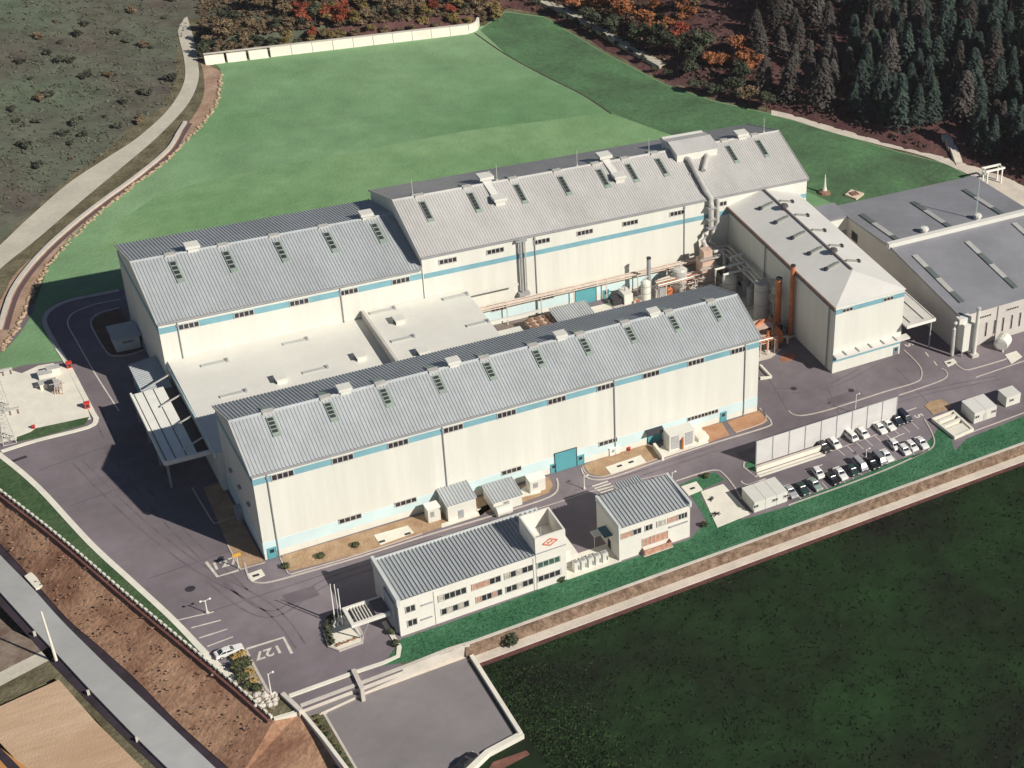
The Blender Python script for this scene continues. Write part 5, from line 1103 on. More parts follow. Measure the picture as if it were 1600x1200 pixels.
mb = MB(); mb.box(x-.8, y-.3, 5.0, x+6.3, y+.1, 5.6); mb.box(x-.8, y+2.1, 5.0, x+6.3, y+2.5, 5.6); mb.box(x-.5, y+.1, 5.1, x-.2, y+2.1, 5.5); mb.box(x+5.6, y+.1, 5.1, x+5.9, y+2.1, 5.5); mb.build('beam', TRIM, o)

# more of the process plant: racks, small vessels and pipes
rr = random.Random(41)
for k, (u, v, r_, h_, m_, lab) in enumerate(((1046, 452, .8, 4.2, PINK, 'slim steel vessel left of the silver tank in the courtyard plant'), (1085, 470, .9, 3.4, PINK, 'short pinkish vessel right of the silver tank in the courtyard plant'), (1124, 470, 1.1, 3.6, CREAM, 'short cream vessel left of the white round topped tank'), (1118, 440, .6, 6.0, PINK, 'slim steel vessel right of the pinkish scrubber tower'), (1172, 480, 1.0, 6.0, GREY, 'grey vessel in the shade left of the tall silo'), (1164, 462, 1.0, 4.4, GREY, 'low grey vessel in the shade behind the tall silo'))):
    tank('process_vessel', lab, u, v, 0, r_, h_, m_, .4)
def pipebridge(label, u0, v0, u1, v1, z, m, n=4, sp=.55):
    a = g(u0, v0, z); b = g(u1, v1, z); o = thing('pipe_bridge', label, 'pipe', (a.x, a.y, 0))
    d = (b-a).normalized(); s_ = Vector((-d.y, d.x, 0))
    for k in range(n):
        mb = MB(); q = a+s_*sp*k; e = b+s_*sp*k; mb.tube([(q.x, q.y, .6), (q.x, q.y, z+.1*k), (e.x, e.y, z+.1*k), (e.x, e.y, .6)], .13+.05*(k % 2), 6); mb.build('pipe', (m, STEEL, ORANGE, CREAM)[k % 4], o)
    for t in (.15, .5, .85):
        q = a.lerp(b, t); mb = MB(); mb.box(q.x-.12, q.y-.12, 0, q.x+.12, q.y+.12, z); mb.beam(Vector((q.x, q.y, z-.1))-s_*.4, Vector((q.x, q.y, z-.1))+s_*(n*sp), .2, .2); mb.build('trestle', RACK, o)
pipebridge('pipe bridge over the dark pump skid toward the scrubber tower', 1066, 462, 1112, 452, 3.6, RACK, 3)
pipebridge('pipe bridge at the wall of the tallest hall behind the silver tank', 1030, 448, 1100, 430, 5.2, PINK, 5)
pipebridge('shaded pipe bridge between the silo and the east wing', 1160, 486, 1206, 474, 5.0, GREY, 3)
pipebridge('rusty pipe bridge linking the filter rack and the furnace unit', 1184, 536, 1216, 528, 4.4, ORANGE, 3)
p = g(1222, 530); o = thing('pump_skid', 'dark pump skid standing in the shade right of the furnace unit', 'machinery', (p.x, p.y, 0)); x, y = p.x, p.y
mb = MB(); mb.box(x-1.5, y, .05, x+4, y+5, .3); mb.build('base_frame', GREY, o)
for k in range(6):
    cx_, cy_ = x-1+rr.uniform(0, 4.4), y+.5+rr.uniform(0, 4); mb = MB(); mb.tube([(cx_-.5, cy_, .9), (cx_+.5, cy_, .9)], .4, 8); mb.box(cx_-.4, cy_-.3, .3, cx_+.4, cy_+.3, .6); mb.tube([(cx_, cy_, 1), (cx_, cy_, 2.2+rr.random()*1.5), (cx_-1, cy_+.5, 3)], .14, 6); mb.build('pump', (DARK, GREY, STEEL)[k % 3], o)
# open drums and crates on the courtyard slab
for k, (u, v, m_, lab) in enumerate(((992, 476, ORANGE, 'rust coloured drum cluster right of the cream box generator'), (1052, 470, GREY, 'grey drum cluster in front of the silver tank'), (1126, 455, ORANGE, 'rust coloured drum cluster below the scrubber tower'))):
    p = g(u, v); o = thing('drum_cluster', lab, 'drums', (p.x, p.y, 0))
    for q in range(5):
        mb = MB(); mb.cyl(p.x+(q % 3)*.8, p.y+(q//3)*.8, .05, 1.1, .36, 10); mb.build('drum', m_ if q % 2 else STEEL, o)

# fine pipework and frames over the plant
def pipeframe(label, u, v, nx_, ny_, sx, sy, hh, m):
    p = g(u, v); o = thing('pipework_tower', label, 'pipe', (p.x, p.y, 0)); rnd = random.Random(int(u))
    mb = MB()
    for i in range(nx_+1):
        for j in range(ny_+1): mb.box(p.x+i*sx-.09, p.y+j*sy-.09, 0, p.x+i*sx+.09, p.y+j*sy+.09, hh)
    for zc in (hh*.45, hh*.75, hh):
        for j in range(ny_+1): mb.box(p.x, p.y+j*sy-.07, zc-.1, p.x+nx_*sx, p.y+j*sy+.07, zc+.04)
        for i in range(nx_+1): mb.box(p.x+i*sx-.06, p.y, zc-.09, p.x+i*sx+.06, p.y+ny_*sy, zc+.03)
    mb.build('frame', m, o)
    for k in range(9):
        zc = hh*rnd.choice((.45, .75, 1.0))+.2; yy = p.y+rnd.uniform(0, ny_*sy); xa = p.x-rnd.uniform(0, 2); xb = p.x+nx_*sx+rnd.uniform(-2, 2.5)
        pts = [(xa, yy, rnd.uniform(.3, 1.5)), (xa, yy, zc), (xb, yy, zc), (xb, yy+rnd.uniform(-1, 1), rnd.uniform(.3, zc))]
        mb = MB(); mb.tube(pts, rnd.choice((.1, .14, .2)), 6); mb.build('pipe', rnd.choice((PINK, CREAM, ORANGE, RACK)), o)
    for k in range(3):
        x, y = p.x+rnd.uniform(0, nx_*sx), p.y+rnd.uniform(.3, ny_*sy-.3); r_ = rnd.uniform(.4, .7); zc = hh*.45
        mb = MB(); mb.lathe(x, y, [(r_*.3, zc), (r_, zc+.3), (r_, zc+1.5), (r_*.3, zc+1.8)], 10); mb.build('drum', rnd.choice((CREAM, ORANGE, STEEL)), o)
    return o
pipeframe('pinkish steel pipe frame with drums behind the silver tank in the courtyard', 1040, 446, 3, 1, 2.6, 2.2, 5.6, RACK)
pipeframe('pinkish pipe frame in front of the scrubber tower toward the front hall ridge', 1086, 462, 3, 1, 2.2, 2.0, 5.0, RACK)
pipeframe('cream and orange pipe frame right of the white round topped tank', 1146, 452, 2, 1, 2.4, 2.4, 5.2, CREAM)
pipeframe('rusty pipe frame around the filter rack at the end of the front hall', 1186, 548, 2, 2, 1.9, 1.8, 5.6, ORANGE)
# ============================================================ ground details: beds, kerbs, paint
def sk(name, pts, w_=.4, z1=.13, m=KERB, sm=4, closed=False):
    P = smooth([g(u, v).xy for u, v in pts], sm) if sm else [g(u, v).xy for u, v in pts]
    mb = MB(); mb.ribbon(P, w_, -.02, z1, closed); return struct(mb.build(name, m))
yk = g(560, 868).y
# kerb and soil beds along the front hall
sheet('soil_bed', [q.xy for q in PXS([(441, 874), (452, 893), (560, 866), (640, 841), (700, 820), (760, 801), (820, 784), (858, 770), (864, 758), (858, 745), (441, 868)], .04)], .05, SOIL)
sheet('soil_bed', [q.xy for q in PXS([(912, 727), (920, 740), (945, 745), (1000, 729), (1036, 714), (1034, 705), (1012, 694), (1010, 690), (960, 706)], .04)], .05, SOIL)
sheet('soil_bed', [q.xy for q in PXS([(1095, 668), (1108, 691), (1140, 680), (1128, 660)], .04)], .05, mat('rust_soil', (0.38, 0.19, 0.10), 0.95, 0, 0.4, col2=(0.48, 0.28, 0.16), fine=0.15))
sheet('soil_bed', [q.xy for q in PXS([(1136, 659), (1150, 677), (1192, 663), (1200, 657), (1186, 641)], .04)], .05, MATS['rust_soil'])
sheet('equipment_apron', [q.xy for q in PXS([(1034, 716), (1108, 692), (1096, 668), (1060, 680), (1030, 700)], .04)], .055, CONCW)
sheet('front_apron', [q.xy for q in PXS([(690, 825), (750, 806), (745, 796), (820, 776), (845, 770), (843, 757), (820, 760), (757, 790), (745, 800), (690, 818)], .04)], .06, CONCW)
def slab(name, label, pts, h=.16, holes=(), m=CONCW, cat='slab'):
    q = PXS(pts, h); o = thing(name, label, cat, tuple(q[0])); mb = MB(); mb.prism([p.xy for p in q], 0, h); mb.build('slab', m, o)
    for u, v in holes:
        p = g(u, v, h); mb = MB(); mb.box(p.x-.55, p.y-.3, h, p.x+.55, p.y+.3, h+.05); mb.build('hatch', DARK, o)
    return o
slab('inspection_slab', 'large white inspection slab with two small hatches in the soil bed behind the office', [(584, 836), (637, 821), (647, 832), (594, 851)], holes=[(597, 846), (637, 834)])
slab('inspection_slab', 'white slab with two dark hatches right of the big blue door', [(946, 730), (1001, 711), (1010, 722), (955, 741)], holes=[(968, 728), (986, 722)])
slab('inspection_slab', 'small white manhole slab with one dark slot by the front hall corner', [(386, 897), (408, 889), (414, 898), (393, 908)], holes=[(400, 899)])
slab('inspection_slab', 'white manhole slab with a dark slot beside the road at the warehouse corner', [(1475, 565), (1490, 560), (1495, 566), (1481, 573)], holes=[(1483, 567)])
slab('inspection_slab', 'cream slab with one dark hatch on the grass right of the canteen block', [(1064, 760), (1088, 752), (1098, 765), (1076, 774)], holes=[(1082, 763)])
slab('parking_pad', 'large pale concrete pad between the canteen block and the cream cabins', [(1095, 768), (1130, 756), (1172, 803), (1121, 824)], h=.12, holes=())
slab('inspection_slab', 'bare pale slab bridging the grass in front of the warehouse', [(1570, 554), (1588, 548), (1597, 557), (1580, 568)])
p = PXS([(1110, 782), (1118, 804)])
for k, q in enumerate(p):
    o = thing('scrap_heap', ('small dark scrap frame lying in the middle of the pale concrete pad', 'small dark scrap heap at the front of the pale concrete pad')[k], 'scrap', tuple(q)); mb = MB(); rr = random.Random(k)
    for _ in range(7): mb.beam((q.x+rr.uniform(-1, 1), q.y+rr.uniform(-.8, .8), .15), (q.x+rr.uniform(-1, 1), q.y+rr.uniform(-.8, .8), .5), .12, .12)
    mb.build('bars', DARK, o)
# kerbs (double line along the front of the hall)
sk('hall_kerb', [(382, 880), (390, 905), (404, 911), (425, 909), (470, 897), (560, 871), (660, 839), (760, 809), (840, 784), (866, 772), (872, 760), (870, 748)], .35)
sk('hall_kerb', [(908, 731), (914, 744), (930, 750), (960, 745), (1040, 717), (1120, 691), (1196, 668), (1205, 660), (1196, 648), (1187, 638)], .35)
sk('bed_kerb', [(438, 872), (447, 890), (453, 897), (470, 893), (560, 867), (660, 834)], .22)
sk('bed_kerb', [(910, 728), (916, 740), (930, 745), (955, 742), (1036, 714)], .22)
sk('bed_kerb', [(1190, 640), (1197, 652), (1190, 662), (1150, 676)], .22)
sk('road_kerb', [(1232, 642), (1240, 648), (1258, 649), (1300, 639), (1380, 613), (1430, 598), (1440, 588), (1438, 574), (1424, 558), (1412, 547)], .3)
sk('road_kerb', [(1404, 618), (1440, 606), (1472, 594), (1480, 587), (1478, 580), (1471, 576)], .3)
sk('road_kerb', [(1488, 562), (1497, 572), (1508, 578), (1522, 576), (1560, 565), (1575, 560)], .35)
sk('road_kerb', [(1524, 590), (1580, 571), (1612, 560)], .25)
sk('rear_road_kerb', [(186, 454), (150, 461), (108, 470), (82, 482), (70, 497), (73, 513), (86, 537), (104, 566)], .9)
sk('rear_road_line', [(188, 468), (150, 475), (118, 487), (107, 498), (107, 510), (118, 530), (150, 586), (186, 642)], .25, .03, PAINT)
sk('bed_kerb', [(186, 481), (160, 488), (146, 496), (142, 506), (150, 524), (165, 548), (176, 556), (200, 555), (232, 545)], .3)
sheet('rear_bed', [q.xy for q in PXS([(186, 483), (160, 490), (148, 497), (144, 506), (152, 524), (166, 547), (177, 554), (200, 553), (230, 543)], .04)], .05, mat('brown_bed', (0.12, 0.075, 0.055), 0.95, 0.25, 0.4))
sheet('corner_bed', [q.xy for q in PXS([(356, 852), (366, 867), (376, 888), (412, 877), (345, 752), (318, 762)], .04)], .045, SOIL)
sk('bed_kerb', [(300, 762), (318, 792), (333, 816), (340, 817), (372, 806)], .22, .12, KERB, 3)
sk('bed_kerb', [(356, 852), (376, 890), (414, 879)], .25, .12, KERB, 0)
sk('bed_kerb', [(1056, 752), (1100, 738), (1120, 735), (1132, 742), (1148, 762), (1158, 780)], .3)
sk('bed_kerb', [(1158, 752), (1162, 756), (1172, 757), (1196, 748)], .3)
sk('lane_kerb', [(690, 838), (760, 818), (875, 784), (930, 766), (1045, 739)], .2, .05)
sk('car_park_kerb', [(1232, 790), (1245, 785), (1330, 755), (1394, 730), (1450, 704)], .35)
sk('car_park_kerb', [(1424, 716), (1452, 703), (1460, 692), (1456, 676), (1444, 655)], .3)
sk('road_kerb', [(1600, 645), (1560, 660), (1495, 684)], .3, .13, KERB, 0)
sheet('bed_grass', [q.xy for q in PXS([(1062, 758), (1098, 742), (1118, 738), (1132, 750), (1100, 764), (1096, 780), (1110, 800), (1122, 822), (1110, 826), (1096, 800), (1080, 775)], .02)], .035, VERGE)
# painted lines
def line(pts, w_=.22): 
    mb = MB(); mb.ribbon([g(u, v).xy for u, v in pts], w_, .0, .02); return struct(mb.build('road_marking', PAINT))
for l in [[(322, 878), (340, 901), (373, 891)], [(385, 1014), (443, 996), (456, 1021)]]: line(l, .5)
for l in [[(299, 981), (345, 969)], [(311, 997), (355, 983)], [(324, 1010), (364, 995)], [(278, 969), (334, 956)]]: line(l, .28)
for k in range(4): line([(925+2.2*k*2.0, 760+3.4*k), (950+2.2*k*2.0, 752+3.4*k)], .45)
for l in [[(1258, 736), (1285, 726)], [(1390, 687), (1413, 677)], [(1446, 550), (1451, 557)], [(1459, 564), (1464, 571)], [(1395, 650), (1432, 637)]]: line(l, .28)
for k in range(9): line([(1308+14.5*k, 701-5.2*k), (1320+14.5*k, 712-5.2*k)], .16)
for k in range(15): line([(1242+14.0*k, 768-4.9*k), (1253+14.0*k, 781-4.9*k)], .16)
sk('car_park_kerb', [(1291, 708), (1400, 668)], .2, .05, KERB, 0)
def ground_text(txt, u, v, size, ang, up=True):
    cu = bpy.data.curves.new('marking', 'FONT'); cu.body = txt; cu.size = size; cu.align_x = 'CENTER'; cu.align_y = 'CENTER'; cu.extrude = .008; cu.offset = .07
    o = bpy.data.objects.new('marking', cu); COL.objects.link(o)
    bpy.context.view_layer.update(); dg = bpy.context.evaluated_depsgraph_get()
    me = bpy.data.meshes.new_from_object(o.evaluated_get(dg)); bpy.data.objects.remove(o)
    n = bpy.data.objects.new('road_marking', me); COL.objects.link(n); me.materials.clear(); me.materials.append(PAINT)
    p = g(u, v); n.location = (p.x, p.y, .022); n.rotation_euler = (0, 0, ang); return struct(n)
ground_text('127', 351, 881, 3.0, 0); ground_text('127', 420, 1019, 3.0, math.pi)
ground_text('5', 1420, 539, 3.0, R(-90)); ground_text('5', 1435, 650, 3.0, R(-90))
mb = MB(); rr = random.Random(8)
for u, v, s_ in ((28, 716, 2.0), (297, 948-28, .9), (1330, 640-30, .8), (1240, 607, .8), (345, 872, .6)):
    p = g(u, v); 
    if s_ > 1.5: mb.ribbon([g(16, 722).xy, g(30, 717).xy, g(42, 713).xy], .8, 0, .012)
    else: mb.prism([(p.x+s_*math.cos(k*.785), p.y+s_*math.sin(k*.785)) for k in range(8)], 0, .012)
struct(mb.build('asphalt_stain', mat('dark_stain', (0.04, 0.035, 0.045), 0.8, 0.2, 1.0)))
# asphalt repairs
mat('asphalt_repair', (0.155, 0.130, 0.146), 0.9, 0.2, 0.1)
mb = MB()
for p in ((500, 1052+0), (610, 1106), (665, 1082), (715, 1052)): pass

# ------------------------------------------------------------ fence on the bank
fp = smooth([q.xy for q in fen], 6); tot = 0; pts = []
step = 1.55; acc = 0; prev = fp[0]
pts.append(prev.copy())
for q in fp[1:]:
    d = (q-prev).length
    while acc+d >= step:
        t = (step-acc)/d; prev = prev.lerp(q, t); pts.append(prev.copy()); d = (q-prev).length; acc = 0
    acc += d; prev = q
pts = [p for p in pts][:95]
FN = thing('guard_fence', 'long row of white guard fence posts along the top of the brown bank', 'fence', (pts[0].x, pts[0].y, -.3))
for i, p in enumerate(pts):
    d = (pts[min(i+1, len(pts)-1)]-pts[max(i-1, 0)]).normalized()*.38
    mb = MB(); mb.beam((p.x-d.x, p.y-d.y, .05), (p.x+d.x, p.y+d.y, .05), .34, .8); mb.build('post', CONCW, FN)
mb = MB(); mb.ribbon([p+Vector((-.55, -.75)) for p in pts], .35, -.5, .06); mb.build('base_rail', mat('red_brown_base', (0.16, 0.07, 0.06), 0.9, 0.2, 0.5), FN)
mb = MB(); mb.ribbon(pts, .08, .3, .42); mb.build('rail', STEEL, FN)

# ------------------------------------------------------------ lamps and poles
def lamp(label, ub, vb, h, arms=2, z=0.0):
    p = g(ub, vb, z); o = thing('street_lamp', label, 'street lamp', tuple(p), 'street lamps')
    mb = MB(); mb.tube([(p.x, p.y, z), (p.x, p.y, z+h)], [.12, .07], 8); mb.build('pole', TRIM, o)
    mb = MB(); mb.lathe(p.x, p.y, [(.3, z), (.3, z+.3), (.15, z+.5)], 8); mb.build('base', CONC, o)
    for k in range(arms):
        s_ = -1 if k else 1
        mb = MB(); mb.tube([(p.x, p.y, z+h-.3), (p.x+s_*.4, p.y, z+h), (p.x+s_*.7, p.y, z+h)], .05, 6); mb.build('arm', TRIM, o)
        mb = MB(); mb.lathe(p.x+s_*.75, p.y, [(.08, z+h-.15), (.22, z+h-.05), (.22, z+h+.1), (.08, z+h+.2)], 10); mb.build('lamp_head', LAMPM, o)
lamp('twin headed white lamp post at the head of the marked parking bays on the left', 324, 958, 3.2)
lamp('slim lamp post beside the shrubbery above the entrance', 424, 1086, 5.2, 1)
lamp('lamp post at the zebra crossing behind the canteen block', 913, 764, 3.4, 1)
lamp('white lamp post rising at the back right corner of the canteen block', 1050, 762, 4.2, 1)
lamp('small lamp post standing between the two rows of parked cars', 1353, 716, 2.6, 1)
lamp('lamp post whose head shows above the middle of the pale screen', 1336, 646, 5.6, 1)
p = g(88, 1032, -4); o = thing('utility_pole', 'tall leaning white concrete utility pole beside the country road', 'utility pole', tuple(p))
t_ = g(66, 950, 3.4); mb = MB(); mb.tube([tuple(p), (p.x-.3, p.y+.5, 7.5)], [.24, .14], 8); mb.build('pole', CONCW, o)
mb = MB(); mb.beam((p.x-1.1, p.y+.4, 6.9), (p.x+.6, p.y+.5, 6.9), .12, .12); mb.build('crossarm', GREY, o)
for k, (u, v) in enumerate(((138, 1082), (214, 1155), (54, 990))):
    p = g(u, v, -4); o = thing('road_marker_post', ('white marker post at the road edge, nearest the utility pole', 'white marker post at the road edge in the bottom corner', 'white marker stones where the farm path meets the road')[k], 'marker post', tuple(p), 'road marker posts')
    mb = MB(); mb.box(p.x-.2, p.y-.2, -4.6, p.x+.2, p.y+.2, -3.5); mb.build('post', CONC, o)
# hydrants / red boxes along the service road
for k, (u, v, lab) in enumerate(((109, 575, 'red hydrant box at the upper corner of the substation slab'), (137, 638, 'red hydrant box at the lower right corner of the substation slab'), (983, 704, 'red hydrant box against the front hall wall'), (53, 670, 'small red marker at the lower left of the substation slab'))):
    p = g(u, v); s_ = .9 if k < 2 else .5; o = thing('hydrant_box', lab, 'hydrant', tuple(p), 'red hydrant boxes')
    mb = MB(); mb.box(p.x-.5*s_, p.y-.4*s_, .1, p.x+.5*s_, p.y+.4*s_, 1.7*s_); mb.build('casing', RED, o)
    mb = MB(); mb.box(p.x-.6*s_, p.y-.5*s_, 1.7*s_, p.x+.6*s_, p.y+.5*s_, 1.8*s_); mb.build('lid', RED, o)
    mb = MB(); mb.box(p.x-.3*s_, p.y-.44*s_, .5*s_, p.x+.3*s_, p.y-.402*s_, 1.3*s_); mb.build('door', DARK, o)
p = g(373, 888); o = thing('sign_post', 'slim yellow topped sign post in the soil corner of the front hall', 'sign', tuple(p)); mb = MB(); mb.tube([(p.x, p.y, 0), (p.x, p.y, 3.4)], .09, 8); mb.build('pole', CREAM, o); mb = MB(); mb.box(p.x-.7, p.y-.1, 3.0, p.x+.7, p.y+.1, 3.7); mb.build('panel', mat('yellow_paint', (0.65, 0.35, 0.06), 0.5), o)

# ------------------------------------------------------------ substation at the left
sb = PXS([(-12, 590), (14, 578), (34, 584), (60, 572), (84, 568), (88, 573), (98, 571), (106, 578), (138, 642), (142, 655), (56, 672), (44, 682), (20, 688), (-20, 697)])
sheet('substation_slab', [q.xy for q in sb], .14, CONCW, .2)
sk('substation_kerb', [(90, 545), (106, 570), (145, 645), (150, 655), (138, 668), (60, 688), (2, 706)], .9, .16, CONCW, 3)
sheet('substation_grass', [q.xy for q in PXS([(140, 652), (132, 664), (60, 684), (28, 690), (26, 684), (48, 676), (56, 670)])], .15, ROUGHG, .14)
o = thing('substation_gear', 'low transformer and switchgear with pipes in the middle of the substation slab', 'transformer', tuple(g(80, 605)))
for k, (u, v, wx, wy, h, m) in enumerate(((62, 595, 2.4, 1.6, 1.5, CREAM), (76, 588, 2.2, 1.5, 1.7, CONCW), (64, 610, 3.0, 1.8, 1.4, CONCW), (80, 612, 1.8, 1.2, 1.9, GREY))):
    p = g(u, v, .14); mb = MB(); mb.box(p.x, p.y, .14, p.x+wx, p.y+wy, h); mb.build('cabinet', m, o)
    mb = MB(); mb.box(p.x-.1, p.y-.1, h, p.x+wx+.1, p.y+wy+.1, h+.12); mb.build('lid', STEEL, o)
mb = MB()
for k in range(4): a = g(84+4*k, 598, .5); b = g(86+4*k, 614, .5); mb.tube([(a.x, a.y, .2), (a.x, a.y, 1.0), (b.x, b.y, 1.0), (b.x, b.y, .2)], .1, 6)
a = g(56, 604, .8); b = g(100, 598, .8); mb.tube([tuple(a), tuple(b)], .1, 6); mb.build('bus_pipe', PINK, o)
p = g(76, 613, .14); mb = MB(); mb.box(p.x+.2, p.y, .14, p.x+1.2, p.y+1.6, 2.2); mb.build('tank', DARK, o)
for k, (u, v) in enumerate(((6, 640), (14, 690))):
    p = g(u, v); h = 11 if k == 0 else 9
    o = thing('lattice_gantry', ('grey lattice gantry tower on the left edge of the substation slab', 'second grey lattice gantry tower at the lower left of the substation slab')[k], 'pylon', tuple(p), 'substation gantries')
    mb = MB()
    for sx in (-1, 1):
        for sy in (-1, 1): mb.tube([(p.x+sx*1.1, p.y+sy*1.1, .1), (p.x+sx*.3, p.y+sy*.3, h)], .09, 5)
    for q in range(8):
        z0_, z1_ = h*q/8, h*(q+1)/8; r0 = 1.1-.8*q/8; r1 = 1.1-.8*(q+1)/8
        for (ax_, ay_, bx_, by_) in ((-1, -1, 1, -1), (1, -1, 1, 1), (1, 1, -1, 1), (-1, 1, -1, -1)):
            mb.tube([(p.x+ax_*r0, p.y+ay_*r0, z0_), (p.x+bx_*r1, p.y+by_*r1, z1_)], .05, 4); mb.tube([(p.x+ax_*r0, p.y+ay_*r0, z0_), (p.x+bx_*r0, p.y+by_*r0, z0_)], .05, 4)
    mb.build('tower', STEEL, o)
    mb = MB(); mb.box(p.x-3, p.y-.25, h-1.6, p.x+3, p.y+.25, h-1.2); mb.build('crossarm', STEEL, o)
    for q in (-2.6, -1.3, 1.3, 2.6):
        mb = MB(); mb.lathe(p.x+q, p.y, [(.08, h-2.8), (.2, h-2.6), (.1, h-2.2), (.2, h-2.0), (.08, h-1.6)], 8); mb.build('insulator', BROWN, o)

# ------------------------------------------------------------ vehicles
def carpaint(name, c): return mat('car_paint_'+name, c, 0.25, 0.0, spec=0.5)
CARGLASS = mat('car_glass', (0.03, 0.035, 0.04), 0.08, spec=0.6)
def side_profile(kind):
    if kind == 'sedan':
        body = [(-2.2, .35), (2.2, .35), (2.25, .62), (2.15, .78), (1.2, .92), (.75, .95), (-1.25, .95), (-2.1, .92), (-2.25, .7)]
        cab = [(.95, .93), (.2, 1.40), (-.95, 1.42), (-1.75, .93)]
    elif kind == 'hatch':
        body = [(-1.8, .35), (1.85, .35), (1.9, .65), (1.8, .85), (1.05, .98), (-1.8, 1.0), (-1.88, .7)]
        cab = [(1.15, .96), (.5, 1.48), (-1.3, 1.5), (-1.8, .98)]
    else:
        body = [(-2.25, .4), (2.2, .4), (2.25, .8), (2.1, 1.05), (1.95, 1.15), (-2.25, 1.15)]
        cab = [(2.0, 1.13), (1.35, 1.88), (-2.1, 1.92), (-2.25, 1.13)]
    return body, cab
def make_car(label, u, v, kind, paint, rz, grp='cars in the car park', z=0.0):
    p = g(u, v, z+.7); o = thing('van' if kind == 'van' else 'parked_car', label, 'van' if kind == 'van' else 'car', (p.x, p.y, z), grp, rz)
    body, cab = side_profile(kind); W_ = .86
    mb = MB(); n = len(body)
    ys_ = [(-W_, .90), (-W_*.97, 1.0), (W_*.97, 1.0), (W_, .90)]
    rows = []
    for yy, s_ in ((-W_, .0), (-W_*.93, .05), (W_*.93, .05), (W_, .0)):
        rows.append([(x*(1 if s_ == .05 else .985), yy, zz+(s_ if zz > .6 else 0)) for x, zz in body])
    vs_ = [q for r_ in rows for q in r_]; fs_ = []
    for r_ in range(3):
        for i in range(n): fs_.append((r_*n+i, r_*n+(i+1) % n, (r_+1)*n+(i+1) % n, (r_+1)*n+i))
    fs_ += [tuple(range(n)), tuple(range(3*n, 4*n))]
    mb.add(vs_, fs_); mb.build('body', paint, o, local=True)
    # cabin: glass all round, painted roof on top
    mb = MB(); (fx0, fz0), (fx1, fz1), (rx1, rz1), (rx0, rz0) = cab; yb_, yt = W_*.90, W_*.70
    mb.add([(fx0, -yb_, fz0), (rx0, -yb_, rz0), (rx0, yb_, rz0), (fx0, yb_, fz0), (fx1, -yt, fz1), (rx1, -yt, rz1), (rx1, yt, rz1), (fx1, yt, fz1)], [(0, 3, 2, 1), (4, 5, 6, 7), (0, 1, 5, 4), (1, 2, 6, 5), (2, 3, 7, 6), (3, 0, 4, 7)])
    mb.build('window_glass', CARGLASS, o, local=True)
    mb = MB(); e_ = .07
    mb.add([(fx1+e_, -yt-e_, fz1-.04), (rx1-e_, -yt-e_, rz1-.04), (rx1-e_, yt+e_, rz1-.04), (fx1+e_, yt+e_, fz1-.04), (fx1-.02, -yt+.08, fz1+.06), (rx1+.02, -yt+.08, rz1+.06), (rx1+.02, yt-.08, rz1+.06), (fx1-.02, yt-.08, fz1+.06)], [(0, 3, 2, 1), (4, 5, 6, 7), (0, 1, 5, 4), (1, 2, 6, 5), (2, 3, 7, 6), (3, 0, 4, 7)])
    for sy in (-1, 1):
        for (xa, za, xb, zb_) in ((fx0, fz0, fx1, fz1), ((fx0+rx0)/2-.1, fz0, (fx1+rx1)/2, fz1), (rx0, rz0, rx1, rz1)):
            mb.beam((xa, sy*(yb_+.01), za), (xb, sy*(yt+.01), zb_), .09, .07)
    mb.build('roof', paint, o, local=True)
    for sx in (-1.35, 1.35):
        for sy in (-1, 1):
            x_ = sx*(.86 if kind == 'hatch' else 1.0)
            mb = MB(); mb.tube([(x_, sy*(W_-.16), .31), (x_, sy*(W_+.03), .31)], .31, 14); wh = mb.build('wheel', BLACKT, o, local=True)
            mb = MB(); mb.tube([(x_, sy*(W_+.0), .31), (x_, sy*(W_+.045), .31)], .18, 10); mb.build('rim', STEEL, wh, local=True)
    fxm = body[2][0] if kind != 'van' else 2.24
    for sy in (-.62, .62):
        mb = MB(); mb.box(fxm-.12, sy-.2, .60, fxm+.03, sy+.2, .76); mb.build('headlight', LAMPM, o, local=True)
        rx_ = min(x for x, _ in body); mb = MB(); mb.box(rx_-.03, sy-.2, .68, rx_+.12, sy+.2, .84); mb.build('taillight', RED, o, local=True)
    mb = MB(); mb.box(fxm-.1, -.84, .36, fxm+.1, .84, .54); mb.build('front_bumper', DARK if kind == 'van' else paint, o, local=True)
    return o
WP = carpaint('white', (.72, .71, .68)); SG = carpaint('silver', (.36, .36, .37)); BK = carpaint('black', (.02, .02, .022)); DG = carpaint('dark_green', (.03, .06, .05)); PG = carpaint('pale_green', (.25, .32, .28)); GB = carpaint('grey', (.18, .19, .2)); DB = carpaint('dark_blue', (.025, .03, .05))
d90 = R(-90)
front = [(1235, 767, 'sedan', SG, 'silver grey sedan at the near end of the front row, beside the joined cream cabins'), (1254, 763, 'sedan', DG, 'dark green sedan, second from the cabins in the front row'), (1273, 756, 'sedan', PG, 'pale green sedan, third from the cabins in the front row'),
         (1278, 738, 'hatch', WP, 'white hatchback pulled back behind the pale green sedan'), (1301, 747, 'sedan', BK, 'black sedan next to a white sedan in the front row'), (1313, 739, 'sedan', WP, 'white sedan just right of the black sedan in the front row'),
         (1332, 734, 'hatch', DG, 'dark green hatchback between a white sedan and the grey van'), (1344, 726, 'van', SG, 'silver grey van in the middle of the front row'), (1363, 723, 'sedan', BK, 'black sedan right of the silver grey van'),
         (1374, 717, 'van', GB, 'grey van left of the white sedan with a curved roof in the front row'), (1385, 711, 'sedan', WP, 'white sedan right of the grey van in the front row'), (1397, 694, 'hatch', WP, 'white hatchback backed out of the front row'),
         (1413, 702, 'hatch', WP, 'white hatchback, third from the far end of the front row'), (1424, 696, 'hatch', WP, 'white hatchback, second from the far end of the front row'), (1440, 691, 'sedan', WP, 'white sedan at the far end of the front row')]
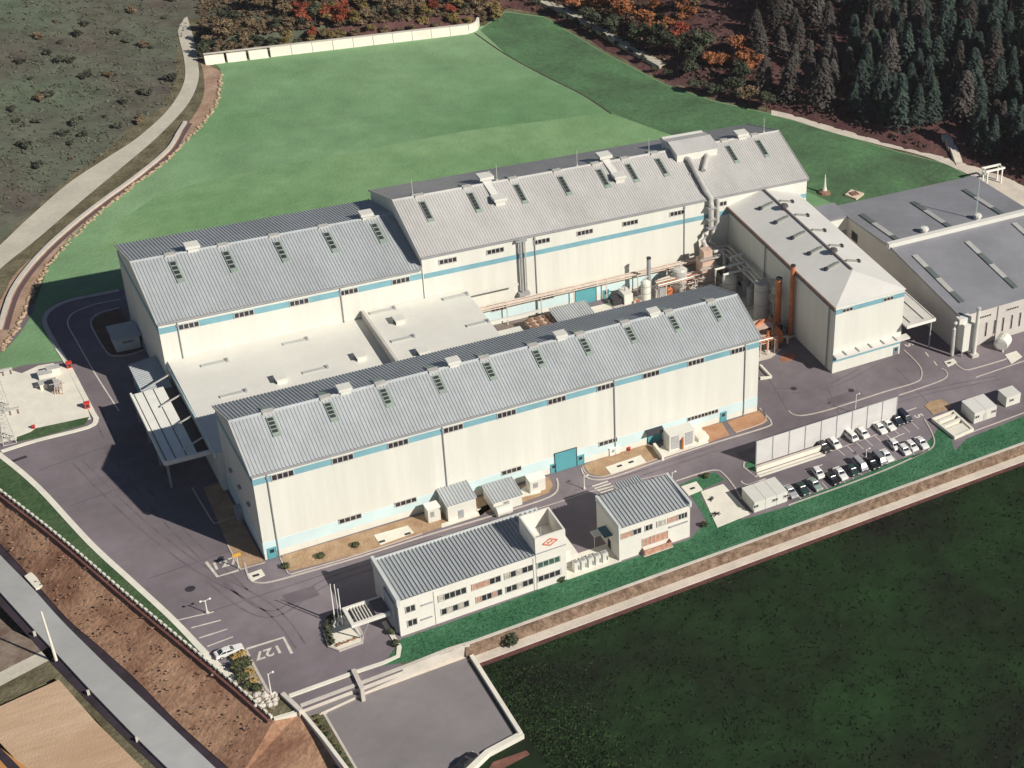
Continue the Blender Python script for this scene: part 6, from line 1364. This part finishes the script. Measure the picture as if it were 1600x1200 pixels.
for u, v, k, m, lab in front: make_car(lab, u, v, k, m, d90+random.uniform(-.06, .06))
back = [(1287, 697, 'sedan', BK, 'black sedan at the near end of the back row beneath the screen'), (1304, 692, 'hatch', WP, 'white hatchback, second from the near end of the back row'), (1329, 681, 'van', WP, 'white van in the back row beneath the screen'),
        (1348, 676, 'hatch', WP, 'white hatchback between the white van and an empty bay of the back row'), (1375, 668, 'sedan', WP, 'white sedan, fourth from the far end of the back row'), (1388, 663, 'sedan', WP, 'white sedan, third from the far end of the back row'),
        (1402, 655, 'sedan', DB, 'dark blue sedan, second from the far end of the back row'), (1413, 651, 'van', DB, 'dark blue van at the far end of the back row')]
for u, v, k, m, lab in back: make_car(lab, u, v, k, m, d90+random.uniform(-.06, .06))
make_car('white sedan parked alone in the bays at the left beside the shrubbery', 357, 1017, 'sedan', WP, R(2), None)
make_car('black sedan on the lower grey yard at the bottom edge', 728, 1190, 'sedan', BK, R(28), None, zl+.06)
make_car('small black hatchback stopped near the bottom of the lower grey yard', 716, 1201, 'hatch', BK, R(30), None, zl+.06) if False else None

# ------------------------------------------------------------ shrubs
SHRUB = mat('shrub_leaf', (0.04, 0.055, 0.025), 0.9, 0, 0.8, col2=(0.12, 0.12, 0.05), fine=0.3)
YSH = mat('yellow_shrub_leaf', (0.26, 0.17, 0.05), 0.9, 0, 0.8, col2=(0.40, 0.28, 0.10), fine=0.3)
def shrub(label, u, v, r, m, z=0.0, grp=None, cat='shrub', seed=0):
    p = g(u, v, z); o = thing('shrub', label, cat, tuple(p), grp); rr = random.Random(seed)
    mb = MB(); leaves(mb, (p.x, p.y, z+r*.75), r, int(160*r), .16+.05*r, rr); 
    for _ in range(4): leaves(mb, (p.x+rr.uniform(-.5, .5)*r, p.y+rr.uniform(-.5, .5)*r, z+r*rr.uniform(.5, 1.1)), r*.5, int(40*r), .15, rr)
    mb.build('foliage', m, o); mb = MB(); mb.tube([(p.x, p.y, z-.1), (p.x, p.y, z+r)], [.1, .05], 5); mb.build('stem', BROWN, o)
for k, (u, v, lab) in enumerate(((447, 887, 'round dark shrub in the soil bed nearest the hall corner'), (501, 871, 'middle of the three round shrubs in the soil bed'), (556, 854, 'round shrub in the soil bed nearest the white inspection slab'))): shrub(lab, u, v, .75, SHRUB, 0, 'round shrubs in the soil bed', seed=k)
gard = [(368, 1030, 'yellow clipped shrub left of a pair behind the lone white car', .8, YSH), (378, 1024, 'yellow clipped shrub right of a pair behind the lone white car', .75, YSH), (372, 1046, 'dark shrub in the entrance shrubbery below the yellow pair', 1.3, SHRUB), (384, 1040, 'dark shrub against the kerb of the entrance shrubbery', 1.2, SHRUB),
        (390, 1054, 'ochre shrub beside the kerb in the entrance shrubbery', .9, YSH), (378, 1062, 'dark shrub in the middle of the entrance shrubbery', 1.1, SHRUB), (396, 1068, 'ochre shrub near the lower end of the entrance shrubbery', .8, YSH), (402, 1078, 'dark low shrub nearest the lamp post in the entrance shrubbery', .9, SHRUB), (386, 1074, 'small dark shrub by the fence end in the entrance shrubbery', .8, SHRUB)]
sheet('shrubbery_soil', [q.xy for q in PXS([(352, 1050), (374, 1022), (388, 1020), (420, 1082), (440, 1086), (428, 1110), (400, 1095), (372, 1072)])], .03, mat('shrubbery_ground', (0.18, 0.14, 0.09), 0.95, 0, 0.6, col2=(0.50, 0.42, 0.33), fine=0.3))
sk('shrubbery_kerb', [(384, 1016), (402, 1050), (424, 1090)], .45, .14, KERB, 0)
for k, (u, v, lab, r, m) in enumerate(gard): shrub(lab, u, v, r, m, 0, None, seed=30+k)
mb = MB(); rr = random.Random(4)
for _ in range(46):
    p = g(rr.uniform(398, 432), rr.uniform(1082, 1104)); s_ = rr.uniform(.2, .6); mb.lathe(p.x, p.y, [(s_, 0), (s_*.9, s_*.5), (s_*.2, s_)], 6)
struct(mb.build('rockery_stones', CONC), 'stuff')
for k in range(9):
    t = k/8; p_ = (494+52*t, 1118+82*t)
    shrub('round dark bush in the hedge left of the lower yard, '+('first and highest', 'second from the entrance', 'third from the entrance', 'fourth from the entrance', 'fifth from the entrance', 'sixth from the entrance', 'seventh from the entrance', 'eighth from the entrance', 'ninth and lowest')[k], p_[0], p_[1], .5, SHRUB, -2.4, 'bushes beside the lower yard', seed=60+k)
for k, (u, v, lab) in enumerate(((612, 990, 'dark shrub at the office corner beside the porch kerb'), (618, 1008, 'dark shrub on the grass edge below the office corner'), (877, 908, 'small dark shrub at the right foot of the office front'), (1100, 822, 'dark shrub at the right corner of the canteen block soil bed'), (1103, 746, 'small dark shrub at the kerb behind the grass beside the canteen block'))): shrub(lab, u, v, .8, HEDGE, 0, None, seed=80+k)
shrub('dark shrub growing over the pale path at the corner of the lower yard', 798, 1006, 1.5, HEDGE, zl, None, seed=90)
shrub('dark bush on the pale path edge far right beside the dark field', 1440, 762, 1.1, HEDGE, zl, None, seed=91)

# ------------------------------------------------------------ trees
def leafmat(n, c1, c2): return mat(n, c1, 0.9, 0, 0.35, col2=c2, fine=0.35, rnd=0.25, spec=0.1)
CONI = leafmat('conifer_needles', (0.022, 0.036, 0.032), (0.058, 0.080, 0.066)); CONB = leafmat('brown_green_needles', (0.050, 0.044, 0.040), (0.095, 0.085, 0.075))
AUT = leafmat('orange_autumn_leaf', (0.20, 0.065, 0.028), (0.34, 0.15, 0.07)); REDL = leafmat('red_autumn_leaf', (0.17, 0.035, 0.022), (0.30, 0.085, 0.045)); YEL = leafmat('yellow_autumn_leaf', (0.15, 0.115, 0.04), (0.30, 0.22, 0.09)); GRN = leafmat('dull_green_leaf', (0.035, 0.045, 0.028), (0.085, 0.095, 0.06)); TAN = leafmat('tan_leaf', (0.12, 0.085, 0.05), (0.22, 0.16, 0.10))
BARK = mat('bark', (0.08, 0.055, 0.045), 0.9, 0.2, 1.0)
def conifer_mesh(seed, h, r, n):
    rr = random.Random(seed); mb = MB()
    tiers = int(h*1.5)
    for k in range(n):
        t = rr.random()**.8; z = h*(.12+.88*t); rad = r*(1-t)**.8+.15
        a = rr.uniform(0, 6.283); lobes = 1+.28*math.sin(a*3+seed+t*9)*math.sin(t*22+seed)
        q = rad*lobes*(rr.random()**.4)
        c = Vector((q*math.cos(a), q*math.sin(a), z-q*.25+rr.uniform(-.2, .2))); s_ = rr.uniform(.28, .62)
        o_ = Vector((math.cos(a), math.sin(a), -.45)).normalized(); b = Vector((-math.sin(a), math.cos(a), rr.uniform(-.3, .3)))
        mb.add([c-b*s_*.6, c+o_*s_*1.3-b*s_*.25, c+o_*s_*1.3+b*s_*.25, c+b*s_*.6], [(0, 1, 2, 3)])
    return mb
def leafy_mesh(seed, h, r, n):
    rr = random.Random(seed); mb = MB(); cl = []
    for _ in range(9):
        a = rr.uniform(0, 6.283); q = r*rr.random()**.6*.75; cl.append((Vector((q*math.cos(a), q*math.sin(a), h*rr.uniform(.42, .85))), r*rr.uniform(.35, .6)))
    for c, cr in cl: leaves(mb, c, cr, n//9, .38, rr, .75)
    return mb
def trunk_mesh(seed, h, r0, limbs):
    rr = random.Random(seed); mb = MB(); mb.tube([(0, 0, -.8), (rr.uniform(-.2, .2), rr.uniform(-.2, .2), h*.5), (rr.uniform(-.3, .3), rr.uniform(-.3, .3), h)], [r0, r0*.65, r0*.15], 6)
    for _ in range(limbs):
        z = h*rr.uniform(.3, .7); a = rr.uniform(0, 6.283); l = h*rr.uniform(.2, .32); mb.tube([(0, 0, z), (l*math.cos(a), l*math.sin(a), z+l*.7)], [r0*.4, r0*.1], 5)
    return mb
PROTO = {}
def tree(kind, var, label, x, y, sc, m, cat='tree', grp=None):
    key = (kind, var, m.name)
    if key not in PROTO:
        if kind == 'conifer_tree': cr = conifer_mesh(var*7+1, 12*(.85, 1.1, 1, .7, .95)[var], (2.1, 2.4, 2.9, 2.3, 3.2)[var], 820); tk = trunk_mesh(var, 11.0, .22, 0)
        elif kind == 'bush': cr = leafy_mesh(var*5+2, 3.6, 2.3, 300); tk = trunk_mesh(var, 2.4, .1, 3)
        else: cr = leafy_mesh(var*5+2, 9, 4.0, 900); tk = trunk_mesh(var, 7.2, .24, 6)
        PROTO[key] = (kind, cr, tk, m)
        root = thing('tree' if kind == 'bush' else kind, label, cat, (0, 0, 0), grp)
        if kind == 'bush': root.name = 'hillside_bush'
        cr.build('crown', m, root, local=True); tk.build('trunk', BARK, root, local=True); PROTO[key] = root
        o = root
    else: o = copy_tree(PROTO[key]); 
    tag(o, label, cat, grp)
    o.location = (x, y, max(0, hz(x, y))-.2); o.rotation_euler = (0, 0, random.uniform(0, 6.28)); o.scale = (sc, sc, sc*random.uniform(.9, 1.15)); return o
rr = random.Random(77)
MDW = leafmat('meadow_bush_leaf', (0.055, 0.052, 0.042), (0.095, 0.105, 0.072))
placed = []
def free(x, y, d):
    for a, b, c in placed:
        if (a-x)**2+(b-y)**2 < (min(d, c))**2: return False
    placed.append((x, y, d)); return True
count = 0
# dark conifers on the right hillside
tries = 0
while tries < 9000 and count < 240:
    tries += 1
    u = rr.uniform(1175, 1660); v = rr.uniform(-70, 285)
    lim = 172+(u-1205)*0.275
    if v > lim-14: continue
    if u < 1330 and rr.random() < .90: continue
    if 1440 < u < 1520 and v > 195: continue
    p = ghill(u, v)
    if inside(p.x, p.y) or not free(p.x, p.y, 4.7): continue
    br = u < 1330
    tree('conifer_tree', rr.randrange(5), 'dull brown green conifer standing apart on the bare reddish slope' if br else 'dark green conifer in the dense stand on the hillside at upper right', p.x, p.y, rr.uniform(.8, 1.6), CONB if (br or rr.random() < .22) else CONI, 'tree', 'conifers on the reddish slope' if br else 'conifers of the dense hillside stand'); count += 1
# autumn trees on the middle hillside
mid = [(905, 8, 'AUT'), (945, 12, 'AUT'), (975, 22, 'AUT'), (1005, 40, 'AUT'), (1040, 42, 'AUT'), (1062, 52, 'RED'), (1070, 30, 'AUT'), (1130, 90, 'AUT'), (1150, 78, 'AUT'), (1112, 100, 'AUT'), (1168, 98, 'AUT'), (1100, 70, 'GRN'), (1085, 95, 'GRN'), (1060, 80, 'GRN'), (1032, 70, 'GRN'), (1000, 62, 'GRN'), (960, 44, 'GRN'), (925, 30, 'GRN'),
       (1090, 130, 'GRN'), (1120, 138, 'GRN'), (1075, 112, 'GRN'), (1145, 140, 'GRN'), (1170, 148, 'TAN'), (1160, 125, 'GRN'), (1198, 158, 'GRN'), (890, -8, 'GRN'), (930, -10, 'TAN'), (985, 0, 'TAN'), (1020, 8, 'AUT'), (1075, 5, 'TAN')]
names = {'AUT': ('orange leaved autumn tree on the slope above the forest track', AUT, 'orange trees above the forest track'), 'RED': ('single redder autumn tree on the slope above the forest track', REDL, None), 'GRN': ('dull grey green tree on the slope above the right end of the lawn', GRN, 'dull green trees above the lawn'), 'TAN': ('tan leaved autumn tree on the slope above the right end of the lawn', TAN, 'tan trees above the lawn')}
for u, v, k in mid:
    p = ghill(u, v+16); lab, m, gr = names[k]; tree('autumn_tree', rr.randrange(4), lab, p.x, p.y, rr.uniform(.65, 1.15), m, 'tree', gr)
# hedge of dark trees between the lawn and the track
for u, v in ((838, 14), (856, 22), (878, 32), (898, 42), (918, 54), (940, 66), (962, 78), (984, 90), (1004, 102), (1024, 116), (1044, 126)):
    p = ghill(u, v-1); tree('hedge_tree', rr.randrange(2), 'dark green tree in the row between the lawn and the forest track', p.x, p.y, rr.uniform(.28, .42), GRN, 'tree', 'trees between lawn and forest track')
# autumn trees behind the lawn wall
u = 330; k = 0
for row, (dv, sc0) in enumerate(((-3, .46), (-12, .52), (-25, .6), (-40, .7), (-58, .8))):
    u = 318+row*7
    while u < 780:
        v = 92-(u-320)*.126+dv+rr.uniform(-4, 4)
        if not (row >= 2 and 318 < u < 430 and rr.random() < .6):
            ch = rr.random()
            if row == 0: kind = 'YEL' if ch < .5 else ('TAN' if ch < .8 else 'GRN')
            else: kind = ('RED' if (470 < u < 560 or 680 < u < 740) and ch < .6 else 'TAN' if ch < .45 else 'GRN' if ch < .75 else 'YEL')
            if u < 440: kind = 'GRN' if ch < .6 else 'TAN'
            m = {'YEL': YEL, 'TAN': TAN, 'GRN': GRN, 'RED': REDL}[kind]
            lab = {'YEL': 'yellow leaved autumn tree above the cream retaining wall of the lawn', 'TAN': 'tan leaved autumn tree above the cream retaining wall of the lawn', 'GRN': 'dull green tree above the cream retaining wall of the lawn', 'RED': 'bright red autumn tree above the cream retaining wall of the lawn'}[kind]
            p = ghill(u, v); tree('autumn_tree', rr.randrange(4), lab, p.x, p.y, sc0*rr.uniform(.7, 1.3), m, 'tree', {'YEL': 'yellow trees above the lawn wall', 'TAN': 'tan trees above the lawn wall', 'GRN': 'green trees above the lawn wall', 'RED': 'red trees above the lawn wall'}[kind])
        u += rr.uniform(17, 25)
# scattered bushes on the left hillside
for _ in range(64):
    u = rr.uniform(20, 275); v = rr.uniform(-10, 330)
    if v > 330-(u)*.62: continue
    p = ghill(u, v)
    if inside(p.x, p.y): continue
    tree('bush', rr.randrange(2), 'low dull bush on the brown meadow hillside at upper left', p.x, p.y, rr.uniform(.25, .8), MDW if rr.random() < .85 else TAN, 'bush', 'bushes on the left hillside')
# understorey that nobody could count
def undergrowth(name, n, region, m, s, rnd):
    mb = MB(); k = 0; t = 0
    while k < n and t < n*6:
        t += 1; u, v = region(rnd); p = ghill(u, v)
        if inside(p.x, p.y): continue
        z = hz(p.x, p.y); k += 1
        for _ in range(3):
            c = Vector((p.x+rnd.uniform(-.8, .8), p.y+rnd.uniform(-.8, .8), z+rnd.uniform(.1, .7)*s)); a = Vector((rnd.gauss(0, 1), rnd.gauss(0, 1), rnd.gauss(0, .5))).normalized(); b = a.cross(Vector((rnd.gauss(0, .6), rnd.gauss(0, .6), 1))).normalized(); q = s*rnd.uniform(.3, .7)
            mb.add([c-a*q-b*q, c+a*q-b*q*.7, c+a*q*.8+b*q, c-a*q*.9+b*q*.8], [(0, 1, 2, 3)])
    return struct(mb.build(name, m), 'stuff')
def regA(r_):
    while True:
        u = r_.uniform(1040, 1640); v = r_.uniform(-60, 290)
        if v < 120+(u-1040)*.30-6 and not (1462 < u < 1512 and v > 205): return u, v
undergrowth('forest_undergrowth', 2600, regA, leafmat('undergrowth_leaf', (0.060, 0.036, 0.032), (0.105, 0.068, 0.058)), 1.0, random.Random(1))
def regB(r_):
    while True:
        u = r_.uniform(-40, 290); v = r_.uniform(-60, 380)
        if v < 345-u*.62: return u, v
undergrowth('meadow_tufts', 1500, regB, leafmat('meadow_tuft_leaf', (0.075, 0.066, 0.052), (0.115, 0.130, 0.085)), .5, random.Random(2))
def regC(r_):
    u = r_.uniform(310, 1040); return u, (90-(u-320)*.126 if u < 800 else 20+(u-840)*.45)-r_.uniform(2, 90)
undergrowth('hill_scrub', 3400, regC, leafmat('scrub_leaf', (0.07, 0.05, 0.032), (0.16, 0.115, 0.07)), .9, random.Random(3))

# dry tufts on the bank
mb = MB(); rnd = random.Random(9)
for _ in range(240):
    t = rnd.random(); k_ = rnd.random()**1.2; a = fr_top(t); b = along(bot, t*0.9); q = a.lerp(b, .04+.92*k_); z = -0.25+(zb+0.25)*(.04+.92*k_)
    for _2 in range(3):
        c = Vector((q.x+rnd.uniform(-.5, .5), q.y+rnd.uniform(-.5, .5), z+rnd.uniform(.1, .45))); d1 = Vector((rnd.gauss(0, 1), rnd.gauss(0, 1), rnd.gauss(0, .4))).normalized(); d2 = d1.cross(Vector((rnd.gauss(0, .5), rnd.gauss(0, .5), 1))).normalized(); r_ = rnd.uniform(.07, .22)
        mb.add([c-d1*r_-d2*r_, c+d1*r_-d2*r_*.7, c+d1*r_*.8+d2*r_, c-d1*r_*.9+d2*r_*.8], [(0, 1, 2, 3)])
struct(mb.build('bank_tufts', mat('dry_bank_leaf', (0.16, 0.075, 0.05), 0.95, 0, .5, col2=(0.36, 0.24, 0.15), fine=.4)), 'stuff')

# tyre marks and seams on the yard
TY = mat('tyre_mark', (0.150, 0.126, 0.141), 0.9, 0.25, 0.3)
mb = MB()
for pl in ([(330, 905), (420, 960), (520, 905), (700, 850), (860, 795)], [(120, 720), (200, 800), (300, 880), (420, 950), (470, 1010)], [(150, 640), (190, 720), (270, 820), (380, 925)], [(1180, 700), (1300, 668), (1420, 620), (1560, 590)], [(1210, 610), (1290, 605), (1380, 560), (1420, 540)], [(900, 770), (1000, 740), (1120, 700)]):
    P = smooth([g(u, v).xy for u, v in pl], 8)
    for off in (-.85, .85):
        Q = []
        for i, p in enumerate(P):
            d = (P[min(i+1, len(P)-1)]-P[max(i-1, 0)]).normalized(); Q.append(p+Vector((-d.y, d.x))*off)
        mb.ribbon(Q, .30, 0, .008)
struct(mb.build('tyre_marks', TY))
mb = MB()
for pl in ([(60, 735), (330, 640)], [(110, 790), (240, 745)], [(230, 905), (360, 860)], [(300, 965), (560, 880)], [(1230, 640), (1200, 590)], [(1330, 690), (1290, 600)], [(1460, 640), (1400, 575)]):
    mb.ribbon([g(u, v).xy for u, v in pl], .12, 0, .006)
struct(mb.build('asphalt_seams', mat('tar_seam', (0.07, 0.06, 0.07), 0.8, 0.2, 0.5)))
for k, pl in enumerate(([(160, 700), (200, 690), (215, 712), (176, 724)], [(1290, 640-16), (1340, 608), (1352, 618), (1304, 634)], [(440, 930), (490, 915), (500, 930), (452, 946)], [(1150, 708), (1200, 692), (1206, 700), (1158, 716)])):
    sheet('asphalt_patch', [q.xy for q in PXS(pl)], .010, MATS['asphalt_repair'])
# grass that nobody could count
def tufts(name, n, pick, m, s, zg):
    mb = MB(); rnd = random.Random(len(name)); k = 0
    while k < n:
        p = pick(rnd)
        if p is None: continue
        k += 1; z0_ = zg
        for _ in range(2):
            c = Vector((p[0]+rnd.uniform(-.6, .6), p[1]+rnd.uniform(-.6, .6), z0_+s*.35)); a = rnd.uniform(0, 3.14); d1 = Vector((math.cos(a), math.sin(a), rnd.uniform(-.2, .2))); q = s*rnd.uniform(.5, 1.3); lean = Vector((rnd.gauss(0, .35), rnd.gauss(0, .35), 1)).normalized()
            mb.add([c-d1*q-lean*s*.4, c+d1*q-lean*s*.4, c+d1*q*.5+lean*s*.5, c-d1*q*.7+lean*s*.4], [(0, 1, 2, 3)])
    return struct(mb.build(name, m), 'stuff')
FT = mat('field_tuft_leaf', (0.024, 0.019, 0.019), 0.97, 0, .03, col2=(0.022, 0.046, 0.019), fine=.4, spec=.05)
def pickF(r_):
    u = r_.uniform(740, 1640); v = r_.uniform(700, 1230); p = g(u, v, zl-.4)
    return (p.x, p.y) if p.y < yc-4.5 and u > 735+(v-1030)*.66+14 else None
tufts('field_grass', 2500, pickF, FT, .30, zl-.4)
LT = mat('lawn_tuft_leaf', (0.085, 0.165, 0.075), 0.95, 0, .02, col2=(0.19, 0.28, 0.15), fine=.3, spec=.05)
def pickL(r_):
    u = r_.uniform(60, 1500); v = r_.uniform(20, 560); p = g(u, v)
    if not inside(p.x, p.y) or p.y < 97.5 or p.y > 226: return None
    k = u-(345 if v < 160 else 345-(v-160)*1.05)
    if k < 8: return None
    if v > 455 and u < 190: return None
    return (p.x, p.y)
tufts('lawn_grass', 2500, pickL, LT, .09, .04)
VT = mat('verge_tuft_leaf', (0.036, 0.12, 0.06), 0.95, 0, .3, col2=(0.07, 0.19, 0.10), fine=.3, spec=.05)
def pickV(r_):
    u = r_.uniform(640, 1600); v = r_.uniform(660, 1030); p = g(u, v); top_ = 992-(u-640)*.345
    return (p.x, p.y) if p.y > yc+.8 and p.y < -33.8 and v > top_+4 and u > 640 else None
tufts('verge_grass', 2200, pickV, VT, .15, .03)

GT = mat('field_edge_leaf', (0.022, 0.045, 0.016), 0.97, 0, .1, col2=(0.045, 0.085, 0.032), fine=.4, spec=.05)
def pickG(r_):
    if r_.random() < .45: u = r_.uniform(760, 1600); v = 1036-(u-760)*.385+abs(r_.gauss(0, 9))
    else: v = r_.uniform(1040, 1220); u = 752+(v-1040)*.62+abs(r_.gauss(0, 75))
    p = g(u, v, zl-.4)
    return (p.x, p.y) if p.y < yc-4.3 and u > 735+(v-1030)*.66+12 else None
tufts('field_edge_grass', 2600, pickG, GT, .24, zl-.4)
mb = MB(); mb.ribbon([g(u, v, zl).xy for u, v in ((506, 1116), (562, 1212), (590, 1260))], .5, zl-.2, zl+.16); struct(mb.build('yard_edge_kerb', CONC))
p = g(504, 1114, zl); o = thing('bollard_base', 'small square concrete base at the top left corner of the lower yard', 'bollard', tuple(p)); mb = MB(); mb.box(p.x-.6, p.y-.6, zl, p.x+.6, p.y+.6, zl+.5); mb.build('block', CONC, o); mb = MB(); mb.lathe(p.x, p.y, [(.3, zl+.5), (.3, zl+.62), (.1, zl+.65)], 10); mb.build('cap', DARK, o)
# ------------------------------------------------------------ thin air
hm = bpy.data.materials.new('thin_haze'); hm.use_nodes = True; hn = hm.node_tree; hn.nodes.clear()
hv = hn.nodes.new('ShaderNodeVolumePrincipled'); ho = hn.nodes.new('ShaderNodeOutputMaterial')
hv.inputs['Color'].default_value = (0.92, 0.86, 0.90, 1); hv.inputs['Density'].default_value = 0.00004; hv.inputs['Anisotropy'].default_value = 0.0
hn.links.new(hv.outputs['Volume'], ho.inputs['Volume'])
mb = MB(); mb.box(-4100, -4100, -8, 4100, 4100, 260); struct(mb.build('haze', hm), 'stuff')
